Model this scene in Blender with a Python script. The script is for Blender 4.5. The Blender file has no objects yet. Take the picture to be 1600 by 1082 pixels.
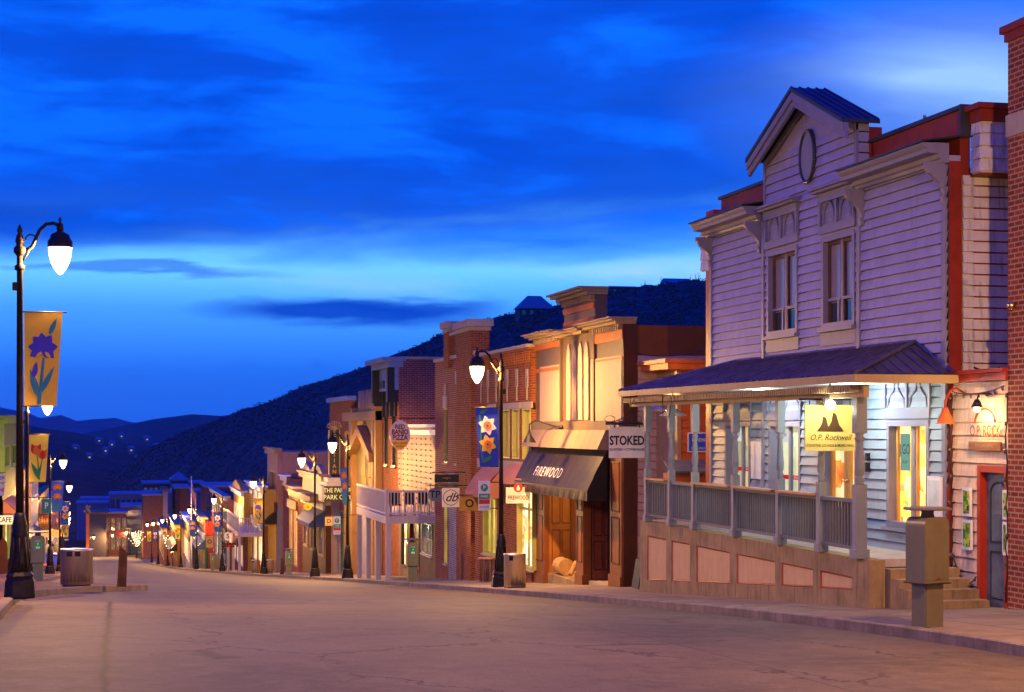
import bpy, bmesh, math, random
from math import sin, cos, pi, radians, sqrt
from mathutils import Vector, Matrix, noise as mnoise
random.seed(7)
SC = bpy.context.scene
COL = SC.collection

# ---------------------------------------------------------------- street frame
# X runs across the street, Y along it (downhill), Z up.  The camera is at the origin.
FL, XV, YH = 2700.0, 181.0, 669.0
TH = math.atan((800 - XV) / FL); CT, ST = cos(TH), sin(TH)
def rr(px):
    t = (px - 800) / FL
    return (CT - t * ST) / (t * CT + ST)
def depth(X, Y): return CT * Y + ST * X
def ZP(py, X, Y): return (YH - py) / FL * depth(X, Y)
def interp(x, xs, ys):
    if x <= xs[0]: return ys[0] + (x - xs[0]) * (ys[1] - ys[0]) / (xs[1] - xs[0])
    for i in range(1, len(xs)):
        if x <= xs[i]:
            k = (x - xs[i-1]) / (xs[i] - xs[i-1]); return ys[i-1] * (1 - k) + ys[i] * k
    return ys[-1] + (x - xs[-1]) * (ys[-1] - ys[-2]) / (xs[-1] - xs[-2])
GY = [0, 10, 16.8, 20.8, 26.7, 33.6, 44.1, 59.3, 94.6, 121, 160, 200, 240, 280, 320, 900]
GZ = [-2.12, -2.26, -2.45, -2.65, -3.03, -3.53, -4.31, -5.47, -8.18, -10.2, -13.1, -16.0, -18.8, -21.3, -23.3, -32]
def G(Y): return interp(Y, GY, GZ)
def sh(Y): return -max(0.0, Y - 80) * 0.025          # the street bends gently left lower down
XK = 9.5
def road(X, Y): return G(Y) + (XK - min(XK, max(-3.0, X - sh(Y)))) * 0.027
def walk(X, Y):                                        # top of the pavements
    if X - sh(Y) > 5: return G(Y) + 0.13 + (X - XK - sh(Y)) * 0.015
    return road(X, Y) + 0.14
def hit(px, py, off=0.0):                              # where a line of sight meets the road
    t = (px - 800) / FL; s = (YH - py) / FL
    dx, dy = t * CT + ST, CT - t * ST
    lo, hi = 3.0, 600.0
    for _ in range(60):
        m = (lo + hi) / 2
        if s * m > road(m * dx, m * dy) + off: lo = m
        else: hi = m
    return lo * dx, lo * dy

class Fr:
    """A wall plane: 'R' faces the street from the right, 'L' from the left, 'F' faces up the street."""
    def __init__(s, kind, c): s.k = kind; s.c = c
    def P(s, u, v, w=0.0):
        if s.k == 'R': return (s.c - w, u, v)
        if s.k == 'L': return (s.c + w, u, v)
        return (u, s.c - w, v)
    def u(s, px):
        if s.k == 'F': return s.c / rr(px)
        return rr(px) * s.c
    def v(s, px, py):
        u = s.u(px)
        return ZP(py, u, s.c) if s.k == 'F' else ZP(py, s.c, u)
    def rect(s, p0, p1, t, b, at=None):
        at = p0 if at is None else at
        a, c = s.u(p0), s.u(p1)
        return (min(a, c), max(a, c), s.v(at, b), s.v(at, t))

# ---------------------------------------------------------------- mesh builder
class MB:
    def __init__(s): s.v = []; s.f = []; s.m = []; s.sm = []; s.mi = 0
    def add(s, vs, fs, smooth=False):
        n = len(s.v); s.v += [tuple(p) for p in vs]
        for f in fs: s.f.append(tuple(n + i for i in f)); s.m.append(s.mi); s.sm.append(smooth)
        return s
    def box(s, x0, x1, y0, y1, z0, z1):
        if x0 > x1: x0, x1 = x1, x0
        if y0 > y1: y0, y1 = y1, y0
        if z0 > z1: z0, z1 = z1, z0
        vs = [(x0,y0,z0),(x1,y0,z0),(x1,y1,z0),(x0,y1,z0),(x0,y0,z1),(x1,y0,z1),(x1,y1,z1),(x0,y1,z1)]
        return s.add(vs, [(0,3,2,1),(4,5,6,7),(0,1,5,4),(1,2,6,5),(2,3,7,6),(3,0,4,7)])
    def fb(s, fr, u0, u1, v0, v1, w0, w1):
        a = fr.P(u0, v0, w0); b = fr.P(u1, v1, w1)
        return s.box(a[0], b[0], a[1], b[1], a[2], b[2])
    def bevbox(s, x0, x1, y0, y1, z0, z1, r):
        bm = bmesh.new(); bmesh.ops.create_cube(bm, size=1)
        for v in bm.verts: v.co = Vector(((x0+x1)/2 + v.co.x*(x1-x0), (y0+y1)/2 + v.co.y*(y1-y0), (z0+z1)/2 + v.co.z*(z1-z0)))
        bmesh.ops.bevel(bm, geom=list(bm.edges), offset=r, segments=2, affect='EDGES')
        bm.verts.index_update()
        s.add([v.co for v in bm.verts], [[v.index for v in f.verts] for f in bm.faces]); bm.free(); return s
    def prism(s, pts, fr, w0, w1):
        """outline pts (u,v) in a wall plane, extruded between w0 and w1"""
        n = len(pts)
        vs = [fr.P(u, v, w0) for u, v in pts] + [fr.P(u, v, w1) for u, v in pts]
        fs = [tuple(range(n)), tuple(range(2*n-1, n-1, -1))] + [(i, i+n, (i+1) % n + n, (i+1) % n) for i in range(n)]
        return s.add(vs, fs)
    def poly(s, pts, h=None):
        n = len(pts)
        if h is None: return s.add(pts, [tuple(range(n))])
        vs = list(pts) + [(p[0], p[1], p[2] - h) for p in pts]
        return s.add(vs, [tuple(range(n)), tuple(range(2*n-1, n-1, -1))] + [(i, i+n, (i+1) % n + n, (i+1) % n) for i in range(n)])
    def tube(s, path, r, n=8, smooth=True, caps=True):
        rs = r if isinstance(r, (list, tuple)) else [r] * len(path)
        path = [Vector(p) for p in path]; up = Vector((0, 0, 1)); vs = []; prev = None
        for i, p in enumerate(path):
            d = (path[min(i+1, len(path)-1)] - path[max(i-1, 0)])
            d = d.normalized() if d.length > 1e-9 else Vector((0, 0, 1))
            if prev is None:
                a = d.cross(up if abs(d.z) < .9 else Vector((1, 0, 0))).normalized()
            else:
                a = (prev - d * prev.dot(d)); a = a.normalized() if a.length > 1e-6 else d.cross(Vector((1, 0, 0))).normalized()
            prev = a; b = d.cross(a)
            for k in range(n):
                q = 2 * pi * k / n; vs.append(p + (a * cos(q) + b * sin(q)) * rs[i])
        fs = [(i*n+k, i*n+(k+1) % n, (i+1)*n+(k+1) % n, (i+1)*n+k) for i in range(len(path)-1) for k in range(n)]
        if caps: fs += [tuple(range(n-1, -1, -1)), tuple((len(path)-1)*n + k for k in range(n))]
        return s.add(vs, fs, smooth)
    def lathe(s, c, prof, n=16, smooth=True, sx=1.0, sy=1.0, rot=0.0, caps=(True, True)):
        """prof: (radius, z) pairs around the vertical through c"""
        vs = []
        for r, z in prof:
            for k in range(n):
                q = 2 * pi * k / n + rot; vs.append((c[0] + r*cos(q)*sx, c[1] + r*sin(q)*sy, c[2] + z))
        m = len(prof)
        fs = [(i*n+k, i*n+(k+1) % n, (i+1)*n+(k+1) % n, (i+1)*n+k) for i in range(m-1) for k in range(n)]
        if caps[0]: fs.append(tuple(range(n-1, -1, -1)))
        if caps[1]: fs.append(tuple((m-1)*n + k for k in range(n)))
        return s.add(vs, fs, smooth)
    def ball(s, c, r, n=10, sx=1, sy=1, sz=1):
        prof = [(max(1e-3, r * sin(pi*i/n)), -r * cos(pi*i/n) * sz) for i in range(n+1)]
        return s.lathe(c, prof, n, True, sx, sy)
    def build(s, name, mats, parent=None, label=None):
        if not isinstance(mats, (list, tuple)): mats = [mats]
        me = bpy.data.meshes.new(name)
        if parent is not None: org = Vector(parent['_o'])
        elif s.v:
            xs, ys, zs = zip(*s.v); org = Vector(((min(xs)+max(xs))/2, (min(ys)+max(ys))/2, min(zs)))
        else: org = Vector((0, 0, 0))
        me.from_pydata([(p[0]-org.x, p[1]-org.y, p[2]-org.z) for p in s.v], [], s.f)
        for m in mats: me.materials.append(m)
        for i, p in enumerate(me.polygons): p.material_index = s.m[i]; p.use_smooth = s.sm[i]
        bm = bmesh.new(); bm.from_mesh(me); bmesh.ops.recalc_face_normals(bm, faces=bm.faces); bm.to_mesh(me); bm.free()
        o = bpy.data.objects.new(name, me); COL.objects.link(o)
        if parent is not None: o.parent = parent
        else: o.location = org
        o['_o'] = tuple(org)
        if label: o['label'] = label
        return o

def thing(name, label, cat, loc=(0, 0, 0), group=None, kind=None):
    o = bpy.data.objects.new(name, None); COL.objects.link(o); o.location = loc; o['_o'] = tuple(loc)
    o.empty_display_size = .3
    return tag(o, label, cat, group, kind)
def tag(o, label=None, cat=None, group=None, kind=None):
    if label: o['label'] = label
    if cat: o['category'] = cat
    if group: o['group'] = group
    if kind: o['kind'] = kind
    return o
def kids(o): return [c for c in KIDMAP.get(o.name, [])]
def copy_tree(o, loc=None, rz=None, parent=None):
    c = o.copy(); COL.objects.link(c)
    if parent is not None: c.parent = parent
    if loc is not None: c.location = loc; c['_o'] = tuple(loc)
    if rz is not None: c.rotation_euler = (0, 0, rz)
    for ch in list(o.children): copy_tree(ch, parent=c)
    return c
def light(parent, loc, power, col, rad=.1, kind='POINT'):
    ld = bpy.data.lights.new('bulb', kind); ld.energy = power; ld.color = col; ld.shadow_soft_size = rad
    o = bpy.data.objects.new('bulb', ld); COL.objects.link(o)
    if parent is not None:
        o.parent = parent; q = parent['_o']; o.location = (loc[0]-q[0], loc[1]-q[1], loc[2]-q[2])
    else: o.location = loc
    return o
def spot(parent, loc, tgt, power, col, ang=90, rad=.05):
    o = light(parent, loc, power, col, rad, 'SPOT'); o.data.spot_size = radians(ang); o.data.spot_blend = .6
    o.rotation_euler = (Vector(tgt) - Vector(loc)).to_track_quat('-Z', 'Y').to_euler(); return o

# ---------------------------------------------------------------- lettering
def text_mb(txt, fr, u, v, h, w=.01, thick=.006, align='CENTER', flip=False, bold=0.0, sx=1.0, shear=0.0, spacing=1.0, arc=None):
    cu = bpy.data.curves.new('t', 'FONT'); cu.body = txt; cu.size = 1.0; cu.align_x = align; cu.align_y = 'CENTER'
    cu.offset = bold; cu.shear = shear; cu.space_character = spacing; cu.resolution_u = 3; cu.space_line = .95
    o = bpy.data.objects.new('t', cu); COL.objects.link(o); bpy.context.view_layer.update()
    me = bpy.data.meshes.new_from_object(o.evaluated_get(bpy.context.evaluated_depsgraph_get()))
    b = MB(); sg = -1 if flip else 1; k = h / .72
    vs = [fr.P(u + sg*p.co.x*k*sx, v + p.co.y*k, w + thick) for p in me.vertices]
    b.add(vs, [tuple(p.vertices) for p in me.polygons])
    bpy.data.objects.remove(o); bpy.data.curves.remove(cu); bpy.data.meshes.remove(me)
    return b

# ---------------------------------------------------------------- materials
MATS = {}
def nmat(name):
    m = bpy.data.materials.new(name); m.use_nodes = True; nt = m.node_tree; nt.nodes.clear()
    out = nt.nodes.new('ShaderNodeOutputMaterial'); b = nt.nodes.new('ShaderNodeBsdfPrincipled')
    nt.links.new(b.outputs[0], out.inputs[0]); return m, nt, b, out
def N(nt, t, **kw):
    n = nt.nodes.new('ShaderNode' + t)
    for k, v in kw.items():
        if k.startswith('i_'):
            key = k[2:].replace('_', ' ')
            n.inputs[int(key) if key.isdigit() else key].default_value = v
        else: setattr(n, k, v)
    return n
def L(nt, a, b): nt.links.new(a, b)
def mathn(nt, op, a, b=None, c=None, clamp=False):
    n = nt.nodes.new('ShaderNodeMath'); n.operation = op; n.use_clamp = clamp
    for i, x in enumerate((a, b, c)):
        if x is None: continue
        if hasattr(x, 'links'): L(nt, x, n.inputs[i])
        else: n.inputs[i].default_value = x
    return n.outputs[0]
def mixc(nt, f, a, b, blend='MIX'):
    n = nt.nodes.new('ShaderNodeMix'); n.data_type = 'RGBA'; n.blend_type = blend
    for i, x in ((0, f), (6, a), (7, b)):
        if hasattr(x, 'links'): L(nt, x, n.inputs[i])
        else: n.inputs[i].default_value = (x if not isinstance(x, (tuple, list)) else (*x[:3], 1))
    return n.outputs[2]
def ramp(nt, fac, stops):
    n = nt.nodes.new('ShaderNodeValToRGB'); e = n.color_ramp.elements
    while len(e) < len(stops): e.new(.5)
    for i, (p, c) in enumerate(stops):
        e[i].position = p; e[i].color = (*c, 1) if isinstance(c, (tuple, list)) else (c, c, c, 1)
    if hasattr(fac, 'links'): L(nt, fac, n.inputs[0])
    return n.outputs[0]
def wallvec(nt):
    """(along the wall, height) in metres, whichever way the wall faces"""
    g = N(nt, 'NewGeometry'); sp = N(nt, 'SeparateXYZ'); L(nt, g.outputs['Position'], sp.inputs[0])
    sn = N(nt, 'SeparateXYZ'); L(nt, g.outputs['True Normal'], sn.inputs[0])
    f = mathn(nt, 'GREATER_THAN', mathn(nt, 'ABSOLUTE', sn.outputs[0]), .6)
    mx = N(nt, 'Mix'); mx.data_type = 'FLOAT'; L(nt, f, mx.inputs[0]); L(nt, sp.outputs[0], mx.inputs[2]); L(nt, sp.outputs[1], mx.inputs[3])
    c = N(nt, 'CombineXYZ'); L(nt, mx.outputs[0], c.inputs[0]); L(nt, sp.outputs[2], c.inputs[1])
    return c.outputs[0], g.outputs['Position']
def paint(name, col, rough=.55, var=.18, dirt=.25, bump=.15, scale=3.0, grain=True, metal=0.0, spec=.14):
    """painted or plain surface with weathering: blotches, streaks and a fine relief"""
    if name in MATS: return MATS[name]
    m, nt, b, out = nmat(name); v, pos = wallvec(nt)
    n1 = N(nt, 'TexNoise', i_Scale=scale, i_Detail=6.0, i_Roughness=.6); L(nt, pos, n1.inputs[0])
    mp = N(nt, 'Mapping', i_Scale=(9.0, 9.0, .8)); L(nt, pos, mp.inputs[0])
    n2 = N(nt, 'TexNoise', i_Scale=1.6, i_Detail=4.0); L(nt, mp.outputs[0], n2.inputs[0])
    c1 = mixc(nt, ramp(nt, n1.outputs[0], [(.3, 0.0), (.72, 1.0)]), tuple(x*(1-var) for x in col), tuple(min(1, x*(1+var)) for x in col))
    c2 = mixc(nt, mathn(nt, 'MULTIPLY', ramp(nt, n2.outputs[0], [(.52, 0.0), (.75, 1.0)]), dirt), c1, tuple(x*.35+.01 for x in col))
    L(nt, c2, b.inputs['Base Color']); b.inputs['Roughness'].default_value = rough; b.inputs['Metallic'].default_value = metal; b.inputs['Specular IOR Level'].default_value = spec
    n3 = N(nt, 'TexNoise', i_Scale=45.0, i_Detail=3.0)
    if grain:
        mp3 = N(nt, 'Mapping', i_Scale=(.35, .35, 3.0)); L(nt, pos, mp3.inputs[0]); L(nt, mp3.outputs[0], n3.inputs[0])
    else: L(nt, pos, n3.inputs[0])
    bp = N(nt, 'Bump', i_Strength=bump, i_Distance=.02); L(nt, n3.outputs[0], bp.inputs['Height']); L(nt, bp.outputs[0], b.inputs['Normal'])
    MATS[name] = m; return m
def brick(name, c1, c2, mortar, bw=.215, bh=.075, ms=.012):
    if name in MATS: return MATS[name]
    m, nt, b, out = nmat(name); v, pos = wallvec(nt)
    t = N(nt, 'TexBrick', i_Scale=1.0, i_Mortar_Size=ms, i_Brick_Width=bw, i_Row_Height=bh, i_Mortar_Smooth=.2, i_Bias=0.0)
    L(nt, v, t.inputs[0])
    for k, c in (('Color1', c1), ('Color2', c2), ('Mortar', mortar)): t.inputs[k].default_value = (*c, 1)
    n1 = N(nt, 'TexNoise', i_Scale=2.2, i_Detail=8.0, i_Roughness=.7); L(nt, pos, n1.inputs[0])
    c = mixc(nt, .55, t.outputs[0], ramp(nt, n1.outputs[0], [(.25, .25), (.75, .9)]), 'MULTIPLY')
    L(nt, c, b.inputs['Base Color']); b.inputs['Roughness'].default_value = .9; b.inputs['Specular IOR Level'].default_value = .08
    bp = N(nt, 'Bump', i_Strength=.6, i_Distance=.01); L(nt, mathn(nt, 'SUBTRACT', 1.0, t.outputs[1]), bp.inputs['Height']); L(nt, bp.outputs[0], b.inputs['Normal'])
    MATS[name] = m; return m
def emit(name, col, st, var=0.0, scale=6.0):
    if name in MATS: return MATS[name]
    m = bpy.data.materials.new(name); m.use_nodes = True; nt = m.node_tree; nt.nodes.clear()
    out = N(nt, 'OutputMaterial'); e = N(nt, 'Emission', i_Strength=st); e.inputs[0].default_value = (*col, 1)
    if var:
        g = N(nt, 'NewGeometry'); n1 = N(nt, 'TexNoise', i_Scale=scale, i_Detail=3.0); L(nt, g.outputs['Position'], n1.inputs[0])
        L(nt, mixc(nt, ramp(nt, n1.outputs[0], [(.38, 0.0), (.62, 1.0)]), tuple(x*(1-var) for x in col), col), e.inputs[0])
    L(nt, e.outputs[0], out.inputs[0]); MATS[name] = m; return m
def interior(name, cols, st, scale=(1.3, 2.2)):
    """a lit room seen through glass: blocky shelves and goods in warm colours"""
    if name in MATS: return MATS[name]
    m, nt, b, out = nmat(name); v, pos = wallvec(nt)
    mp = N(nt, 'Mapping', i_Scale=(scale[0], scale[1], 1)); L(nt, v, mp.inputs[0])
    vo = N(nt, 'TexVoronoi', i_Scale=1.0, i_Randomness=.7, distance='CHEBYCHEV'); L(nt, mp.outputs[0], vo.inputs[0])
    n1 = N(nt, 'TexNoise', i_Scale=2.5, i_Detail=5.0); L(nt, v, n1.inputs[0])
    sp = N(nt, 'SeparateColor'); L(nt, vo.outputs['Color'], sp.inputs[0])
    f = mathn(nt, 'ADD', mathn(nt, 'MULTIPLY', sp.outputs[0], .6), mathn(nt, 'MULTIPLY', n1.outputs[0], .5))
    k = len(cols); c = ramp(nt, f, [(.15 + .7*i/(k-1), cc) for i, cc in enumerate(cols)])
    L(nt, c, b.inputs['Base Color']); L(nt, c, b.inputs['Emission Color']); b.inputs['Emission Strength'].default_value = st
    b.inputs['Roughness'].default_value = .08; MATS[name] = m; return m
def glassdark(name='dark_glass', col=(.02, .025, .035), rough=.06):
    if name in MATS: return MATS[name]
    m, nt, b, out = nmat(name); b.inputs['Base Color'].default_value = (*col, 1); b.inputs['Roughness'].default_value = rough
    b.inputs['IOR'].default_value = 1.7
    g = N(nt, 'NewGeometry'); n1 = N(nt, 'TexNoise', i_Scale=1.2, i_Detail=1.0); L(nt, g.outputs['Position'], n1.inputs[0])
    bp = N(nt, 'Bump', i_Strength=.15, i_Distance=.05); L(nt, n1.outputs[0], bp.inputs['Height']); L(nt, bp.outputs[0], b.inputs['Normal'])
    MATS[name] = m; return m
def metal(name, col, rough=.35, met=1.0, aniso=False):
    if name in MATS: return MATS[name]
    m, nt, b, out = nmat(name); g = N(nt, 'NewGeometry')
    mp = N(nt, 'Mapping', i_Scale=(1, 1, .15 if aniso else 1)); L(nt, g.outputs['Position'], mp.inputs[0])
    n1 = N(nt, 'TexNoise', i_Scale=14.0, i_Detail=6.0); L(nt, mp.outputs[0], n1.inputs[0])
    L(nt, mixc(nt, n1.outputs[0], tuple(x*.8 for x in col), col), b.inputs['Base Color'])
    L(nt, mathn(nt, 'ADD', mathn(nt, 'MULTIPLY', n1.outputs[0], .3), rough - .12), b.inputs['Roughness'])
    b.inputs['Metallic'].default_value = met; MATS[name] = m; return m
def globe_mat():
    m = bpy.data.materials.new('frosted_globe'); m.use_nodes = True; nt = m.node_tree; nt.nodes.clear()
    out = N(nt, 'OutputMaterial'); e = N(nt, 'Emission', i_Strength=14.0); e.inputs[0].default_value = (1, .72, .38, 1)
    t = N(nt, 'BsdfTransparent'); mx = N(nt, 'MixShader'); mx.inputs[0].default_value = .5
    L(nt, t.outputs[0], mx.inputs[1]); L(nt, e.outputs[0], mx.inputs[2]); L(nt, mx.outputs[0], out.inputs[0]); return m

# ---------------------------------------------------------------- wall pieces
def cut(u0, u1, v0, v1, holes):
    """split a rectangle around holes (u0,u1,v0,v1) into rectangles"""
    holes = [(h[0]-.006, h[1]+.006, h[2]-.006, h[3]+.006) for h in holes]
    vs = sorted({v0, v1, *[min(max(h[k], v0), v1) for h in holes for k in (2, 3)]}); outp = []
    for a, b in zip(vs, vs[1:]):
        if b - a < 1e-5: continue
        mid = (a + b) / 2; segs = [(u0, u1)]
        for h in holes:
            if h[2] < mid < h[3]:
                ns = []
                for s0, s1 in segs:
                    if h[1] <= s0 or h[0] >= s1: ns.append((s0, s1)); continue
                    if h[0] > s0: ns.append((s0, h[0]))
                    if h[1] < s1: ns.append((h[1], s1))
                segs = ns
        outp += [(s0, s1, a, b) for s0, s1 in segs if s1 - s0 > 1e-4]
    return outp
def flat_wall(mb, fr, u0, u1, v0, v1, holes=(), th=.25):
    for r in cut(u0, u1, v0, v1, list(holes)): mb.fb(fr, r[0], r[1], r[2], r[3], -th, 0)
    return mb
CR = random.Random(21)
def clap_wall(mb, fr, u0, u1, v0, v1, holes=(), bh=.17, lip=.028, th=.2):
    """lapped boards: each board leans out at its lower edge"""
    n = max(1, round((v1 - v0) / bh)); bh = (v1 - v0) / n
    for i in range(n):
        a0 = v0 + i*bh; a1 = a0 + bh; j = random.uniform(-.004, .004)
        rects = []
        for r in cut(u0, u1, a0, a1, list(holes)):
            s0 = r[0]
            while r[1]-s0 > 3.2:
                s1 = s0+CR.uniform(1.4, 2.9); rects.append((s0, s1-.007, r[2], r[3])); s0 = s1
            rects.append((s0, r[1], r[2], r[3]))
        for r in rects:
            j = CR.uniform(-.004, .006)
            g = min(.024, bh*.13); P = fr.P
            if r[2] < a0+g:
                if r[3] > a0+g:
                    q0, q1 = r[2], a0+g; mb.add([P(r[0],q0,-.02),P(r[1],q0,-.02),P(r[1],q1,-.02),P(r[0],q1,-.02)], [(0,1,2,3)]); r = (r[0], r[1], q1, r[3])
                else: continue
            k0 = (r[2]-a0)/bh; k1 = (r[3]-a0)/bh
            w0 = lip*(1-k0)+.004+j; w1 = lip*(1-k1)+.004
            vs = [P(r[0],r[2],w0),P(r[1],r[2],w0),P(r[1],r[3],w1),P(r[0],r[3],w1),P(r[0],r[2],-th),P(r[1],r[2],-th),P(r[1],r[3],-th),P(r[0],r[3],-th)]
            mb.add(vs, [(0,1,2,3),(0,4,5,1),(3,2,6,7),(0,3,7,4),(1,5,6,2),(4,7,6,5)])
    return mb
def window(parent, fr, r, frame, pane, dep=.1, fw=.07, proud=.03, mull=(0, 0), sill=True, sillmat=None, name='window', mw=.025, hd=None):
    """frame mesh part with its pane (and sill) as sub-parts, set into a hole r"""
    u0, u1, v0, v1 = r; b = MB()
    b.fb(fr, u0-fw, u0, v0, v1, -dep, proud); b.fb(fr, u1, u1+fw, v0, v1, -dep, proud)
    b.fb(fr, u0-fw, u1+fw, v1, v1+fw, -dep, proud+.004); b.fb(fr, u0-fw, u1+fw, v0-fw, v0, -dep, proud+.004)
    for i in range(mull[0]):
        c = u0 + (u1-u0)*(i+1)/(mull[0]+1); b.fb(fr, c-mw, c+mw, v0, v1, -dep+.012, -dep+.06)
    for i in range(mull[1]):
        c = v0 + (v1-v0)*(i+1)/(mull[1]+1); b.fb(fr, u0, u1, c-mw, c+mw, -dep+.01, -dep+.055)
    if hd:
        c = v0 + (v1-v0)*hd; b.fb(fr, u0, u1, c-mw, c+mw, -dep+.01, -dep+.055)
    o = b.build(name, frame, parent)
    MB().fb(fr, u0, u1, v0, v1, -dep-.01, -dep+.008).build('pane', pane, o)
    if sill: MB().fb(fr, u0-fw-.05, u1+fw+.05, v0-fw-.05, v0-fw-.002, -.02, proud+.07).build('sill', sillmat or frame, o)
    return o
# ---------------------------------------------------------------- camera, render, sky
cam = bpy.data.cameras.new('camera'); camo = bpy.data.objects.new('camera', cam); COL.objects.link(camo)
camo.rotation_euler = (pi/2, 0, -TH); cam.sensor_width = 36; cam.lens = FL/1600*36; cam.shift_y = (YH-541)/1600
cam.clip_start = .5; cam.clip_end = 40000; SC.camera = camo
SC.view_settings.view_transform = 'Standard'; SC.view_settings.look = 'None'; SC.view_settings.gamma = 1; SC.view_settings.exposure = 0.12
SC.cycles.use_denoising = True; SC.cycles.max_bounces = 5; SC.cycles.diffuse_bounces = 3; SC.cycles.glossy_bounces = 3
SC.cycles.transparent_max_bounces = 12; SC.cycles.transmission_bounces = 3; SC.cycles.sample_clamp_indirect = 4; SC.cycles.caustics_reflective = False; SC.cycles.caustics_refractive = False
SC.cycles.use_light_tree = True

W = bpy.data.worlds.new("World"); SC.world = W; W.use_nodes = True; nt = W.node_tree; nt.nodes.clear()
tc = N(nt, 'TexCoord'); sp = N(nt, 'SeparateXYZ'); L(nt, tc.outputs['Generated'], sp.inputs[0])
az = mathn(nt, 'ARCTAN2', sp.outputs[0], sp.outputs[1]); el = mathn(nt, 'ARCSINE', sp.outputs[2])
def vec2(a, ka, e, ke, off=0.0):
    c = N(nt, 'CombineXYZ'); L(nt, mathn(nt, 'MULTIPLY', a, ka), c.inputs[0]); L(nt, mathn(nt, 'MULTIPLY', e, ke), c.inputs[1]); c.inputs[2].default_value = off
    return c.outputs[0]
# clear dusk sky behind the clouds
base = ramp(nt, mathn(nt, 'MULTIPLY', el, 2.2), [(0.0, (.008, .16, .95)), (.075, (.012, .22, 1.08)), (.15, (.06, .40, 1.25)), (.20, (.17, .70, 1.5)), (.30, (.02, .24, 1.1)), (.55, (.001, .10, .95)), (1.0, (.001, .05, .75))])
nk = N(nt, 'TexSky', sky_type='NISHITA'); nk.sun_disc = False; nk.sun_elevation = radians(-3.0); nk.sun_rotation = radians(-70); nk.altitude = 2100
base = mixc(nt, 1.0, base, mixc(nt, 1.0, (.06, .06, .06), nk.outputs[0], 'MULTIPLY'), 'ADD')
# long cloud deck: stretched noise, thicker higher up
nA = N(nt, 'TexNoise', i_Scale=1.0, i_Detail=5.0, i_Roughness=.5, i_Distortion=.3); L(nt, vec2(az, 3.4, el, 13.0, 1.7), nA.inputs[0])
nB = N(nt, 'TexNoise', i_Scale=1.0, i_Detail=6.0, i_Roughness=.58, i_Distortion=.35); L(nt, vec2(az, 9.0, el, 40.0, 5.2), nB.inputs[0])
# lower rim of the deck, about 6 degrees up, rising to the right
rim = mathn(nt, 'ADD', mathn(nt, 'MULTIPLY', mathn(nt, 'SUBTRACT', az, .05), .035), .096)
wob = mathn(nt, 'MULTIPLY', mathn(nt, 'SUBTRACT', nA.outputs[0], .5), .07)
wob2 = mathn(nt, 'MULTIPLY', mathn(nt, 'SUBTRACT', nB.outputs[0], .5), .030)
dk = mathn(nt, 'SUBTRACT', mathn(nt, 'ADD', mathn(nt, 'ADD', el, wob), wob2), rim)
deck = mathn(nt, 'SMOOTH_MIN', 1.0, mathn(nt, 'MAXIMUM', 0.0, mathn(nt, 'MULTIPLY', dk, 42.0)), .3)
thin = ramp(nt, mathn(nt, 'ADD', mathn(nt, 'MULTIPLY', nA.outputs[0], .75), mathn(nt, 'MULTIPLY', nB.outputs[0], .25)), [(.36, .72), (.56, 1.0)])
# a clear opening high on the right, behind the tall gable
dx = mathn(nt, 'MULTIPLY', mathn(nt, 'SUBTRACT', az, .475), 7.5); dy = mathn(nt, 'MULTIPLY', mathn(nt, 'SUBTRACT', el, .185), 19.0)
op = mathn(nt, 'SUBTRACT', 1.25, mathn(nt, 'SQRT', mathn(nt, 'ADD', mathn(nt, 'MULTIPLY', dx, dx), mathn(nt, 'MULTIPLY', dy, dy))), clamp=True)
opn = mathn(nt, 'MULTIPLY', op, ramp(nt, nA.outputs[0], [(.32, .2), (.6, 1.0)]))
cl = mathn(nt, 'MULTIPLY', mathn(nt, 'MULTIPLY', deck, thin), mathn(nt, 'SUBTRACT', 1.0, mathn(nt, 'MULTIPLY', opn, .95)), clamp=True)
ccol = ramp(nt, mathn(nt, 'ADD', mathn(nt, 'MULTIPLY', nB.outputs[0], .5), mathn(nt, 'MULTIPLY', nA.outputs[0], .5)), [(.36, (.0005, .045, .48)), (.5, (.001, .080, .74)), (.60, (.003, .16, 1.10))])
lit = mixc(nt, mathn(nt, 'MULTIPLY', opn, .85), base, (.42, .72, 1.15))
col = mixc(nt, cl, lit, ccol)
# bright rim under the deck on the right and two flat dark lens clouds lower down
rimb = mathn(nt, 'SUBTRACT', 1.0, mathn(nt, 'MULTIPLY', mathn(nt, 'ABSOLUTE', mathn(nt, 'ADD', dk, .006)), 70.0), clamp=True)
rx = mathn(nt, 'MULTIPLY', mathn(nt, 'SUBTRACT', az, .02), 4.0, clamp=True)
col = mixc(nt, mathn(nt, 'MULTIPLY', mathn(nt, 'MULTIPLY', rimb, rx), ramp(nt, nB.outputs[0], [(.4, .1), (.62, .85)])), col, (.42, .74, 1.15))
def lens(a0, e0, wa, we, s):
    a = mathn(nt, 'DIVIDE', mathn(nt, 'SUBTRACT', az, a0), wa); e = mathn(nt, 'DIVIDE', mathn(nt, 'SUBTRACT', mathn(nt, 'ADD', el, mathn(nt, 'ADD', mathn(nt, 'MULTIPLY', wob2, .9), mathn(nt, 'MULTIPLY', wob, .10))), e0), we)
    d = mathn(nt, 'SQRT', mathn(nt, 'ADD', mathn(nt, 'MULTIPLY', a, a), mathn(nt, 'MULTIPLY', e, e)))
    return mathn(nt, 'MULTIPLY', mathn(nt, 'MULTIPLY', mathn(nt, 'SUBTRACT', 1.15, d), 1.5, clamp=True), s)
for q in [(.130, .0655, .085, .0095, .95), (.165, .0700, .055, .006, .8), (.010, .0900, .085, .0035, .6), (-.03, .113, .14, .010, .55)]:
    col = mixc(nt, lens(*q), col, (.001, .065, .60))
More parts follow.
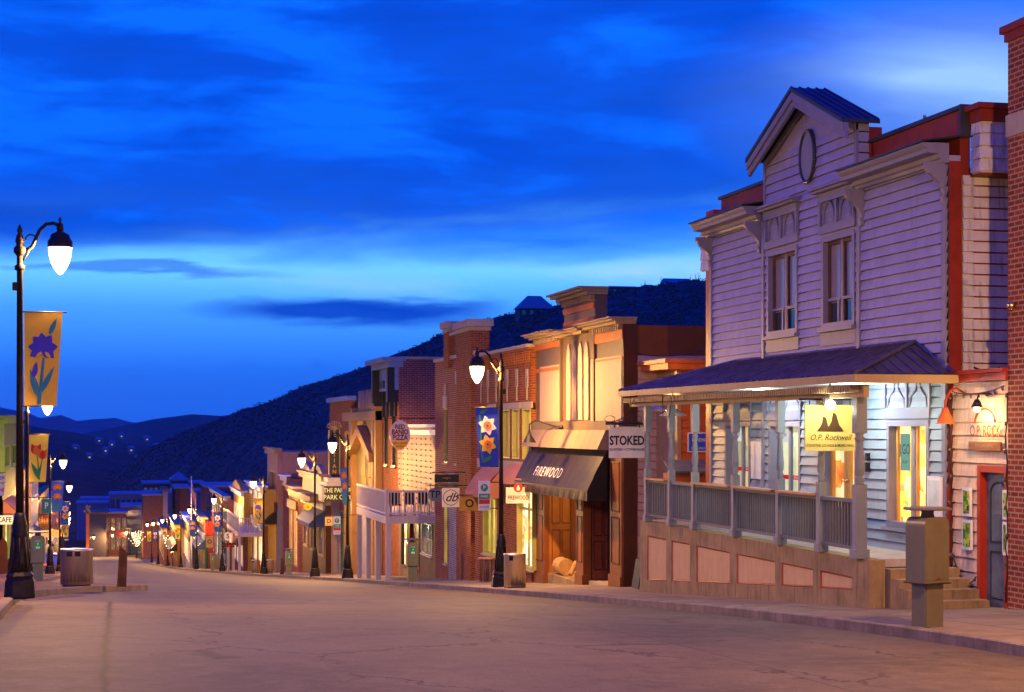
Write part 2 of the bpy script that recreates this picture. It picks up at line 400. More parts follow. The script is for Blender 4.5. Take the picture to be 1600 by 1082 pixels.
nC = N(nt, 'TexNoise', i_Scale=1.0, i_Detail=4.0, i_Roughness=.5); L(nt, vec2(az, 34.0, el, 90.0, 9.0), nC.inputs[0])
puff = mathn(nt, 'MULTIPLY', ramp(nt, nC.outputs[0], [(.66, 0.0), (.74, .5)]), mathn(nt, 'SUBTRACT', 1.0, mathn(nt, 'MULTIPLY', mathn(nt, 'ABSOLUTE', mathn(nt, 'SUBTRACT', el, .033)), 60.0), clamp=True))
col = mixc(nt, puff, col, (.006, .07, .45))
hi = mathn(nt, 'MULTIPLY', mathn(nt, 'SUBTRACT', el, .27), 4.0, clamp=True)
col = mixc(nt, hi, col, (.001, .035, 1.08))
bg = N(nt, 'Background', i_Strength=1.0); L(nt, col, bg.inputs[0]); wo = N(nt, 'OutputWorld'); L(nt, bg.outputs[0], wo.inputs[0])
W.cycles.sampling_method = 'MANUAL'; W.cycles.sample_map_resolution = 512

# ---------------------------------------------------------------- ground materials
def m_asphalt():
    m, nt, b, out = nmat('asphalt'); g = N(nt, 'NewGeometry'); P = g.outputs['Position']
    sp = N(nt, 'SeparateXYZ'); L(nt, P, sp.inputs[0]); x, y = sp.outputs[0], sp.outputs[1]
    n1 = N(nt, 'TexNoise', i_Scale=.35, i_Detail=6.0, i_Roughness=.6); L(nt, P, n1.inputs[0])
    n2 = N(nt, 'TexNoise', i_Scale=3.0, i_Detail=8.0, i_Roughness=.7); L(nt, P, n2.inputs[0])
    n3 = N(nt, 'TexNoise', i_Scale=38.0, i_Detail=5.0, i_Roughness=.8); L(nt, P, n3.inputs[0])
    c = mixc(nt, ramp(nt, n1.outputs[0], [(.35, 0.0), (.65, 1.0)]), (.072, .052, .031), (.148, .108, .064))
    c = mixc(nt, mathn(nt, 'MULTIPLY', ramp(nt, n2.outputs[0], [(.42, 0.0), (.62, 1.0)]), .6), c, (.175, .130, .080))
    n4 = N(nt, 'TexNoise', i_Scale=.8, i_Detail=7.0, i_Roughness=.72, i_Distortion=.8); L(nt, P, n4.inputs[0])
    c = mixc(nt, mathn(nt, 'MULTIPLY', ramp(nt, n4.outputs[0], [(.56, 0.0), (.66, 1.0)]), .5), c, (.05, .036, .03))
    c = mixc(nt, mathn(nt, 'MULTIPLY', ramp(nt, n3.outputs[0], [(.47, 0.0), (.62, 1.0)]), .6), c, (.05, .034, .026))
    # tyre-worn lanes
    lane = mathn(nt, 'MULTIPLY', mathn(nt, 'ADD', mathn(nt, 'SINE', mathn(nt, 'MULTIPLY', x, 2.1)), 1.0), .12)
    c = mixc(nt, lane, c, (.06, .05, .05))
    # the long joint that runs down the left lane, and branching cracks
    nj = N(nt, 'TexNoise', i_Scale=1.6, i_Detail=5.0); L(nt, P, nj.inputs[0])
    xj = mathn(nt, 'ADD', x, mathn(nt, 'MULTIPLY', mathn(nt, 'SUBTRACT', nj.outputs[0], .5), .12))
    def line(x0, w, y1=400):
        d = mathn(nt, 'ABSOLUTE', mathn(nt, 'SUBTRACT', xj, x0))
        f = mathn(nt, 'SUBTRACT', 1.0, mathn(nt, 'DIVIDE', d, w), clamp=True)
        return mathn(nt, 'MULTIPLY', f, mathn(nt, 'LESS_THAN', y, y1))
    c = mixc(nt, line(-.10, .05, 33), c, (.012, .009, .008)); c = mixc(nt, mathn(nt, 'MULTIPLY', line(-.10, .10, 33), .5), c, (.03, .02, .015))
    c = mixc(nt, mathn(nt, 'MULTIPLY', line(6.2, .03), .6), c, (.02, .016, .015))
    vp = N(nt, 'Mapping', i_Scale=(.32, .16, 1.0), i_Rotation=(0, 0, .5)); nw = N(nt, 'TexNoise', i_Scale=.9, i_Detail=6.0, i_Roughness=.65); L(nt, P, nw.inputs[0])
    av = N(nt, 'VectorMath', operation='MULTIPLY_ADD'); L(nt, nw.outputs['Color'], av.inputs[0]); av.inputs[1].default_value = (1.8, 1.8, 0); L(nt, P, av.inputs[2]); L(nt, av.outputs[0], vp.inputs[0])
    vo = N(nt, 'TexVoronoi', feature='DISTANCE_TO_EDGE', i_Scale=1.0); L(nt, vp.outputs[0], vo.inputs[0])
    ck = mathn(nt, 'SUBTRACT', 1.0, mathn(nt, 'MULTIPLY', vo.outputs['Distance'], 85.0), clamp=True)
    msk = ramp(nt, n1.outputs[0], [(.44, 0.0), (.52, 1.0)])
    ck = mathn(nt, 'MULTIPLY', ck, msk)
    c = mixc(nt, mathn(nt, 'MULTIPLY', ck, .8), c, (.015, .012, .012))
    L(nt, c, b.inputs['Base Color']); b.inputs['Roughness'].default_value = .72; b.inputs['Specular IOR Level'].default_value = .16
    hgt = mathn(nt, 'SUBTRACT', mathn(nt, 'MULTIPLY', n3.outputs[0], .25), ck)
    bp = N(nt, 'Bump', i_Strength=.45, i_Distance=.012); L(nt, hgt, bp.inputs['Height']); L(nt, bp.outputs[0], b.inputs['Normal']); return m
def m_pave(name, c1, c2, gap, sx, sy):
    m, nt, b, out = nmat(name); g = N(nt, 'NewGeometry'); P = g.outputs['Position']
    t = N(nt, 'TexBrick', i_Scale=1.0, i_Mortar_Size=.012, i_Brick_Width=sx, i_Row_Height=sy, offset=0.0 if sx > .5 else .5); L(nt, P, t.inputs[0])
    t.inputs['Color1'].default_value = (*c1, 1); t.inputs['Color2'].default_value = (*c2, 1); t.inputs['Mortar'].default_value = (*gap, 1)
    n1 = N(nt, 'TexNoise', i_Scale=1.3, i_Detail=8.0, i_Roughness=.65); L(nt, P, n1.inputs[0])
    c = mixc(nt, .6, t.outputs[0], ramp(nt, n1.outputs[0], [(.3, .35), (.7, 1.0)]), 'MULTIPLY')
    L(nt, c, b.inputs['Base Color']); b.inputs['Roughness'].default_value = .85; b.inputs['Specular IOR Level'].default_value = .12
    bp = N(nt, 'Bump', i_Strength=.4, i_Distance=.01); L(nt, mathn(nt, 'SUBTRACT', n1.outputs[0], t.outputs[1]), bp.inputs['Height']); L(nt, bp.outputs[0], b.inputs['Normal']); return m
ASPH = m_asphalt(); PAVE = m_pave('pavement_concrete', (.32, .25, .15), (.28, .22, .13), (.08, .07, .06), 1.5, 1.5)
PAVB = m_pave('pavement_brick', (.30, .11, .055), (.24, .085, .045), (.12, .09, .07), .22, .11)
KERB = paint('kerb_concrete', (.24, .19, .13), .85, .35, .5, .5, 2.2, False)
def m_terrain(name, c1, c2, sc):
    m, nt, b, out = nmat(name); g = N(nt, 'NewGeometry')
    n1 = N(nt, 'TexNoise', i_Scale=sc, i_Detail=9.0, i_Roughness=.7); L(nt, g.outputs['Position'], n1.inputs[0])
    n2 = N(nt, 'TexNoise', i_Scale=sc*.15, i_Detail=5.0); L(nt, g.outputs['Position'], n2.inputs[0])
    c = mixc(nt, ramp(nt, n1.outputs[0], [(.38, 0.0), (.66, 1.0)]), c1, c2); c = mixc(nt, ramp(nt, n2.outputs[0], [(.35, 0.0), (.65, .6)]), c, c1)
    L(nt, c, b.inputs['Base Color']); b.inputs['Roughness'].default_value = 1.0; b.inputs['Specular IOR Level'].default_value = .05
    bp = N(nt, 'Bump', i_Strength=.8, i_Distance=.7); L(nt, n1.outputs[0], bp.inputs['Height']); L(nt, bp.outputs[0], b.inputs['Normal']); return m
HILL = m_terrain('scrub_hillside', (.05, .045, .04), (.26, .21, .15), .35)
HILLF = m_terrain('far_hillside', (.03, .03, .03), (.10, .09, .075), .03)
SNOWY = m_terrain('far_mountain', (.05, .05, .055), (.22, .22, .24), .004)

# ---------------------------------------------------------------- road, kerbs, pavements
YS = [-14 + 2*i for i in range(30)] + [46 + 4*i for i in range(30)] + [166 + 8*i for i in range(20)]
XR2 = 12.96
def strip(name, mat, fx0, fx1, fz, ys, nx=1, label=None, thick=None):
    b = MB(); cols = nx + 1
    vs = [];
    for y in ys:
        for i in range(cols):
            x = fx0(y) + (fx1(y) - fx0(y)) * i / nx; vs.append((x, y, fz(x, y)))
    fs = [(j*cols+i, j*cols+i+1, (j+1)*cols+i+1, (j+1)*cols+i) for j in range(len(ys)-1) for i in range(nx)]
    b.add(vs, fs, True); o = b.build(name, mat); o['kind'] = 'structure'; return o
strip('road', ASPH, lambda y: -2.6 + sh(y), lambda y: XK + .05 + sh(y), lambda x, y: road(x, y), YS, 12)
YSR = [y for y in YS if y <= 300]
strip('pavement_right', PAVE, lambda y: XK + .14 + sh(y), lambda y: 14.5 + sh(y)*.5, lambda x, y: walk(x, y), YSR, 4)
def kerb(name, pts, h=.15, w=.16, z=None):
    """pts: (x,y) along the road edge; the kerb stands on the right-hand side of the path"""
    b = MB(); n = len(pts); vs = []
    for i, (x, y) in enumerate(pts):
        a = Vector(pts[max(0, i-1)]); c = Vector(pts[min(n-1, i+1)]); d = (c - a).normalized(); nn = Vector((d.y, -d.x)) * w
        zr = road(x, y); zt = zr + h
        vs += [(x, y, zr-.2), (x, y, zt-.012), (x+nn.x*.1, y+nn.y*.1, zt+.004), (x+nn.x, y+nn.y, zt+.004), (x+nn.x, y+nn.y, zr-.2)]
    b.add(vs, [(i*5+k, i*5+k+1, (i+1)*5+k+1, (i+1)*5+k) for i in range(n-1) for k in range(4)])
    o = b.build(name, KERB); o['kind'] = 'structure'; return o
kerb('kerb_right', [(XK + sh(y), y) for y in YSR], .135)
# left pavement with the rounded bulb-out beside the near lamp
edge = [hit(*p) for p in [(131, 926), (90, 929.5), (50, 933.5), (34, 937), (24, 944), (16, 952), (8, 961), (0, 971)]]
x0e, y0e = edge[-1]
near = [(x0e - .25, y0e - 1.6), (x0e - .35, y0e - 6), (x0e - .35, -14)]
tip = hit(226, 922.5); tipb = (tip[0] + .10, tip[1] + .9)
back = [(-.4, tip[1] + 3.4), (-1.4, tip[1] + 5.2), (-2.25, tip[1] + 7.5), (-2.35, tip[1] + 11)]
far = [(-2.4 + sh(y), y) for y in YS if y > tip[1] + 14 and y <= 320]
line_ = list(reversed(near)) + list(reversed(edge)) + [hit(190, 924), tip, tipb, (tip[0] - .25, tip[1] + 1.7)] + back + far
kerb('kerb_left', [(x, y) for x, y in reversed(line_)], .14)
b = MB(); vs = []
for x, y in line_:
    xi = x - .12
    vs += [(xi, y, road(x, y) + .142), (min(-3.4, x - .8) + sh(y), y, road(x, y) + .15), (-8.5 + sh(y), y, road(x, y) + .17)]
b.add(vs, [(i*3+k, i*3+k+1, (i+1)*3+k+1, (i+1)*3+k) for i in range(len(line_)-1) for k in range(2)], False)
o = b.build('pavement_left', PAVB); o['kind'] = 'structure'
# pale concrete gutter slabs let into the asphalt
for i, q in enumerate([[(34, 935.5), (132, 929), (132, 932), (40, 939)]]):
    b = MB(); P = [hit(*p) for p in q]; b.poly([(x, y, road(x, y) + .006) for x, y in P]); o = b.build('gutter_slab', paint('gutter_concrete', (.19, .125, .075), .9, .2, .3, .3, 2.0, False, 0.0, .05)); o['kind'] = 'structure'
# ---------------------------------------------------------------- terrain
def gz(X, Y):
    base_ = G(max(-30, min(Y, 330))) if Y < 330 else -23.6 - min(60, (Y-330)*.03)
    return base_ - .45
b = MB(); R_ = [0, 15, 30, 60, 90, 130, 180, 240, 320, 450, 700, 1200, 2500, 5000, 9000, 16000]; NA = 72; vs = []
for r_ in R_:
    for k in range(NA):
        q = 2*pi*k/NA; X = r_*sin(q); Y = r_*cos(q); vs.append((X, Y, gz(X, Y)))
b.add(vs, [(i*NA+k, i*NA+(k+1) % NA, (i+1)*NA+(k+1) % NA, (i+1)*NA+k) for i in range(len(R_)-1) for k in range(NA)], True)
o = b.build('ground', HILLF); o['kind'] = 'structure'
def wpt(px, D):          # a point in the landscape at bearing px and distance D
    t = (px-800)/FL; return D*(t*CT+ST), D*(CT-t*ST)
def ridge_hill(name, mat, prof, foot, zfoot, nd=26, amp=3.0, back=.6, sub=4, kind='structure', sc=.012, pw=.8):
    """prof: (px, py, distance) of the skyline; the hill climbs from 'foot' to the ridge and falls behind"""
    pts = []
    for (a, b_) in zip(prof, prof[1:]):
        for k in range(sub): pts.append(tuple(a[j] + (b_[j]-a[j])*k/sub for j in range(3)))
    pts.append(prof[-1]); vs = []; rows = nd + 8
    for px, py, D in pts:
        zr = (YH-py)/FL*D; d0 = foot(px); z0 = zfoot(px)
        for i in range(rows):
            k = i/(nd-1); d = d0 + (D-d0)*k
            X, Y = wpt(px, d)
            if k <= 1: z = z0 + (zr-z0)*(k**pw); fade = sin(pi*min(1, k))**.5 if k < 1 else 0
            else: z = zr - (k-1)*(D-d0)*back*.5*(zr-z0)/(D-d0)*2; fade = 0
            n_ = mnoise.fractal(Vector((X*sc, Y*sc, 3.1)), .9, 2.1, 6)
            z += n_*amp*(fade + .12)
            vs.append((X, Y, z))
    b = MB(); m = len(pts)
    b.add(vs, [(j*rows+i, j*rows+i+1, (j+1)*rows+i+1, (j+1)*rows+i) for j in range(m-1) for i in range(rows-1)], True)
    o = b.build(name, mat); o['kind'] = kind; return vs, rows, m
RH = [(150, 752, 1900), (185, 735, 1800), (240, 697, 1600), (300, 670, 1450), (350, 652, 1330), (420, 629, 1200), (480, 603, 1080), (560, 576, 960), (640, 544, 850), (690, 523, 790), (790, 493, 690), (850, 482, 640), (935, 466, 590), (1000, 455, 560), (1095, 440, 540), (1300, 430, 520), (1700, 420, 520), (2100, 400, 520)]
HV, HR, HM = ridge_hill('hill', HILL, RH, lambda p: interp(p, [150, 500, 800, 1000, 2100], [1100, 430, 260, 200, 160]), lambda p: interp(p, [150, 400, 700, 1000, 2100], [-60, -32, -22, -12, 0]), 30, 7.0, sub=5)
ridge_hill('hill_mid', HILLF, [(-500, 640, 2600), (-200, 648, 2600), (0, 655, 2700), (60, 668, 2800), (120, 677, 2900), (180, 690, 3000), (260, 700, 3000), (340, 705, 3000), (500, 700, 3000)], lambda p: 900, lambda p: -75, 24, 16, sc=.004, sub=5)
ridge_hill('mountain_near', HILLF, [(60, 690, 6200), (140, 676, 6200), (190, 666, 6200), (240, 655, 6200), (300, 647, 6200), (345, 650, 6200), (420, 640, 6200), (600, 640, 6200)], lambda p: 4200, lambda p: -120, 14, 22, sc=.002, sub=4)
ridge_hill('mountain', SNOWY, [(-500, 600, 11000), (-250, 628, 11000), (-60, 625, 11000), (0, 636, 11000), (30, 643, 11000), (60, 655, 11000), (95, 648, 11000), (120, 657, 11000), (150, 654, 11000), (180, 653, 11000), (215, 664, 11000), (300, 662, 11000), (700, 650, 11000)], lambda p: 8000, lambda p: -150, 12, 60, sc=.0016, sub=5)
# scrub on the hill: many small twiggy clumps
b = MB(); rs = random.Random(3)
for n_ in range(14000):
    j = int(rs.random()*(HM-2)); px_ = RH[0][0]
    i = int((rs.random()**.8)*29); t = rs.random(); u = rs.random()
    A = Vector(HV[j*HR+i]); B = Vector(HV[j*HR+i+1]); C_ = Vector(HV[(j+1)*HR+i]); p = A + (B-A)*t + (C_-A)*u
    d = p.length; s = rs.uniform(.28, .75)*(.6+d/900)
    for k in range(7):
        q = rs.uniform(0, 2*pi); c_ = p + Vector((rs.uniform(-s, s), rs.uniform(-s, s), rs.uniform(.1, s*.9)))
        e1 = Vector((cos(q), sin(q), rs.uniform(-.3, .6)))*s*.55; e2 = Vector((-sin(q)*.5, cos(q)*.5, rs.uniform(.5, 1.0)))*s*.45
        b.add([c_-e1, c_+e2*.9, c_+e1*.8, c_-e2*.5], [(0, 1, 2, 3)])
BUSH = paint('scrub', (.13, .11, .08), 1.0, .5, .2, .3, .2, False)
o = b.build('hillside_scrub', BUSH); tag(o, 'bare brown scrub covering the dark hillside behind the street', 'scrub', kind='stuff')
def conifer(x, y, z, h, label):
    t = thing('pine_tree', label, 'tree', (x, y, z), 'pine trees along the hilltop'); b = MB(); r = random.Random(int(x*7+y))
    b.tube([(x, y, z-.5), (x, y, z+h*.95)], [h*.03, .03], 5).build('trunk', paint('bark', (.06, .045, .03)), t)
    b = MB()
    for k in range(int(50)):
        f = (k/50)**.9; zz = z + h*(.12+.88*f); R2 = h*.24*(1-f)*r.uniform(.55, 1.15)+.12; q = r.uniform(0, 2*pi)
        for dq in (0, .5):
            e = Vector((cos(q+dq), sin(q+dq), -.35))*R2; s_ = Vector((-sin(q), cos(q), 0))*R2*.3
            c_ = Vector((x, y, zz)); b.add([c_, c_+e*.6+s_, c_+e, c_+e*.6-s_], [(0, 1, 2, 3)])
    b.build('crown', paint('needles', (.022, .035, .020), .9, .4, .1, .2, 1.0, False), t)
def house(px0, px1, pyt, pyb, D, label, roofpy, hip=True, lit=False):
    x0, y0 = wpt(px0, D); x1, y1 = wpt(px1, D); z0 = (YH-pyb)/FL*D; z1 = (YH-pyt)/FL*D; zr = (YH-roofpy)/FL*D; dd = (x1-x0)*.6
    t = thing('hilltop_house', label, 'house', ((x0+x1)/2, y0, z0), 'houses on the hilltop')
    MB().box(x0, x1, y0, y0+dd, z0-3, z1).build('wall', paint('dark_siding', (.10, .08, .07)), t)
    b = MB(); o_ = .6; i = (x1-x0)*.3 if hip else 0
    vs = [(x0-o_, y0-o_, z1), (x1+o_, y0-o_, z1), (x1+o_, y0+dd+o_, z1), (x0-o_, y0+dd+o_, z1), (x0+i, y0+dd/2, zr), (x1-i, y0+dd/2, zr)]
    b.add(vs, [(0, 1, 5, 4), (2, 3, 4, 5), (1, 2, 5), (3, 0, 4), (0, 3, 2, 1)]); b.build('roof', paint('metal_roof_pale', (.25, .27, .30), .4), t)
    for k in range(4):
        xx = x0 + (x1-x0)*(k+.3)/4.2; MB().box(xx, xx+(x1-x0)*.1, y0-.08, y0+.1, z0+(z1-z0)*.35, z0+(z1-z0)*.8).build('window', emit('far_window', (1, .55, .2), 1.2) if lit and k == 1 else glassdark(), t)
house(812, 868, 482, 498, 610, 'long hilltop house with a pale hipped roof left of the taller false front', 461)
house(955, 1000, 449, 468, 540, 'dark flat-topped house on the hill crest beside the pines', 446, False)
house(1000, 1034, 452, 472, 545, 'low dark house in the middle of the hill crest', 444, True, True)
house(1040, 1085, 446, 472, 550, 'larger dark house among the pines nearest the red corner post', 434, False)
for k, (px, top, D) in enumerate([(944, 461, 560), (1002, 441, 540), (1008, 436, 548), (1033, 430, 545), (1037, 438, 535), (1048, 440, 560), (1060, 437, 556), (1072, 433, 545), (1079, 428, 552), (1087, 426, 540), (1092, 424, 548), (876, 466, 620), (862, 472, 630)]):
    x, y = wpt(px, D); zt = (YH-top)/FL*D; zb = (YH-470)/FL*D if px > 900 else (YH-490)/FL*D
    lb = ('dark pine on the hill crest %s' % ['between the long house and the flat-topped house', 'at the right end of the flat-topped house', 'just right of the flat-topped house, the taller', 'rising above the low middle house', 'short one in front of the low middle house', 'left of the larger dark house', 'behind the roof of the larger dark house', 'beyond the middle of the larger house', 'third from the red corner post', 'second from the red corner post', 'tallest, against the red corner post', 'to the right of the long pale-roofed house', 'small, behind the long pale-roofed house'][k])
    conifer(x, y, zb, zt-zb, lb)
# ---------------------------------------------------------------- common paints
GREYP = paint('grey_board_paint', (.31, .29, .43), .55, .10, .30)
GREYT = paint('grey_trim_paint', (.21, .20, .27), .5, .08, .2)
DARKRED = paint('dark_red_paint', (.24, .028, .016), .5, .2, .25)
REDP = paint('red_paint', (.36, .035, .015), .45, .15, .2)
DKROOF = paint('dark_roof_metal', (.05, .05, .06), .38, .3, .3, .15, 2.0, False, .4)
ROOFB = paint('ribbed_roof_metal', (.16, .13, .14), .34, .4, .5, .3, 3.0, False, .6, .4)
CONC = paint('old_concrete', (.31, .22, .095), .85, .30, .7, .35, 2.0, False)
PANELC = paint('cream_stucco', (.60, .40, .17), .8, .07, .25, .2, 4.0, False)
RAILP = paint('rail_paint', (.12, .13, .13), .5, .1, .3)
POSTP = paint('post_paint', (.20, .22, .22), .45, .1, .2)
ORANGE = paint('orange_paint', (.50, .13, .03), .5, .15, .2)
BLACKM = metal('black_iron', (.02, .02, .02), .45, .3)
DECK = paint('deck_boards', (.42, .38, .32), .7, .2, .4)
TEAL = paint('pale_blue_board', (.40, .47, .52), .5, .08, .2)
GD = glassdark(); GD2 = glassdark('blind_glass', (.26, .22, .25), .12)
WARM = interior('room_warm', [(.25, .06, .015), (.85, .30, .05), (1, .62, .18), (1, .82, .42)], 1.3)
WARM2 = interior('room_mixed', [(.03, .02, .02), (.5, .12, .02), (.9, .45, .08), (.5, .55, .3), (1, .75, .3)], 1.0, (2.4, 2.2))
DIM = interior('room_dim', [(.02, .03, .03), (.16, .12, .05), (.10, .16, .14), (.4, .3, .12)], .35, (2.0, 1.5))
XS = 12.4; S = Fr('R', XS); XP = 11.0; PW = Fr('R', XP)
DECKZ = -1.98
sal = thing('false_front_saloon', 'two-storey grey clapboard false-front saloon with a small gable over its middle bay', 'building', (XS, 30, DECKZ))
uR, u3, uM, u2, uL = S.u(1482), S.u(1347), 0, S.u(1197), S.u(1112)
ZC = 4.05                                              # underside of the side cornices
gy = 29.62; ge, ga = 5.25, 6.12; gw = 2.22
# openings of the lower floor and of the upper floor
lowR = S.rect(1392, 1450, 668, 814); w1 = S.rect(1137, 1172, 667, 790); w2 = S.rect(1206, 1250, 668, 800); dr = S.rect(1285, 1338, 668, 846)
w1 = (w1[0], w1[1], DECKZ+.55, w1[3]); w2 = (w2[0], w2[1], DECKZ+.45, w1[3]); dr = (dr[0], dr[1], DECKZ+.06, w1[3]); lowR = (lowR[0], lowR[1], lowR[2], w1[3])
upA = S.rect(1204, 1246, 402, 519); upB = S.rect(1290, 1335, 383, 507)
upB = (upB[0], upB[1], upA[2], upA[3])
holes = [lowR, w1, w2, dr, upA, upB]
b = MB(); clap_wall(b, S, uR, uL, .972, ZC+.12, holes, .168, .038); b.build('clapboard_wall', GREYP, sal)
b = MB(); clap_wall(b, S, uR, uL, DECKZ-1.4, .97, holes, .168, .038); b.build('lower_clapboard_wall', paint('blue_grey_board', (.27, .34, .40), .5, .08, .2), sal)
b = MB(); clap_wall(b, S, gy-2.08, gy+2.24, ZC+.12, ge, [], .168, .038)
nb = 5
for i in range(nb):                                    # boards of the gable triangle
    z0 = ge + (ga-.1-ge)*i/nb; z1 = ge + (ga-.1-ge)*(i+1)/nb; h0 = 2.1*(1-i/nb); h1 = 2.1*(1-(i+1)/nb)
    b.prism([(gy-h0, z0), (gy+h0, z0), (gy+h1, z1), (gy-h1, z1)], S, -.2, .0 if i % 2 else .012)
b.build('gable_wall', GREYP, sal)
# gable roof, rakes, soffit
gr = MB()
for sg in (-1, 1):
    e = (gy+sg*2.31, ge-.06); a = (gy, ga+.03)
    P = lambda p, w, dz=0: (XS-w, p[0], p[1]+dz)
    gr.add([P(e, .40), P(a, .40), P(a, -.30), P(e, -.30), P(e, .40, .07), P(a, .40, .07), P(a, -.30, .07), P(e, -.30, .07)], [(0,1,5,4),(4,5,6,7),(2,3,7,6),(3,0,4,7),(0,3,2,1),(1,2,6,5)])
groof = gr.build('gable_roof', DKROOF, sal)
sm_ = MB()
for sg in (-1, 1):
    for q in (.0, .22, .44, .66, .88):
        w = .38 - q*.74
        p0 = Vector((XS-w, gy+sg*2.31, ge+.02)); p1 = Vector((XS-w, gy, ga+.11)); sm_.tube([p0, p1], .018, 4, False)
sm_.build('roof_seam', DKROOF, groof)
rk = MB()
for sg in (-1, 1):
    for (wa_, wb_, d0, d1) in ((.28, .34, -.27, -.0), (.34, .38, -.14, -.0)):
        pts = [(gy+sg*2.31, ge-.065+d0), (gy+sg*2.31, ge-.065+d1), (gy, ga+.02+d1), (gy, ga+.02+d0)]
        rk.prism(pts, S, wa_, wb_)
    rk.prism([(gy+sg*2.1, ge-.14), (gy+sg*2.1, ge-.04), (gy, ga-.05), (gy, ga-.15)], S, .015, .07)
rk.build('rake_board', GREYT, sal)
# red cheeks of the gable behind the front and the parapets
b = MB()
b.box(XS+.2, XS+.44, gy-2.08, gy+2.2, ZC-.2, ge-.08)
b.build('gable_cheek', DARKRED, sal)
for (a, c) in ((uR+.12, gy-2.08), (gy+2.2, uL+.1)):
    par = MB().box(XS+.25, XS+.42, a, c, ZC-.4, 4.885).build('parapet', DARKRED, sal)
    MB().box(XS+.19, XS+.48, a-.07, c+.04, 4.888, 4.95).build('parapet_cap', DKROOF, par)
MB().box(XS+.19, XS+.6, uR-.02, uR+.04, ZC+.4, 4.955).build('parapet_end', DKROOF, sal)
# side cornices with crown, soffit roof and scroll brackets
def cornice(u0, u1, z, parent, name='cornice', out=.44, h=.30, mat=GREYT, dent=False):
    b = MB()
    b.prism([(0, 0)], S, 0, 0) if False else None
    prof = [(0.0, z-h), (.10, z-h), (.12, z-h+.05), (.16, z-h+.07), (.17, z-h*.55), (out-.08, z-h*.5), (out-.07, z-.09), (out-.03, z-.06), (out, z-.03), (out, z), (0, z)]
    n = len(prof); vs = [(XS-w, u0, zz) for w, zz in prof] + [(XS-w, u1, zz) for w, zz in prof]
    b.add(vs, [tuple(range(n)), tuple(range(2*n-1, n-1, -1))] + [(i, i+n, (i+1) % n + n, (i+1) % n) for i in range(n)])
    o = b.build(name, mat, parent)
    c = MB(); c.add([(XS-out-.03, u0-.03, z+.004), (XS-out-.03, u1+.03, z+.004), (XS+.3, u1+.03, z+.12), (XS+.3, u0-.03, z+.12), (XS-out-.03, u0-.03, z+.03), (XS-out-.03, u1+.03, z+.03), (XS+.3, u1+.03, z+.15), (XS+.3, u0-.03, z+.15)], [(0,1,2,3),(4,5,6,7),(0,1,5,4),(1,2,6,5),(2,3,7,6),(3,0,4,7)])
    c.build('cornice_cap', DKROOF, o); return o
cornice(uR-.02, gy-2.2, 4.35, sal); cornice(gy+2.34, uL+.15, 4.35, sal)
def bracket(u, z, parent, h=.62, d=.36, w=.10, mat=GREYT):
    pts = [(0, z), (d, z), (d, z-.09)] + [(d*(1-sin(t*pi/2))+.06, z-.09-h*.62*t) for t in (.2, .4, .6, .8, 1)] + [(.10, z-h*.8), (.07, z-h), (0, z-h)]
    n = len(pts); b = MB(); vs = [(XS-a, u-w/2, zz) for a, zz in pts] + [(XS-a, u+w/2, zz) for a, zz in pts]
    b.add(vs, [tuple(range(n)), tuple(range(2*n-1, n-1, -1))] + [(i, i+n, (i+1) % n + n, (i+1) % n) for i in range(n)])
    return b.build('bracket', mat, parent)
for u in (uR+.06, gy-2.31, gy+2.46, uL-.02): bracket(u, 4.06, sal)
# corner boards
b = MB()
for u in (uR, u3, u2, uL-.12): b.fb(S, u, u+.12, DECKZ-1.4, 4.05, 0, .055)
for u in (gy-2.1, gy+2.16): b.fb(S, u, u+.09, 4.1, ge, 0, .05)
b.fb(S, uR+.12, uL-.12, 0.97, 1.09, .0, .05)
b.build('corner_board', GREYT, sal)
b = MB(); b.box(XS+.0, XS+.21, uR-.025, uR-.005, -2.9, 4.08); b.box(XS-.03, XS+.22, uR-.03, uR-.004, -2.9, -.9); b.build('corner_post', DARKRED, sal)
b = MB(); b.box(XS+.05, XS+.42, uL+.02, uL+.52, -3.6, 4.67); b.build('corner_post', REDP, sal)
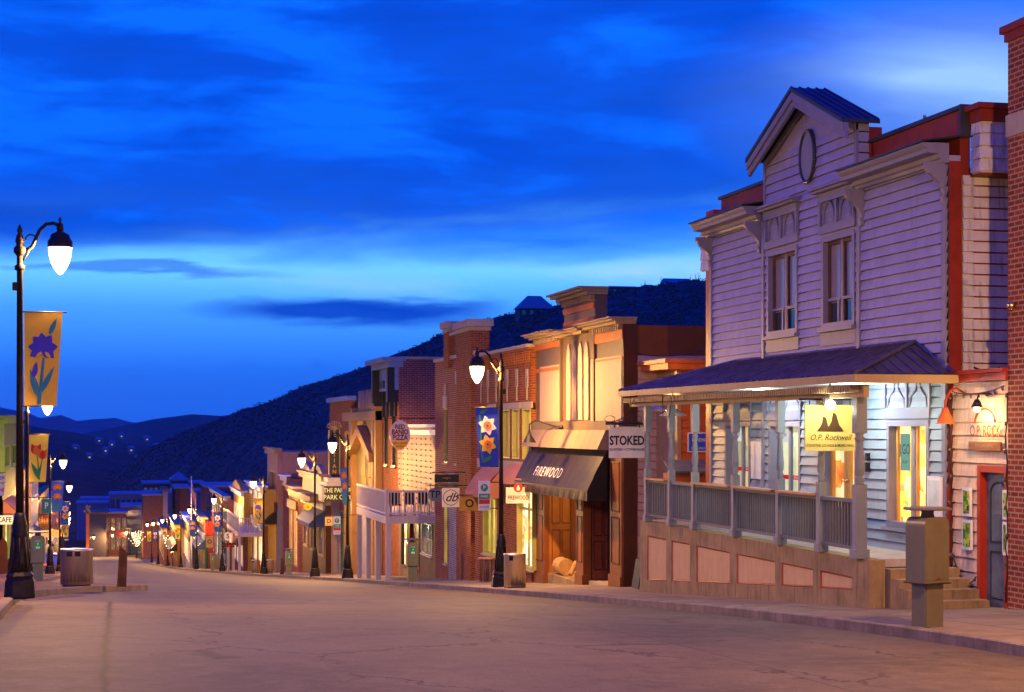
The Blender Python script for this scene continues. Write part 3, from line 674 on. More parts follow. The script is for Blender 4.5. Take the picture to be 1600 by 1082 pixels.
# upper windows: hood, frieze with arches, frame, apron
for r in (upA, upB):
    o = window(sal, S, r, GREYT, GD2, .10, .09, .05, (1, 0), False, name='upper_window', mw=.04); SASH = paint('sash_brown', (.10, .05, .04), .5)
    b = MB(); m_ = (r[0]+r[1])/2
    for (a_, c_) in ((r[0]+.002, m_-.042), (m_+.042, r[1]-.002)):
        b.fb(S, a_, a_+.045, r[2]+.002, r[3]-.002, -.088, -.045); b.fb(S, c_-.045, c_, r[2]+.002, r[3]-.002, -.088, -.045); b.fb(S, a_+.046, c_-.046, r[3]-.06, r[3]-.004, -.087, -.047)
    b.build('sash', SASH, o)
    b = MB(); u0, u1 = r[0]-.16, r[1]+.16; zt = r[3]+.09
    b.fb(S, u0, u1, zt+.06, zt+.20, 0, .075); b.fb(S, u0+.05, u1-.05, zt+.20, zt+.62, 0, .035); b.fb(S, u0, u1, zt+.62, zt+.78, 0, .10)
    b.prism([(0, 0)]*3, S, 0, 0) if False else None
    b.build('frieze', GREYT, o)
    c = MB(); c.fb(S, u0-.06, u1+.06, zt+.785, zt+.83, 0, .20); c.fb(S, u0-.10, u1+.10, zt+.833, zt+.88, 0, .26); c.build('hood', GREYT, o)
    c = MB(); uw = (u1-u0-.1)
    for k in range(2):
        cu_ = u0+.05 + uw*(k+.5)/2; R1 = uw*.17
        pts = [(cu_+R1*cos(q), zt+.24+R1*1.5*sin(q)) for q in [pi*i/10 for i in range(11)]]
        for a_, b_2 in zip(pts, pts[1:]):
            c.tube([S.P(a_[0], a_[1], .05), S.P(b_2[0], b_2[1], .05)], .022, 5, False)
        c.fb(S, cu_-.025, cu_+.025, zt+.24+R1*1.5, zt+.62, .03, .075)
    for k in range(3):
        cu_ = u0+.05+uw*k/2; c.fb(S, cu_-.035, cu_+.035, zt+.2, zt+.62, .03, .085)
    c.build('arch_trim', GREYT, o)
    c = MB(); c.fb(S, u0, u1, r[2]-.16, r[2]-.095, 0, .13); c.fb(S, u0+.02, u1-.02, r[2]-.40, r[2]-.163, 0, .04); c.build('sill', GREYT, o)
    c = MB()
    for k in range(2):
        a_ = r[0] + (r[1]-r[0])*(k+.06)/2; a2 = r[0] + (r[1]-r[0])*(k+.94)/2; hh = r[2]+(r[3]-r[2])*.27
        c.fb(S, a_, a2, hh, hh+.05, -.09, -.02)
        c.fb(S, a_+.08, a_+.13, r[2], hh, -.088, -.03)
    c.build('sash_bar', GREYT, o)
    MB().fb(S, r[0]+.05, r[1]-.05, r[2]+.02, r[2]+(r[3]-r[2])*.25, -.09, -.084).build('lower_pane', GD, o)
# oval medallion
b = MB(); cu_, cz = S.u(1266), S.v(1266, 245)
pts = [(cu_+.33*cos(q), cz+.47*sin(q)) for q in [2*pi*i/28 for i in range(28)]]; b.prism(pts, S, .0, .06); md = b.build('medallion', paint('slate_board', (.22, .23, .27), .6, .1, .2), sal)
b = MB()
for k in range(28):
    a_, c_ = pts[k], pts[(k+1) % 28]; b.tube([S.P(a_[0], a_[1], .06), S.P(c_[0], c_[1], .06)], .035, 6, False)
b.build('medallion_rim', DKROOF, md)
# body behind the front, side wall with its boxed end
body = MB(); body.box(XS+.43, XS+9, uR+.01, uL-.1, -3.6, 4.0); body.build('rear_block', DARKRED, sal)
SW = Fr('F', uR-.0); b = MB(); clap_wall(b, SW, XS+.24, XS+1.6, -3.1, 3.87, [], .168, .022, .1); sw = b.build('side_wall', paint('weathered_white_board', (.56, .53, .53), .7, .12, .85), sal)
b = MB(); clap_wall(b, Fr('F', uR-.36), XS+.36, XS+1.7, 3.87, 4.64, [], .2, .02, .3)
clap_wall(b, Fr('R', XS+.35), uR-.355, uR-.06, 3.87, 4.64, [], .2, .012, .01); b.build('boxed_return', paint('weathered_white_board', (0, 0, 0)), sal)
b = MB(); b.box(XS+.32, XS+1.7, uR-.42, uR-.0, 4.643, 4.82); b.box(XS+.24, XS+1.7, uR-.50, uR-.0, 4.822, 4.905); b.build('return_cap', DARKRED, sal); MB().box(XS+.36, XS+1.7, uR-.34, uR-.01, 3.84, 3.868).build('return_soffit', DARKRED, sal)
b = MB(); clap_wall(b, Fr('R', XS+.02), uL+.17, uL+.75, 3.39, 4.29, [], .2, .02, .5); b.build('boxed_return', paint('weathered_white_board', (0, 0, 0)), sal)
b = MB(); b.box(XS-.06, XS+.6, uL+.14, uL+.82, 4.295, 4.41); b.box(XS-.12, XS+.6, uL+.10, uL+.90, 4.412, 4.50); b.build('return_cap', REDP, sal)
# lower floor joinery
DOORP = paint('honey_door', (.50, .26, .07), .4, .15, .2)
WARMJ = interior('room_saloon', [(.35, .05, .01), (.9, .32, .04), (1, .55, .10), (1, .8, .3), (.8, .25, .05)], 1.5, (4.0, 5.0))
ow = window(sal, S, lowR, GREYT, WARMJ, .14, .10, .04, (1, 0), True, name='lower_window', mw=.045)
b = MB(); m_ = (lowR[0]+lowR[1])/2
for (a_, c_) in ((lowR[0], m_-.05), (m_+.05, lowR[1])):
    for (x, y) in ((a_, a_+.07), (c_-.07, c_)): b.fb(S, x, y, lowR[2], lowR[3], -.13, -.09)
b.build('inner_frame', DOORP, ow)
b = MB(); b.fb(S, m_+.22, lowR[1]-.09, lowR[3]-.72, lowR[3]-.12, -.13, -.126); pt = b.build('window_poster', emit('poster_green', (.30, .62, .50), .55), ow)
# (u grows away from the camera, so lettering on right-hand walls runs toward smaller u)
tb = text_mb('J.GO', S, (m_+.22+lowR[1]-.09)/2, lowR[3]-.38, .17, -.126, flip=True, sx=.8); tb.build('poster_lettering', paint('ink', (.01, .02, .03)), ow)
tb = text_mb('GALLERY', S, (m_+.22+lowR[1]-.09)/2, lowR[3]-.58, .05, -.126, flip=True, sx=.8); tb.build('poster_lettering', paint('ink', (.01, .02, .03)), ow)
GRN = interior('room_green', [(.06, .10, .08), (.25, .35, .25), (.55, .6, .35), (.8, .6, .25)], .6, (5.0, 1.0))
for r in (w1, w2):
    o = window(sal, S, r, GREYT, GRN, .14, .09, .04, (1, 0), True, name='lower_window', mw=.05)
    b = MB(); b.fb(S, r[0]+.05, r[1]-.05, r[2]+.55, r[2]+.63, -.131, -.127); b.build('red_strip', emit('strip_red', (.8, .03, .02), .6), o)
    tb = text_mb('50-5-06', S, (r[0]+r[1])/2-.2, r[2]+.59, .045, -.127, flip=True); tb.build('strip_lettering', emit('strip_white', (1, .9, .85), .8), o)
    b = MB(); m_2 = (r[0]+r[1])/2; b.fb(S, m_2+.08, r[1]-.03, r[3]-.30, r[3]-.05, -.131, -.127); b.build('notice', emit('notice_white', (.9, .9, .9), .7), o)
    tb = text_mb('STOKED', S, (m_2+.05+r[1])/2, r[3]-.16, .06, -.127, flip=True, sx=.8, bold=.01); tb.build('notice_lettering', paint('ink', (0, 0, 0)), o)
d_ = window(sal, S, dr, GREYT, WARM2, .22, .10, .04, (0, 0), False, name='entrance')
b = MB(); m_ = (dr[0]+dr[1])/2
for (a_, c_) in ((dr[0], m_-.01), (m_+.01, dr[1])):
    b.fb(S, a_, a_+.11, dr[2], dr[3], -.21, -.15); b.fb(S, c_-.11, c_, dr[2], dr[3], -.21, -.15)
    b.fb(S, a_, c_, dr[2], dr[2]+.5, -.209, -.152); b.fb(S, a_, c_, dr[3]-.12, dr[3], -.209, -.152)
dd = b.build('double_door', DOORP, d_)
b = MB(); b.ball(S.P(m_-.06, dr[2]+1.0, -.12), .03); b.ball(S.P(m_+.06, dr[2]+1.0, -.12), .03); dd['_x'] = 1; b.build('door_knob', metal('brass', (.8, .55, .2), .25), d_)
# funnel trim above each lower opening
for r in (lowR, w1, w2, dr):
    b = MB(); u0, u1 = r[0]-.13, r[1]+.13; zt = r[3]+.12; uw = u1-u0
    b.fb(S, u0, u1, zt+.0, zt+.18, 0, .05); b.fb(S, u0, u1, zt+.18, zt+.62, 0, .02); b.fb(S, u0, u1, zt+.62, zt+.80, 0, .06)
    for k in range(2):
        c0 = u0 + uw*(k+.5)/2
        for sg in (-1, 1):
            pts = [(c0+sg*uw*.20, zt+.18), (c0+sg*uw*.17, zt+.34), (c0+sg*.09, zt+.46), (c0+sg*.05, zt+.60)]
            for p, q in zip(pts, pts[1:]): b.tube([S.P(p[0], p[1], .035), S.P(q[0], q[1], .035)], .02, 5, False)
    for k in range(3): b.fb(S, u0+uw*k/2-.035, u0+uw*k/2+.035, zt+.18, zt+.62, .02, .06)
    b.build('window_hood', GREYT, sal)
b = MB(); r = S.rect(1178, 1192, 690, 748); b.fb(S, *r, .03, .07); o = b.build('menu_board', paint('white_paint', (.75, .74, .70), .4, .05, .1), sal)
b = MB(); r = S.rect(1457, 1478, 744, 832); b.fb(S, *r, .03, .09); o = b.build('menu_case', paint('white_paint', (0, 0, 0)), sal)
MB().fb(S, r[0]+.05, r[1]-.05, r[2]+.06, r[3]-.06, .09, .096).build('menu_sheet', paint('paper', (.55, .60, .58), .6, .2, .1), o)
b = MB(); r = S.rect(1360, 1363, 708, 720); b.fb(S, *r, .04, .10); r2 = S.rect(1357, 1363, 723, 737); b.fb(S, *r2, .04, .12); b.build('key_box', paint('black_plastic', (.015, .015, .02), .4), sal)

# ---- porch: roof
XE = 10.70; y0, y1 = 23.85, 36.2; ze, zr_ = .80, 1.355; ya, yb = 25.33, 33.4
b = MB(); NSL = 46
E0, E1, E2, E3 = (XE, y0, ze), (XE, y1, ze), (XS-.02, y0+.18, ze+.02), (XS-.02, y1+.1, ze)
A0, A1 = (XS-.02, ya, zr_), (XS-.02, yb, zr_)
b.add([E0, E1, A1, A0], [(0, 1, 2, 3)]); b.add([E0, A0, E2], [(0, 1, 2)]); b.add([E1, E3, A1], [(0, 1, 2)])
b.add([(XE, y0, ze-.05), (XE, y1, ze-.05), (XS-.02, y1, ze-.05), (XS-.02, y0+.1, ze-.04)], [(0, 3, 2, 1)])
pr = b.build('porch_roof', ROOFB, sal)
b = MB()                                               # standing ribs
lerp = lambda A, B, t: tuple(A[i]+(B[i]-A[i])*t for i in range(3))
for k in range(NSL+1):
    t = k/NSL; y = y0+(y1-y0)*t
    if y < ya: q = (y-y0)/(ya-y0); B_ = lerp(E0, A0, q)
    elif y > yb: q = (y1-y)/(y1-yb); B_ = lerp(E1, A1, q)
    else: B_ = (XS-.02, y, zr_)
    b.tube([(XE, y, ze+.01), (B_[0], B_[1], B_[2]+.01)], .016, 4, False)
for k in range(1, 8):
    t = k/8; F0 = lerp(E0, E2, t); m2 = lerp(E0, A0, t) if False else lerp(E0, A0, min(1, t*1.0)); b.tube([(F0[0], F0[1], F0[2]+.01), (m2[0], m2[1], m2[2]+.012)], .014, 4, False)
for A_, B_ in ((E0, A0), (A0, E2), (A0, A1), (E1, A1)): b.tube([(A_[0], A_[1], A_[2]+.02), (B_[0], B_[1], B_[2]+.02)], .035, 6, False)
b.build('roof_rib', ROOFB, pr)
FAS = paint('tan_fascia', (.34, .24, .12), .6, .12, .3)
b = MB(); b.box(XE-.03, XE+.02, y0-.03, y1, ze-.12, ze-.002); b.box(XE+.023, XS-.05, y0-.03, y0+.02, ze-.13, ze-.002); b.box(XE+.2, XE+.28, y0+.15, y1-.1, ze-.34, ze-.152)
b.build('fascia', FAS, pr)
b = MB(); y = y0+.3
while y < y1-.1: b.box(XE+.04, XE+.19, y, y+.045, ze-.26, ze-.152); y += .09
b.build('dentil_molding', FAS, pr)
b = MB(); b.box(XE+.03, XS-.03, y0+.03, y1, ze-.075, ze-.055); b.build('ceiling', paint('white_paint', (0, 0, 0)), pr)
# ---- porch: posts
PY = [XP*rr(p) for p in (1343, 1283, 1219, 1149, 1086, 1049, 1012)]
post0 = None
for i, y in enumerate(PY):
    b = MB(); s_ = .075; zb = DECKZ+.0; zt = ze-.30
    s_ = .085 if i == 0 else .065
    b.box(XP-s_*1.35, XP+s_*1.35, y-s_*1.35, y+s_*1.35, zb+.003, zb+.14); b.box(XP-s_, XP+s_, y-s_, y+s_, zb+.14, zb+1.12)
    prof = [(s_*.95, zb+1.12), (s_*.6, zb+1.15), (s_*1.0, zb+1.19), (s_*.6, zb+1.23), (s_*.9, zb+1.28), (s_*.95, zb+1.4), (s_*.62, zb+1.75), (s_*.6, zb+1.78), (s_*1.0, zb+1.82), (s_*.6, zb+1.86), (s_*.95, zb+1.90)]
    b.lathe((XP, y, 0), prof, 14); b.box(XP-s_, XP+s_, y-s_, y+s_, zb+1.90, zt+.05)
    b.build('porch_post', POSTP, sal)
# railings between posts
for a_, c_ in zip(PY, PY[1:]):
    b = MB(); zt = DECKZ+.90; zb = DECKZ+.16
    b.box(XP-.045, XP+.045, a_+.08, c_-.08, zt-.06, zt-.005); b.box(XP-.03, XP+.03, a_+.08, c_-.08, zb-.04, zb+.01)
    n = max(6, int((c_-a_-.16)/.112))
    for k in range(n):
        y = a_+.1+(c_-a_-.2)*(k+.5)/n; b.box(XP-.016, XP+.016, y-.018, y+.018, zb+.01, zt-.06)
    o = b.build('railing', RAILP, sal)
    if c_ - a_ > 1.5:
        MB().box(XP-.14, XP+.02, a_+.1, c_-.12, zt-.004, zt+.03).build('drink_shelf', paint('varnished_shelf', (.45, .22, .09), .4), o)
# ---- porch base: concrete with framed panels
yl, yr = PW.u(1004), PW.u(1352)
b = MB(); H = []
zb0 = lambda y: walk(XP, y) - .12
for i, (a_, c_, t, bt) in enumerate([(1011, 1041, 838, 904), (1049, 1078, 846, 909), (1088, 1140, 855, 912), (1151, 1211, 867, 915), (1221, 1270, 883, 921), (1281, 1331, 896, 927)]):
    ua, uc = PW.u(c_), PW.u(a_); zt = DECKZ-.30; zb_a, zb_c = walk(XP, ua)+.26, walk(XP, uc)+.26
    H.append((ua, uc, zb_a, zb_c, zt))
ys_ = [yr, yl]
top = [(yr, DECKZ-.005), (yl, DECKZ-.005)]
b.prism([(yr, zb0(yr)), (yl, zb0(yl)), (yl, DECKZ-.004), (yr, DECKZ-.004)], PW, -.25, -.035)
us = sorted([yr, yl] + [h[0] for h in H] + [h[1] for h in H])
for a_, c_ in zip(us, us[1:]):
    h = next((h for h in H if abs(h[0]-a_) < 1e-6), None)
    if h is None: b.prism([(a_, zb0(a_)), (c_, zb0(c_)), (c_, DECKZ-.004), (a_, DECKZ-.004)], PW, -.035, 0)
    else:
        b.prism([(a_, zb0(a_)), (c_, zb0(c_)), (c_, h[3]), (a_, h[2])], PW, -.035, 0); b.prism([(a_, h[4]), (c_, h[4]), (c_, DECKZ-.004), (a_, DECKZ-.004)], PW, -.035, 0)
b.box(XP, XS-.01, yl, yl+.18, walk(XP, yl)-.3, DECKZ-.004)
b.box(XP, XP+.25, yr-.16, yr-.001, walk(XP, yr)-.2, DECKZ-.004)
pb = b.build('porch_base', CONC, sal)
b = MB(); r_ = MB()
for h in H:
    b.prism([(h[0]+.03, h[2]+.03), (h[1]-.03, h[3]+.03), (h[1]-.03, h[4]-.03), (h[0]+.03, h[4]-.03)], PW, -.03, -.022)
    for p in (((h[0]+.012, h[2]), (h[0]+.012, h[4])), ((h[1]-.012, h[3]), (h[1]-.012, h[4])), ((h[0], h[4]-.012), (h[1], h[4]-.012)), ((h[0], h[2]+.012), (h[1], h[3]+.012))):
        r_.tube([PW.P(p[0][0], p[0][1], -.02), PW.P(p[1][0], p[1][1], -.02)], .013, 4, False)
b.build('wall_panel', PANELC, pb); r_.build('red_bead', paint('bead_red', (.42, .08, .03)), pb)
b = MB(); b.box(XP+.255, XS-.06, yr+.003, yl+.18, DECKZ-.12, DECKZ); b.build('deck', DECK, sal)
# steps at the near end, facing up the street
XT0, XT1 = XP+.27, XS+.0; ns = 5; zg = walk(12, yr-1.2)-.02; rise = (DECKZ-zg)/ns
b = MB()
for k in range(ns-1):
    b.box(XT0, XT1, yr-.30*(ns-1-k), yr-.003 if k == ns-2 else yr-.30*(ns-2-k), zg-.3, zg+rise*(k+1))
b.build('steps', CONC, sal)
# ---- lamps under the porch: a bright floodlight on the sign bracket (lit)
sg_ = thing('hanging_pub_sign', 'pale yellow hanging sign of the saloon under the porch eave, lit by a bright lamp', 'sign', (11.05, 25.5, .3))
SF = Fr('F', 25.55); r = SF.rect(1258, 1336, 633, 705); SIGNY = paint('sign_yellow', (.50, .43, .12), .5, .06, .1)
MB().fb(SF, r[0], r[1], r[2], r[3], -.03, 0).build('sign_board', SIGNY, sg_)
cx = (r[0]+r[1])/2; BRN = paint('sign_brown', (.05, .025, .01), .6)
b = MB()
for (dx_, w_, h_) in ((-.10, .13, .24), (.07, .16, .30)):
    b.prism([(cx+dx_-w_, r[3]-.42), (cx+dx_-w_*.55, r[3]-.42+h_*.3), (cx+dx_-w_*.3, r[3]-.42+h_*.55), (cx+dx_-.02, r[3]-.42+h_), (cx+dx_+.03, r[3]-.42+h_*.9), (cx+dx_+w_*.5, r[3]-.42+h_*.35), (cx+dx_+w_, r[3]-.42)], SF, .0, .008 if dx_ < 0 else .011)
b.build('sign_emblem', BRN, sg_)
text_mb('O.P. Rockwell', SF, cx, r[2]+.21, .095, .0, shear=.35, sx=.92).build('lettering', BRN, sg_)
text_mb('COCKTAIL LOUNGE & MUSIC HALL', SF, cx, r[2]+.085, .042, .0, bold=.012, sx=.86).build('lettering', BRN, sg_)
b = MB(); b.tube([(r[0]-.1, 25.56, r[3]+.09), (r[1]+.1, 25.56, r[3]+.09)], .016, 8)
for x in (r[0]+.08, r[1]-.08): b.tube([(x, 25.56, r[3]+.09), (x, 25.56, r[3]-.01)], .008, 6)
b.tube([(cx, 25.56, r[3]+.09), (cx, 25.56, ze-.05)], .014, 6); b.build('sign_bracket', BLACKM, sg_)
fl = thing('floodlight', 'glaring white floodlight hanging over the pale yellow saloon sign', 'lamp', (cx-.12, 25.3, .35))
b = MB(); b.bevbox(cx-.22, cx-.04, 25.28, 25.40, .36, .50, .02); b.tube([(cx-.13, 25.4, .46), (cx-.13, 25.56, r[3]+.09)], .012, 6); b.build('housing', BLACKM, fl)
MB().ball((cx-.13, 25.24, .36), .075, 12).build('bulb_glass', emit('flood_emit', (1, .95, .75), 60), fl)
LG = []
light(fl, (cx-.13, 24.95, .28), 34, (1, .95, .72), .08)
light(fl, (11.6, 26.3, .45), 105, (.82, .95, 1), .12)
pf = thing('porch_ceiling_light', 'small round ceiling light near the middle of the porch', 'lamp', (11.75, 30.5, ze-.08))
MB().lathe((11.75, 30.5, ze-.20), [(.05, 0), (.12, .02), (.13, .10), (.10, .12)], 16).build('diffuser', emit('ceil_emit', (1, .95, .85), 10), pf); light(pf, (11.75, 30.5, ze-.34), 70, (.85, .95, 1), .1)
# pendant lamps beyond the porch corner and the wall spot
for k, (px, py) in enumerate(((1020, 640), (1052, 648))):
    y = 11.6*rr(px); z = ZP(py, 11.6, y)
    t = thing('pendant_lamp', ['white enamel pendant shade nearer the coffee-house sign', 'white enamel pendant shade nearer the second porch post'][k], 'lamp', (11.6, y, z), 'pendant shades beside the porch')
    MB().lathe((11.6, y, z-.03), [(.30, 0), (.29, .02), (.10, .12), (.05, .17), (.03, .24)], 18).build('lamp_shade', paint('enamel', (.7, .68, .62), .3, .05, .1), t)
    MB().tube([(11.6, y, z+.2), (11.6, y, ze+.05)], .01, 6).build('stem', BLACKM, t)
sat = thing('satellite_dish', 'small dish aerial on the roof right of the saloon gable', 'aerial', (XS+.6, gy-2.5, 4.9))
b = MB(); c_ = Vector((XS+.85, S.u(1368)-.1, S.v(1368, 197))); b.tube([(c_.x-.25, c_.y, 4.9), (c_.x-.22, c_.y, c_.z+.02), c_], .02, 6); b.build('bracket', BLACKM, sat)
b = MB(); n_ = Vector((.75, -.2, .35)).normalized(); a_ = n_.cross(Vector((0, 0, 1))).normalized(); e_ = n_.cross(a_)
rings = [(.02, 0), (.10, .02), (.17, .06)]; vs = []
for R1, dz in rings:
    for k in range(14): q = 2*pi*k/14; vs.append(c_ + (a_*cos(q)+e_*sin(q))*R1*1.15 + n_*dz)
b.add(vs, [(i*14+k, i*14+(k+1) % 14, (i+1)*14+(k+1) % 14, (i+1)*14+k) for i in range(2) for k in range(14)] + [tuple(range(14))], True); b.build('dish', GREYT, sat)
# ---------------------------------------------------------------- brick block at the right edge
BR_R = brick('red_brick', (.36, .065, .03), (.22, .038, .02), (.40, .28, .18))
BR_O = brick('orange_brick', (.38, .085, .02), (.22, .042, .012), (.30, .18, .09))
BR_P = brick('plum_brick', (.26, .05, .05), (.18, .035, .04), (.26, .20, .20), .24, .085)
BR_W = brick('white_brick', (.46, .44, .42), (.38, .36, .34), (.14, .12, .11))
STONE = paint('cut_stone', (.36, .30, .23), .8, .1, .3, .2, 4.0, False)
WHT = paint('white_paint', (0, 0, 0)); CREAM = paint('cream_paint', (.32, .22, .11), .55, .1, .25); BROWN = paint('brown_panel', (.20, .065, .014), .45, .12, .2)
BLK = paint('black_plastic', (0, 0, 0)); GREENT = paint('olive_trim', (.34, .33, .09), .5, .1, .2)
XR = 12.40; Y1 = XR*rr(1575)
t = thing('brick_building', 'tall red brick building with a pale stone band at the right edge of the street', 'building', (XR, Y1, -2.8))
MB().box(XR, XR+9, 8, Y1, -3.2, 5.62).build('wall', BR_R, t)
b = MB(); zs = ZP(215, XR, Y1), ZP(181, XR, Y1); b.box(XR-.025, XR+9.02, 7.98, Y1+.025, zs[0], zs[1]); b.build('stone_band', STONE, t)
b = MB(); b.box(XR-.09, XR+9.05, 7.9, Y1+.09, 5.62, 5.72); b.box(XR-.04, XR+.1, 7.9, Y1+.04, 5.5, 5.619); b.build('coping', DARKRED, t)
b = MB(); b.ball((XR-.06, XR*rr(1586), ZP(478, XR, XR*rr(1586))), .06); b.build('wall_fitting', metal('brass', (0,)), t)
# ---------------------------------------------------------------- narrow shop between
XL = 12.46; SF2 = Fr('R', XL); ya_, yb_ = Y1+.0, uR-.04
t = thing('narrow_shop', 'narrow cream clapboard shopfront with a dark arched door beside the brick building', 'building', (XL, (ya_+yb_)/2, -2.7))
dR = SF2.rect(1536, 1574, 738, 946); dR = (dR[0], dR[1], walk(XL, 24)-.0, dR[3])
b = MB(); clap_wall(b, SF2, ya_+.01, yb_-.01, walk(XL, 24)-.3, .68, [dR], .2, .022, .2); b.build('clapboard_wall', paint('peach_board', (.62, .44, .30), .6, .1, .5), t)
b = MB(); b.fb(SF2, ya_, yb_, .685, .80, -.3, .10); b.fb(SF2, ya_, yb_, .803, .86, -.9, .16); b.build('cornice', REDP, t)
b = MB(); b.fb(SF2, dR[0]-.09, dR[0], dR[2], dR[3]+.1, -.1, .05); b.fb(SF2, dR[1], dR[1]+.09, dR[2], dR[3]+.1, -.1, .05); b.fb(SF2, dR[0], dR[1], dR[3], dR[3]+.1, -.1, .047); b.build('door_frame', REDP, t)
SL = paint('slate_door', (.10, .13, .15), .35, .3, .4)
b = MB(); b.fb(SF2, dR[0], dR[1], dR[2], dR[3], -.12, -.06); do = b.build('door', SL, t)
b = MB(); c_ = (dR[0]+dR[1])/2; hw = (dR[1]-dR[0])*.32; H_ = dR[3]-dR[2]
def ring(pts, rad, fr, w, b=b):
    for p, q in zip(pts, pts[1:]+pts[:1]): b.tube([fr.P(p[0], p[1], w), fr.P(q[0], q[1], w)], rad, 5, False)
arc = [(c_+hw*cos(q), dR[3]-.30+.16*sin(q)) for q in [pi*i/8 for i in range(9)]]
ring(arc + [(c_-hw, dR[2]+H_*.50), (c_+hw, dR[2]+H_*.50)], .018, SF2, -.058); ring([(c_-hw, dR[2]+H_*.43), (c_+hw, dR[2]+H_*.43), (c_+hw, dR[2]+.2), (c_-hw, dR[2]+.2)], .018, SF2, -.058); b.build('door_panel', paint('slate_dark', (.03, .04, .045), .4), do)
b = MB(); hx = dR[0]+.08; b.tube([SF2.P(hx, dR[2]+H_*.52, -.05), SF2.P(hx, dR[2]+H_*.53, .0), SF2.P(hx, dR[2]+H_*.74, .0), SF2.P(hx, dR[2]+H_*.75, -.05)], .014, 6); b.build('door_handle', BLACKM, do)
for (p0, p1, a_, c__) in ((1509, 1522, 762, 806), (1509, 1523, 812, 858), (1577, 1585, 766, 812), (1577, 1586, 816, 868)):
    r = SF2.rect(p0, p1, a_, c__); 
    if r[0] < ya_: r = (ya_+.03, ya_+.16, r[2], r[3])
    f_ = MB().fb(SF2, *r, .03, .06).build('poster_frame', WHT, t); MB().fb(SF2, r[0]+.03, r[1]-.03, r[2]+.04, r[3]-.04, .06, .064).build('poster', interior('poster_leaf', [(.02, .05, .01), (.10, .25, .03), (.5, .5, .05), (.03, .06, .02)], .15, (14, 14)), f_)
sgn = thing('wooden_name_board', 'small lit carved board with cut-out lettering above the dark arched door', 'sign', (XL, SF2.u(1550), SF2.v(1550, 705)))
r = SF2.rect(1520, 1578, 690, 704); r = (max(r[0], ya_+.1), r[1], r[2], r[3])
MB().fb(SF2, r[0]+.1, r[1], r[2], r[3], .04, .07).build('sign_board', BROWN, sgn)
text_mb('COCKTAIL LOUNGE & MUSIC HALL', SF2, (r[0]+.1+r[1])/2, (r[2]+r[3])/2, .045, .07, flip=True, bold=.01, sx=.55).build('lettering', CREAM, sgn)
text_mb('O.P. ROCK', SF2, (r[0]+.1+r[1])/2, r[3]+.15, .17, .05, flip=True, sx=.8, bold=.02).build('lettering', BROWN, sgn)
b = MB(); pts = [((r[0]+.1+r[1])/2+.3*cos(q), r[3]+.28+.2*sin(q)) for q in [pi*i/10 for i in range(11)]]
for p, q in zip(pts, pts[1:]): b.tube([SF2.P(p[0], p[1], .06), SF2.P(q[0], q[1], .06)], .014, 5, False)
b.build('sign_arch', BROWN, sgn)
# goose-neck spot and wall light at the shop
g_ = thing('gooseneck_lamp', 'orange-red gooseneck lamp on the saloon corner pointing down', 'lamp', (12.2, 23.8, .2))
yy = 23.8; zq = ZP(650, 12.15, yy)
b = MB(); b.tube([(XS+.05, yy, zq+.33), (12.3, yy, zq+.42), (12.2, yy, zq+.38), (12.12, yy, zq+.22), (12.12, yy, zq+.1)], .018, 8); b.build('arm', REDP, g_)
MB().lathe((12.12, yy, zq-.12), [(.15, 0), (.13, .03), (.07, .16), (.04, .24)], 14).build('lamp_shade', paint('orange_shade', (.55, .12, .03), .4), g_)
wl = thing('wall_lamp', 'small warm lamp over the carved board above the arched door', 'lamp', (12.3, SF2.u(1550), .45))
yw = SF2.u(1550); MB().lathe((12.22, yw, .30), [(.09, 0), (.05, .08), (.03, .12)], 12).build('lamp_shade', BLACKM, wl); MB().tube([(12.22, yw, .41), (12.25, yw, .5), (XL, yw, .5)], .012, 6).build('arm', BLACKM, wl)
MB().ball((12.22, yw, .28), .05, 10).build('bulb_glass', emit('warm_bulb', (1, .6, .25), 25), wl); light(wl, (12.16, yw, .18), 45, (1, .60, .25), .05)
# cables and dead fairy lights round the door
ca = thing('string_lights', 'dark string lights looped around the narrow shopfront and its door', 'lights', (XL, 24, -1)); b = MB(); r_ = random.Random(5)
def swag(P0, P1, sag, n=14):
    return [Vector(P0)*(1-k/n)+Vector(P1)*(k/n)-Vector((0, 0, sag*4*(k/n)*(1-k/n))) for k in range(n+1)]
runs = [swag(SF2.P(ya_+.05, .6, .1), SF2.P(yb_-.1, .55, .1), .07), [Vector(SF2.P(yb_-.06+r_.uniform(-.03, .03), .5-k*.2, .06)) for k in range(16)], [Vector(SF2.P(ya_+.04+r_.uniform(-.03, .03), .5-k*.2, .06)) for k in range(16)], swag(SF2.P(yb_-.08, -1.9, .06), SF2.P(dR[1]+.1, -2.2, .06), .25)]
for p in runs: b.tube(p, .012, 5)
b.build('cable', BLACKM, ca); b = MB()
for p in runs:
    for q in p[::2]: b.lathe((q.x-.02, q.y, q.z-.07), [(.012, 0), (.022, .02), (.015, .06)], 6)
b.build('string_bulbs', glassdark('bulb_dead', (.10, .07, .04)), ca)  # single unlit bulbs along the cables, all in one mesh

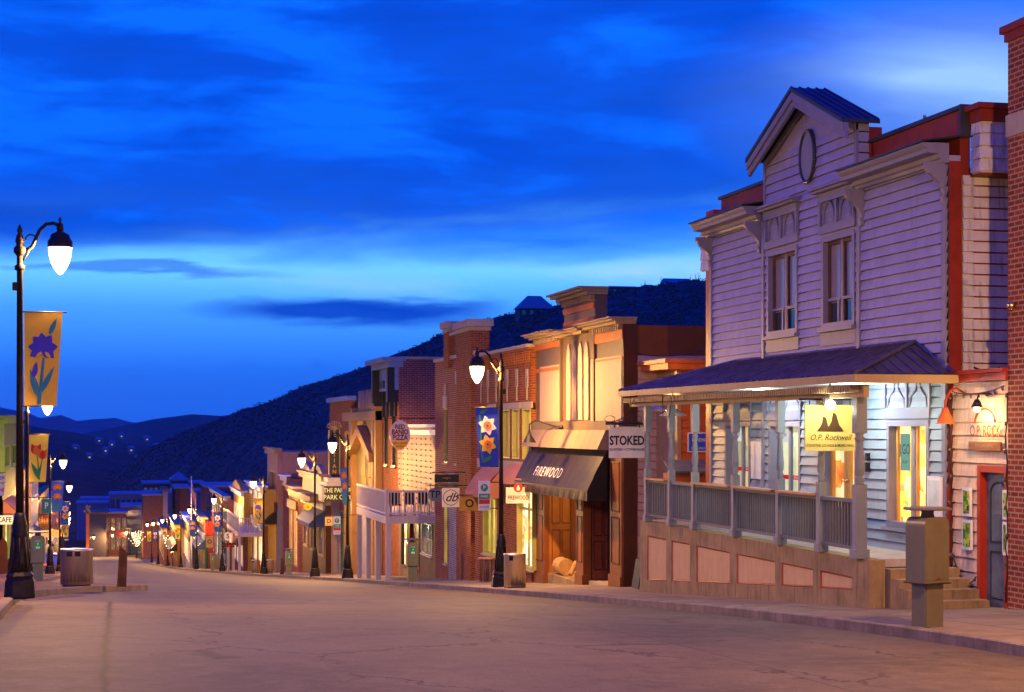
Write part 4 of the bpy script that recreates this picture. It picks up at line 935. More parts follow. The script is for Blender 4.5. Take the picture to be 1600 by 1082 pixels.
# ---------------------------------------------------------------- behind the porch's far end: red-orange annex and pink side wall
t = thing('orange_annex', 'low orange boarded annex with a flat cornice just beyond the saloon porch', 'building', (13.6, 39, -3.8))
YA = 38.6; FA = Fr('F', YA); xa = YA/rr(1059)
b = MB(); clap_wall(b, FA, xa, xa+2.2, -4, 1.50, [], .19, .022, .1); b.build('clapboard_wall', ORANGE, t)
b = MB(); b.box(xa-.03, xa+.07, YA-.05, YA+1.7, -4, 1.5); b.build('corner_board', CREAM, t)
zc = ZP(553, xa-.45, YA-.9); b = MB(); b.box(xa-.42, xa+2, YA-.55, YA+1.6, 1.36, 1.50); b.box(xa-.52, xa+2, YA-.66, YA+1.7, 1.503, 1.60); b.build('cornice', paint('orange_cap', (.52, .15, .04), .5), t)
t = thing('wooden_bar_hut', 'small orange serving counter with a grey-green sloped top in the gap beyond the porch', 'counter', (13.0, 37.6, -2))
FC = Fr('F', 37.7); r = FC.rect(1036, 1106, 722, 736); b = MB(); x0_, x1_ = r[0], r[1]
b.add([(x0_, 37.2, r[2]), (x1_, 37.2, r[2]), (x1_, 38.1, r[3]+.04), (x0_+.15, 38.1, r[3]+.04), (x0_, 37.2, r[2]-.05), (x1_, 37.2, r[2]-.05), (x1_, 38.1, r[3]-.0), (x0_+.15, 38.1, r[3])], [(0,1,2,3),(4,5,6,7),(0,1,5,4),(1,2,6,5),(2,3,7,6),(3,0,4,7)]); b.build('counter_top', paint('moss_top', (.14, .16, .11), .7), t)
b = MB(); b.box(x0_+.1, x1_, 37.35, 38.0, r[2]-.30, r[2]-.053); b.box(x0_+.3, x0_+.4, 37.4, 37.5, -3.3, r[2]-.30); b.box(x1_-.3, x1_-.2, 37.4, 37.5, -3.3, r[2]-.30); b.build('frame', ORANGE, t)
t = thing('blue_office_sign', 'blue and white rectangular sign on the orange wall behind the porch posts', 'sign', (13.5, 38.5, -.8))
FB = Fr('F', YA-.06); r = FB.rect(1074, 1106, 676, 707); BL = paint('sign_blue', (.03, .12, .55), .4, .03, .05)
MB().fb(FB, *r, 0, .02).build('sign_board', WHT, t); MB().fb(FB, r[0]+.03, r[1]-.03, r[2]+.03, r[3]-.03, .02, .026).build('sign_face', BL, t)
text_mb('WYNDHAM', FB, (r[0]+r[1])/2+.05, r[3]-.18, .09, .026, bold=.01, sx=.62).build('lettering', WHT, t); text_mb('CHECK IN SERVICES', FB, (r[0]+r[1])/2, r[2]+.09, .05, .026, sx=.55, bold=.01).build('lettering', WHT, t)
light(wl, (12.2, 37.0, .35), 40, (1, .42, .12), .1)

# ---------------------------------------------------------------- wood-panelled restaurant (black awning)
XF = 12.0; F = Fr('R', XF); yF0, yF1 = F.u(975), F.u(838); zg = walk(XF, yF1)-.3
t = fw = thing('panelled_restaurant', 'brown panelled false-front restaurant with a stepped cornice and a black awning', 'building', (XF, (yF0+yF1)/2, -4))
YW = 42.7; YW = yF0-.02; FWL = Fr('F', YW)
b = MB(); clap_wall(b, FWL, XF+.34, XF+3.0, -4.6, ZP(556, XF+1, YW), [], .2, .03, .01); b.build('pink_side_wall', paint('pink_board', (.42, .29, .22), .6, .08, .3), t)
u_m = F.u(885); u_n = F.u(925)
zA = F.v(838, 533); zB = F.v(925, 512)
b = MB(); b.box(XF+.26, XF+8, yF0+.02, yF1-.02, F.v(912, 673), zB-.1); b.box(XF+.80, XF+8, yF0+.02, yF1-.02, -4.9, F.v(912, 673)-.002); b.build('rear_block', BROWN, t)
b = MB()
TOPC = F.v(975, 506)       # underside of the near cornice
TOPL = F.v(880, 524)
uC0, uC1 = F.u(932), F.u(878)
aw_z = F.v(912, 673)
b.fb(F, yF0, uC0, aw_z, TOPC, -.25, 0); b.fb(F, uC1, yF1, aw_z, TOPL, -.25, 0); b.fb(F, uC0, uC1, aw_z, TOPC+.02, -.25, 0)
b.build('upper_wall', paint('taupe_board', (.12, .082, .055), .6, .1, .3), t)
u4, u5 = F.u(932), F.u(882)
zt = F.v(932, 460)
b = MB(); b.fb(F, u4+.05, u5-.05, TOPC+.1, zt, -.3, .02); b.build('upstand', paint('taupe_board', (0,)), t)
b = MB(); b.fb(F, u4+.06, u5-.06, TOPC+.2, TOPC+.34, .02, .06); b.fb(F, u4+.06, u5-.06, zt-.35, zt-.2, .02, .06); b.fb(F, uC1, yF1, TOPL-.30, TOPL-.02, .0, .05); b.fb(F, uC1, yF1, TOPL-.95, TOPL-.85, .0, .05); b.fb(F, yF0, uC0, TOPC-.38, TOPC-.05, 0, .05); b.fb(F, yF0, uC0, TOPC-.85, TOPC-.80, 0, .05)
b.build('orange_band', paint('burnt_orange', (.42, .12, .02), .6), t)
b = MB()
def corn(b, u0, u1, z, out=.42, h=.16):
    b.fb(F, u0, u1, z, z+h*.4, -.3, out*.5); b.fb(F, u0-.04, u1+.04, z+h*.4+.002, z+h*.75, -.3, out*.8); b.fb(F, u0-.1, u1+.1, z+h*.75+.002, z+h, -.3, out)
corn(b, yF0-.02, uC0+.7, TOPC); corn(b, uC0+.72, uC1+.0, TOPC-.06); corn(b, uC1+.02, yF1+.1, TOPL); corn(b, u4, u5, zt, .5, .2); b.build('cornice', paint('drab_trim', (.30, .22, .14), .6), t)
b = MB()
for a_, c_, z in ((yF0, uC0, TOPC), (uC1, yF1, TOPL), (u4+.05, u5-.05, zt)):
    y = a_+.06
    while y < c_-.08: b.fb(F, y, y+.09, z-.14, z-.003,   .0, .13); y += .19
b.build('dentil_molding', paint('drab_trim', (0,)), t)
# pale panels, diagonal boards, four arched strips
zp1 = F.v(925, 562); r1 = (F.u(973), F.u(925), aw_z+.25, zp1); r0 = (F.u(877), F.u(845), aw_z+.25, F.v(845, 574))
PINK = paint('pale_pink_panel', (.42, .295, .20), .6, .05, .2)
b = MB(); b.fb(F, *r0, 0, .03)
k = r1[0]-1.6
b.build('plain_panel', PINK, t)
b = MB(); n = 26; W_ = r1[1]-r1[0]; Hh = r1[3]-r1[2]; sl = .42
for i in range(-12, n):
    a_ = W_*i/n; pts = []
    # diagonal board clipped to the panel
    q = [(a_, 0), (a_+W_/n*.88, 0), (a_+W_/n*.88+sl*W_, Hh), (a_+sl*W_, Hh)]
    def clipx(P, lim, keep):
        o_ = []
        for m in range(len(P)):
            A, B = P[m], P[(m+1) % len(P)]; ia, ib = keep(A[0]), keep(B[0])
            if ia: o_.append(A)
            if ia != ib: s = (lim-A[0])/(B[0]-A[0]); o_.append((lim, A[1]+(B[1]-A[1])*s))
        return o_
    q = clipx(q, 0, lambda x: x >= 0)
    if len(q) > 2: q = clipx(q, W_, lambda x: x <= W_)
    if len(q) > 2: b.prism([(r1[1]-x, r1[2]+y) for x, y in q], F, 0, .035)
b.fb(F, *r1, .0, .008); b.build('diagonal_boarding', PINK, t)
b = MB(); ua, ub = F.u(923), F.u(886); n = 4; ww = (ub-ua)/n
for i in range(n):
    c_ = ua+ww*(i+.5); hw_ = ww*.36; zt_ = TOPC-.25
    pts = [(c_-hw_, aw_z+.28), (c_+hw_, aw_z+.28), (c_+hw_, zt_-.5), (c_+hw_*.7, zt_-.18), (c_, zt_), (c_-hw_*.7, zt_-.18), (c_-hw_, zt_-.5)]
    b.prism(pts, F, 0, .045)
b.build('arched_strip', PINK, t)
b = MB(); b.fb(F, yF0-.02, yF1, aw_z+.02, aw_z+.24, .0, .14); b.fb(F, uC0+.0, uC0+.12, aw_z+.24, TOPC, 0, .07); b.fb(F, uC1-.1, uC1+.02, aw_z+.24, TOPC-.1, 0, .07); b.build('belt_course', paint('taupe_board', (0,)), t)
b = MB(); b.box(XF-.03, XF+.32, yF0-.04, yF0-.002, -4.4, TOPC-.01); b.build('edge_board', paint('dark_umber', (.07, .022, .008), .5), t)
# ground floor: three pilasters, recessed panelling, dark entrance
def pil(p0, p1, dmat=BROWN, z1=aw_z):
    a_, c_ = F.u(p1), F.u(p0); b = MB(); zb = walk(XF, (a_+c_)/2)-.06
    b.fb(F, a_, c_, zb, z1, -.16, .05); b.fb(F, a_-.03, c_+.03, zb, zb+.34, -.16, .09)
    h = z1-zb; 
    o = b.build('pilaster', dmat, t)
    b = MB(); m_ = .13*(c_-a_)+.03
    for (k0, k1) in ((.16, .45), (.49, .80)):
        ring([(a_+m_, zb+h*k0), (c_-m_, zb+h*k0), (c_-m_, zb+h*k1), (a_+m_, zb+h*k1)], .016, F, .055, b)
    b.build('panel_moulding', paint('dark_umber', (0,)), o)
pil(956, 974); pil(903, 914); pil(837, 853)
pb_ = F.u(903), F.u(853)
b = MB(); zb = walk(XF, pb_[0])-.5; b.fb(F, pb_[0], pb_[1], zb, aw_z, -.79, -.72); b.box(XF+.10, XF+.79, pb_[1]-.03, pb_[1]+.2, zb, aw_z); o = b.build('recess_panelling', paint('golden_panel', (.36, .14, .025), .45, .15, .2), t)
b = MB(); w_ = (pb_[1]-pb_[0])/4
PF_ = Fr('F', pb_[1]-.034)
for i in range(2):
    for (z0, z1) in ((zb+.75, zb+1.75), (zb+1.95, zb+3.35)):
        a_ = XF+.17+.30*i; ring([(a_, z0), (a_+.24, z0), (a_+.24, z1), (a_, z1)], .016, PF_, 0, b)
for i in range(4):
    a_ = pb_[0]+w_*i+.08; ring([(a_, zb+.6), (a_+w_-.16, zb+.6), (a_+w_-.16, zb+3.2), (a_, zb+3.2)], .02, F, -.715, b)
b.build('panel_moulding', BROWN, o)
b = MB(); b.fb(F, pb_[0]-.0, pb_[1]+.0, walk(XF, pb_[0])-.3, walk(XF, pb_[0])+.03, -.72, -.05); b.build('recess_floor', CONC, t)
e0, e1 = F.u(956), F.u(914); zb = walk(XF, (e0+e1)/2)-.3
b = MB(); b.fb(F, e0, e1, zb, aw_z, -.79, -.74); b.box(XF+.17, XF+.79, e1-.02, e1+.3, zb, aw_z); b.build('entrance_wall', paint('dark_umber', (0,)), t)
b = MB(); n = 4; w_ = (e1-e0-.1)/n
for i in range(n):
    a_ = e0+.05+w_*i; b.fb(F, a_+.02, a_+w_-.10, zb+.35, zb+3.0, -.73, -.69)
o = b.build('folding_door', paint('mahogany', (.16, .04, .02), .35), t)
b = MB()
for i in range(n):
    a_ = e0+.05+w_*i; b.fb(F, a_+.10, a_+w_-.18, zb+1.6, zb+2.85, -.69, -.684)
b.build('pane', GD, o)
b = MB()
for i in range(n):
    a_ = e0+.05+w_*i; b.fb(F, a_+w_-.10, a_+w_+.0, zb+.3, zb+3.1, -.72, -.60)
b.build('mullion', BLK, o)
b = MB()
for i in range(n):
    for z0 in (.55, 1.05):
        a_ = e0+.05+w_*i; ring([(a_+.12, zb+z0), (a_+w_-.2, zb+z0), (a_+w_-.2, zb+z0+.3), (a_+.12, zb+z0+.3)], .014, F, -.68, b)
b.build('panel_moulding', PINK, o)
b = MB(); b.fb(F, e0, e1, zb-.1, zb+.32, -.7, -.1); b.build('doorstep', STONE, t)
SD = Fr('F', e1-.024); sd = MB().box(XF+.19, XF+.77, e1-.06, e1-.022, zb+.34, zb+3.0).build('side_door', paint('mahogany', (0,)), t); SD = Fr('F', e1-.062); b = MB()
for i in range(2):
    a_ = XF+.23+.27*i; ring([(a_, zb+.6), (a_+.22, zb+.6), (a_+.22, zb+1.35), (a_, zb+1.35)], .014, SD, 0, b); ring([(a_, zb+1.5), (a_+.22, zb+1.5), (a_+.22, zb+2.85), (a_, zb+2.85)], .014, SD, 0, b)
b.build('panel_moulding', BLK, sd)
# awning
aw0, aw1 = F.u(955), F.u(835); ztop = F.v(955, 704); 
d_out = .62; zl = ztop-1.0
PAn = paint('black_canvas', (.018, .011, .008), .5, .2, .2, .3, 5.0, False)
b = MB(); nn = 40; vs = []
for i in range(nn+1):
    y = aw0+(aw1-aw0)*i/nn; rp = .006*sin(i*1.9)
    vs += [(XF-.1, y, ztop), (XF-.36+rp, y, (ztop+zl)/2+.03), (XF-d_out, y, zl), (XF-d_out-.01+rp*2, y, zl-.26+rp)]
b.add(vs, [(i*4+k, (i+1)*4+k, (i+1)*4+k+1, i*4+k+1) for i in range(nn) for k in range(3)], False)
for y in (aw0, aw1): b.add([(XF-.1, y, ztop), (XF-d_out, y, zl), (XF-d_out, y, zl-.26), (XF-.1, y, zl-.26)], [(0, 1, 2, 3)])
awn = b.build('awning', PAn, t)
b = MB(); b.fb(F, aw0-.05, aw1+.1, ztop+.004, aw_z+.02, .0, .16); b.prism([(aw0-.05, ztop+.01)]*3, F, 0, 0) if False else None
b.add([F.P(aw0-.05, ztop+.01, .16), F.P(aw1+.1, ztop+.01, .16), F.P(aw1+.1, ztop+.02, .38), F.P(aw0-.05, ztop+.02, .38), F.P(aw0-.05, aw_z, .16), F.P(aw1+.1, aw_z, .16)], [(0, 1, 2, 3), (3, 2, 5, 4), (0, 3, 4), (1, 2, 5)])
b.build('awning_hood', paint('hood_tan', (.24, .165, .10), .6, .1, .25), t)
# awning lettering follows the slope
tb = text_mb('FIREWOOD', Fr('R', 0), 0, 0, .30, 0, flip=True, bold=-.004, sx=1.15, spacing=1.3); n_ = Vector((-(ztop-zl), 0, d_out-.1)).normalized(); dn = Vector((-(d_out-.1), 0, -(ztop-zl))).normalized()
cy = (F.u(882)); base_p = Vector((XF-.1, cy, ztop)) + dn*.78
vs = [base_p + Vector((0, v[1], 0)) - dn*v[2] + n_*.02 + Vector((0, 0, .02)) for v in tb.v]; tb.v = [tuple(v) for v in vs]; tb.build('awning_lettering', WHT, awn)
g_ = thing('gooseneck_lamp', 'black gooseneck lamp over the black awning', 'lamp', (XF-.7, F.u(868), F.v(868, 690)))
yy = F.u(868); z_ = F.v(868, 697)+.1; b = MB(); b.tube([(XF-.14, yy-1.1, z_+.42), (XF-.2, yy-.5, z_+.46), (XF-.3, yy-.35, z_+.5), (XF-.6, yy-.1, z_+.62), (XF-.75, yy, z_+.5), (XF-.75, yy, z_+.25)], .022, 8); b.tube([(XF-.16, yy-1.4, z_+.42), (XF-.16, yy-.8, z_+.42)], .05, 8); b.build('arm', BLACKM, g_)
MB().lathe((XF-.75, yy, z_), [(.19, 0), (.17, .03), (.06, .2), (.035, .3)], 14).build('lamp_shade', BLACKM, g_)
spot(g_, (XF-.80, yy-.6, z_+.05), (XF-.9, yy-.7, z_-1.2), 60, (1, .9, .8), 80)
# hidden warm recessed light above the log store
t2 = thing('recess_downlight', 'small warm downlight under the awning above the log store', 'lamp', (XF+.45, (pb_[0]+pb_[1])/2, aw_z-.9))
MB().lathe((XF+.35, (pb_[0]+pb_[1])/2, aw_z-.75), [(.08, 0), (.09, .06)], 12).build('lamp_shade', emit('warm_bulb', (0,), 0), t2); light(t2, (XF+.35, (pb_[0]+pb_[1])/2, aw_z-1.0), 120, (1, .62, .25), .08)
# logs
WOOD = paint('split_wood', (.52, .30, .10), .8, .3, .3, .6, 5.0); zf = walk(XF, pb_[0])+.03
for k, (px, kind) in enumerate(((865, 'v'), (882, 'h'), (893, 'v2'), (899, 't'))):
    y = (XF+.35)*rr(px); lb = ['upright cut log standing at the left of the log store', 'fat round log lying across the log store', 'short log standing at the back right of the log store', 'thin split log leaning at the right of the log store'][k]
    b = MB()
    if kind == 'v': b.lathe((XF+.45, y, zf), [(.17, 0), (.18, .3), (.16, .62)], 14, False)
    elif kind == 'v2': b.lathe((XF+.6, y, zf), [(.2, 0), (.19, .42)], 14, False)
    elif kind == 'h': b.tube([(XF+.30, y-.42, zf+.24), (XF+.34, y+.42, zf+.24)], .24, 14, False)
    else: b.tube([(XF+.15, y-.25, zf+.12), (XF+.35, y-.1, zf+.45)], .07, 8, False)
    tag(b.build('log', WOOD), lb, 'log', 'cut logs in the restaurant recess')
b = MB(); y = yF0-.35; b.box(XF+.35, XF+.95, y-.3, y+.25, walk(XF, y)-.1, walk(XF, y)+.42); tag(b.build('concrete_block', CONC), 'low concrete block between the brown pilaster and the porch base', 'block')
# A-frame board
t = thing('sandwich_board', 'dark folding sandwich board leaning open at the far end of the porch base', 'sign', (11.9, 40.4, -3.6)); y = 11.75*rr(1003); z0 = walk(11.75, y)
b = MB()
for s_ in (-1, 1):
    b.add([(11.78+s_*.13, y-.02, z0), (11.78+s_*.13, y+.5, z0), (11.78+s_*.02, y+.5, z0+.66), (11.78+s_*.02, y-.02, z0+.66), (11.80+s_*.13, y-.02, z0), (11.80+s_*.13, y+.5, z0), (11.80+s_*.02, y+.5, z0+.66), (11.80+s_*.02, y-.02, z0+.66)], [(0,1,2,3),(4,5,6,7),(0,1,5,4),(1,2,6,5),(2,3,7,6),(3,0,4,7)])
b.build('board', BLK, t)
# coffee-house sign on its bracket from the porch corner
st = thing('hanging_coffee_sign', 'white square hanging sign reading STOKED on a black bracket at the porch corner', 'sign', (11, 36.4, -.2))
YS_ = 36.5; FS = Fr('F', YS_); r = FS.rect(952, 1007, 667, 716)
MB().fb(FS, *r, -.03, 0).build('sign_board', paint('sign_white', (.66, .62, .54), .5, .04, .08), st)
cx = (r[0]+r[1])/2; text_mb('STOKED', FS, cx, (r[2]+r[3])/2+.03, .20, 0, bold=.03, sx=.76).build('lettering', BLK, st); text_mb('ROASTERS + COFFEEHOUSE', FS, cx, (r[2]+r[3])/2-.16, .055, 0, bold=.012, sx=.84).build('lettering', BLK, st)
b = MB(); x1_ = FS.u(1012)+.05; x0_ = FS.u(946); zz = r[3]+.07; b.tube([(x0_, YS_, zz), (x1_, YS_, zz)], .03, 8); b.tube([(x0_+.15, YS_, zz+.02), (x1_, YS_, zz+.38)], .01, 5)
for x in (x0_+.1, x1_-.3):
    b.tube([(x+.12*cos(q), YS_, zz+.1+.07*sin(q)) for q in [i*.6 for i in range(11)]], .008, 5)
b.tube([(x1_, YS_, zz), (11.0, PY[-1], zz)], .02, 6); b.tube([(r[1]-.12, YS_, r[3]-.02), (r[1]-.12, YS_, zz)], .02, 5); b.tube([(r[0]+.12, YS_, r[3]-.02), (r[0]+.12, YS_, zz)], .02, 5); b.build('sign_bracket', BLACKM, st)
# ---------------------------------------------------------------- street lamps
IRON = paint('dark_lamp_iron', (.030, .024, .020), .42, .3, .3, .25, 8.0, False, .5); GLOBE = globe_mat()
STEEL = metal('brushed_steel', (.74, .61, .38), .33, .92, True)
LC = (1.0, .51, .14)
def make_lamp():
    t = thing('street_lamp', 'x', 'street lamp', (0, 0, 0), 'street lamps')
    b = MB()
    b.lathe((0, 0, 0), [(.26, 0), (.27, .04), (.25, .28), (.22, .34), (.24, .38), (.19, .44)], 8, False, rot=pi/8)
    b.lathe((0, 0, 0), [(.18, .44), (.15, .62), (.125, 1.0), (.14, 1.06), (.12, 1.12), (.13, 1.2), (.095, 1.34), (.08, 1.42)], 16)
    for k in range(8):
        q = 2*pi*k/8; b.tube([(.165*cos(q), .165*sin(q), .5), (.12*cos(q), .12*sin(q), 1.02)], .018, 5)
    b.build('lamp_base', IRON, t)
    b = MB(); b.lathe((0, 0, 0), [(.066, 1.40), (.055, 3.2), (.048, 5.45), (.085, 5.47), (.085, 5.53), (.05, 5.56), (.05, 5.7)], 14)
    b.lathe((0, 0, 0), [(.05, 5.7), (.10, 5.76), (.10, 5.83), (.055, 5.88), (.075, 5.95), (.05, 6.05), (.03, 6.08), (.05, 6.12), (.012, 6.22)], 12); b.bevbox(-.12, .0, -.03, .03, 5.12, 5.26, .01); b.build('lamp_post', IRON, t)
    b = MB(); P = [(0, 5.78), (.12, 5.80), (.20, 5.86), (.26, 6.0), (.32, 6.14), (.42, 6.24), (.54, 6.26), (.65, 6.22)]
    b.tube([(x, 0, z) for x, z in P], [.035, .035, .033, .032, .03, .03, .03, .03], 8)
    b.tube([(.18+.09*cos(q), 0, 5.97+.09*sin(q)) for q in [-.5+i*.45 for i in range(9)]], .014, 5)
    b.tube([(.04, 0, 5.62), (.10, 0, 5.70), (.16, 0, 5.82)], .018, 5)
    b.lathe((.65, 0, 0), [(.012, 6.36), (.03, 6.32), (.015, 6.28), (.05, 6.25), (.06, 6.16), (.04, 6.12)][::-1], 10)
    b.build('arm', IRON, t)
    b = MB(); b.lathe((.65, 0, 0), [(.04, 6.16), (.06, 6.12), (.15, 6.07), (.17, 6.0), (.205, 5.96), (.205, 5.85)][::-1], 18, caps=(False, True)); b.build('lamp_cap', IRON, t)
    b = MB(); b.lathe((.65, 0, 0), [(.012, 5.40), (.05, 5.43), (.10, 5.50), (.15, 5.60), (.18, 5.72), (.19, 5.82), (.17, 5.90)], 20); g = b.build('globe', GLOBE, t)
    l = light(t, (.65, 0, 5.82), 6600, LC, .10); return t
lamp0 = make_lamp(); LN = [0]
def lamp(X, Y, right, label, power=None):
    z = walk(X, Y) if right else road(X, Y)+.14
    loc = (X, Y, z-.01); rz = pi if right else 0.0
    if LN[0] == 0: o = lamp0; o.location = loc; o.rotation_euler = (0, 0, rz); o['_o'] = loc
    else: o = copy_tree(lamp0, loc, rz)
    LN[0] += 1; o['label'] = label; return o
# ---------------------------------------------------------------- flower banners
BG = {'iris': paint('banner_yellow', (.95, .60, .05), .7, .04, .05), 'tulip': paint('banner_lemon', (.98, .80, .06), .7, .04, .05), 'daffodil': paint('banner_blue', (.03, .07, .50), .7, .04, .05), 'poppy': paint('banner_sky', (.05, .15, .52), .7, .04, .05)}
PC = {'v': paint('petal_violet', (.09, .07, .42), .7, .05, .02), 'r': paint('petal_red', (.70, .05, .02), .7, .05, .02), 'o': paint('petal_orange', (.80, .22, .03), .7, .05, .02), 'w': paint('petal_white', (.78, .76, .72), .7, .04, .02), 'y': paint('petal_yellow', (.85, .55, .05), .7, .05, .02), 'g': paint('leaf_green', (.04, .28, .08), .7, .05, .02), 't': paint('leaf_teal', (.05, .28, .27), .7, .05, .02)}
def petal(cx, cy, ang, l, w, n=9):
    pts = []
    for i in range(n+1):
        t = i/n; pts.append((t*l, w*sin(pi*t**.8)))
    for i in range(n-1, 0, -1):
        t = i/n; pts.append((t*l, -w*sin(pi*t**.8)))
    return [(cx+x*cos(ang)-y*sin(ang), cy+x*sin(ang)+y*cos(ang)) for x, y in pts]
def star(cx, cy, r, k=6): return [('P', petal(cx, cy, 2*pi*i/k+.3, r, r*.34)) for i in range(k)]
def stroke(pts, w):
    L_, R2 = [], []
    for i, p in enumerate(pts):
        a = Vector(pts[max(0, i-1)]); c = Vector(pts[min(len(pts)-1, i+1)]); d = (c-a).normalized(); n = Vector((-d.y, d.x))*w*(1-.6*i/len(pts))
        L_.append((p[0]+n.x, p[1]+n.y)); R2.append((p[0]-n.x, p[1]-n.y))
    return L_+R2[::-1]
def art(kind):                     # shapes in banner units: x 0..1, y 0..2.5 (up)
    A = []
    if kind == 'iris':
        A += [('t', stroke([(.45, .05), (.5, .6), (.55, 1.3)], .06)), ('t', petal(.42, .25, 1.9, .8, .10)), ('t', petal(.5, .35, 1.1, .8, .08)), ('t', petal(.68, 1.9, 1.2, .5, .07))]
        for a in (.1, 1.0, 1.7, 2.3, 3.05, 3.7, 5.6): A.append(('v', petal(.52, 1.55, a, .42, .15)))
        A += [('y', petal(.5, 1.45, 3.9, .28, .05)), ('y', petal(.58, 1.45, 5.5, .26, .05)), ('v', petal(.28, .75, 1.4, .45, .08))]
    elif kind == 'tulip':
        A += [('g', stroke([(.55, .3), (.5, 1.0), (.42, 1.5)], .04)), ('g', stroke([(.6, .3), (.68, .9), (.72, 1.2)], .04)), ('g', petal(.65, .1, 2.1, 1.1, .13)), ('g', petal(.5, .15, 1.35, .9, .08))]
        for (cx, cy, c1) in ((.36, 1.45, 'r'), (.74, 1.2, 'o')):
            A += [(c1, petal(cx, cy, 1.95, .62, .17)), (c1, petal(cx, cy, 1.15, .62, .17)), ('r' if c1 == 'o' else 'o', petal(cx, cy-.03, 1.57, .55, .15))]
    elif kind == 'daffodil':
        A += [('g', stroke([(.85, 2.2), (.8, 1.6), (.9, .9), (.85, .3)], .035)), ('g', petal(.9, .2, 2.75, .65, .09)), ('g', petal(.85, 2.25, 2.6, .45, .06))]
        for c, cx, cy in (('w', .52, 1.75), ('y', .55, .95)):
            A += [(c, p) for _, p in star(cx, cy, .43)]; A.append(('o', [(cx+.17*cos(q)*(1+.15*(i % 2)), cy+.17*sin(q)*(1+.15*(i % 2))) for i, q in enumerate([2*pi*i/14 for i in range(14)])])); A.append(('v', [(cx+.06*cos(q), cy+.06*sin(q)) for q in [2*pi*i/8 for i in range(8)]]))
    else:
        A += [('g', stroke([(.5, .1), (.45, .7), (.5, 1.1)], .04)), ('g', petal(.5, .2, 2.3, .6, .1)), ('g', petal(.5, .2, .9, .6, .1))]
        for cx, cy in ((.5, 2.0), (.5, 1.25)):
            for a in (.25, .9, 1.57, 2.25, 2.9): A.append(('o', petal(cx, cy-.1, a, .42, .16)))
            A.append(('y', petal(cx, cy-.1, 1.57, .22, .08)))
    return A
def make_banner(kind):
    t = thing('flower_banner', 'x', 'banner', (0, 0, 0), 'flower banners on the lamp posts'); w, h = .62, 1.56
    nx, nz = 6, 14
    def D(x, z): return .05*sin(2.2*z+1.2*x)*(1-z/h*.7) + .03*(x/w)*(1-z/h)   # gentle billow
    def XX(x, z): return .07 + x - .10*(1-z/h)*(x/w)
    b = MB(); vs = [(XX(w*i/nx, h*j/nz), D(w*i/nx, h*j/nz)+s_*.004, 3.20+h*j/nz) for s_ in (-1, 1) for j in range(nz+1) for i in range(nx+1)]
    m = (nx+1)*(nz+1); fs = [(o_+j*(nx+1)+i, o_+j*(nx+1)+i+1, o_+(j+1)*(nx+1)+i+1, o_+(j+1)*(nx+1)+i) for o_ in (0, m) for j in range(nz) for i in range(nx)]
    b.add(vs, fs, True); b.build('cloth', BG[kind], t)
    b = MB(); cols = []; 
    for k, (c, pts) in enumerate(art(kind)):
        if PC[c] not in cols: cols.append(PC[c])
        b.mi = cols.index(PC[c])
        for s_ in (-1, 1):
            vs = []
            for x, y in pts:
                X_ = min(.97, max(.03, x))*w; Z_ = min(2.45, max(.05, y))/2.5*h; vs.append((XX(X_, Z_), D(X_, Z_)+s_*(.010+.0012*k), 3.20+Z_))
            cx = sum(v[0] for v in vs)/len(vs); cy = sum(v[1] for v in vs)/len(vs); cz = sum(v[2] for v in vs)/len(vs); n = len(vs)
            b.add(vs+[(cx, cy, cz)], [(i, (i+1) % n, n) for i in range(n)])
    b.build('flower_pattern', cols, t)
    MB().tube([(.04, 0, 3.20+h+.01), (.76, 0, 3.20+h+.01)], .014, 6).build('banner_arm', IRON, t); MB().tube([(.04, 0, 3.2), (.3, .03, 3.2)], .010, 6).build('banner_arm', IRON, t); return t
BAN = {}
def banner(kind, lampo, label, yaw=0.0):
    if kind not in BAN: BAN[kind] = make_banner(kind); o = BAN[kind]; o.location = lampo.location
    else: o = copy_tree(BAN[kind], lampo.location)
    o.rotation_euler = (0, 0, lampo.rotation_euler[2]+yaw); o['label'] = label; return o
ORDR = ['nearest', 'second', 'third', 'fourth', 'fifth', 'sixth', 'seventh', 'eighth', 'ninth', 'tenth', 'eleventh', 'twelfth']
def solveY(px, X0):
    Y = X0*rr(px)
    for _ in range(60): Y = .5*Y + .5*(X0+sh(Y))*rr(px)
    return Y
RL = [783, 543, 492, 412, 347, 307, 282.5, 262, 247, 237]; KD = ['daffodil', 'poppy', None, 'iris', 'daffodil', 'poppy', 'tulip', 'iris', 'daffodil', 'tulip']
KN = {'daffodil': 'blue banner with white and yellow daffodils', 'poppy': 'light blue banner with orange poppies', 'iris': 'yellow banner with a violet iris', 'tulip': 'lemon banner with red tulips'}
RLO = []
RX = [9.95, 9.72, 9.7] + [9.85]*10
rdesc = ['lit iron street lamp behind the steel bin before the brick restaurant block', 'lit street lamp at the far end of the white balcony with a banner turned edge-on', 'lit street lamp without banner on the far side of the cinema marquee', 'lit street lamp with the iris banner beside the small white balcony', 'lit street lamp with the daffodil banner in front of the pale yellow shops', 'lit street lamp just in front of the white flagpole', 'lit street lamp with the red tulip banner at the lower kerb corner', 'lit street lamp two beyond the flagpole on the far right pavement', 'lit street lamp three beyond the flagpole on the far right pavement', 'farthest lit street lamp on the right pavement']
for i, px in enumerate(RL):
    Y = solveY(px, RX[i]); X = RX[i]+sh(Y); o = lamp(X, Y, True, rdesc[i]); RLO.append(o)
    if KD[i]: banner(KD[i], o, KN[KD[i]] + ' on the %s lamp along the right pavement' % ORDR[i], .95 if i == 1 else 0.0)
LL = [(-1.56, 29.9), (-2.85, 59), (-3.3, 92), (-3.75, 122), (-4.8, 158), (-5.55, 190), (-6.3, 220), (-7.3, 258)]; KL = ['iris', 'tulip', 'poppy', 'daffodil', 'iris', 'tulip', 'daffodil', 'iris']
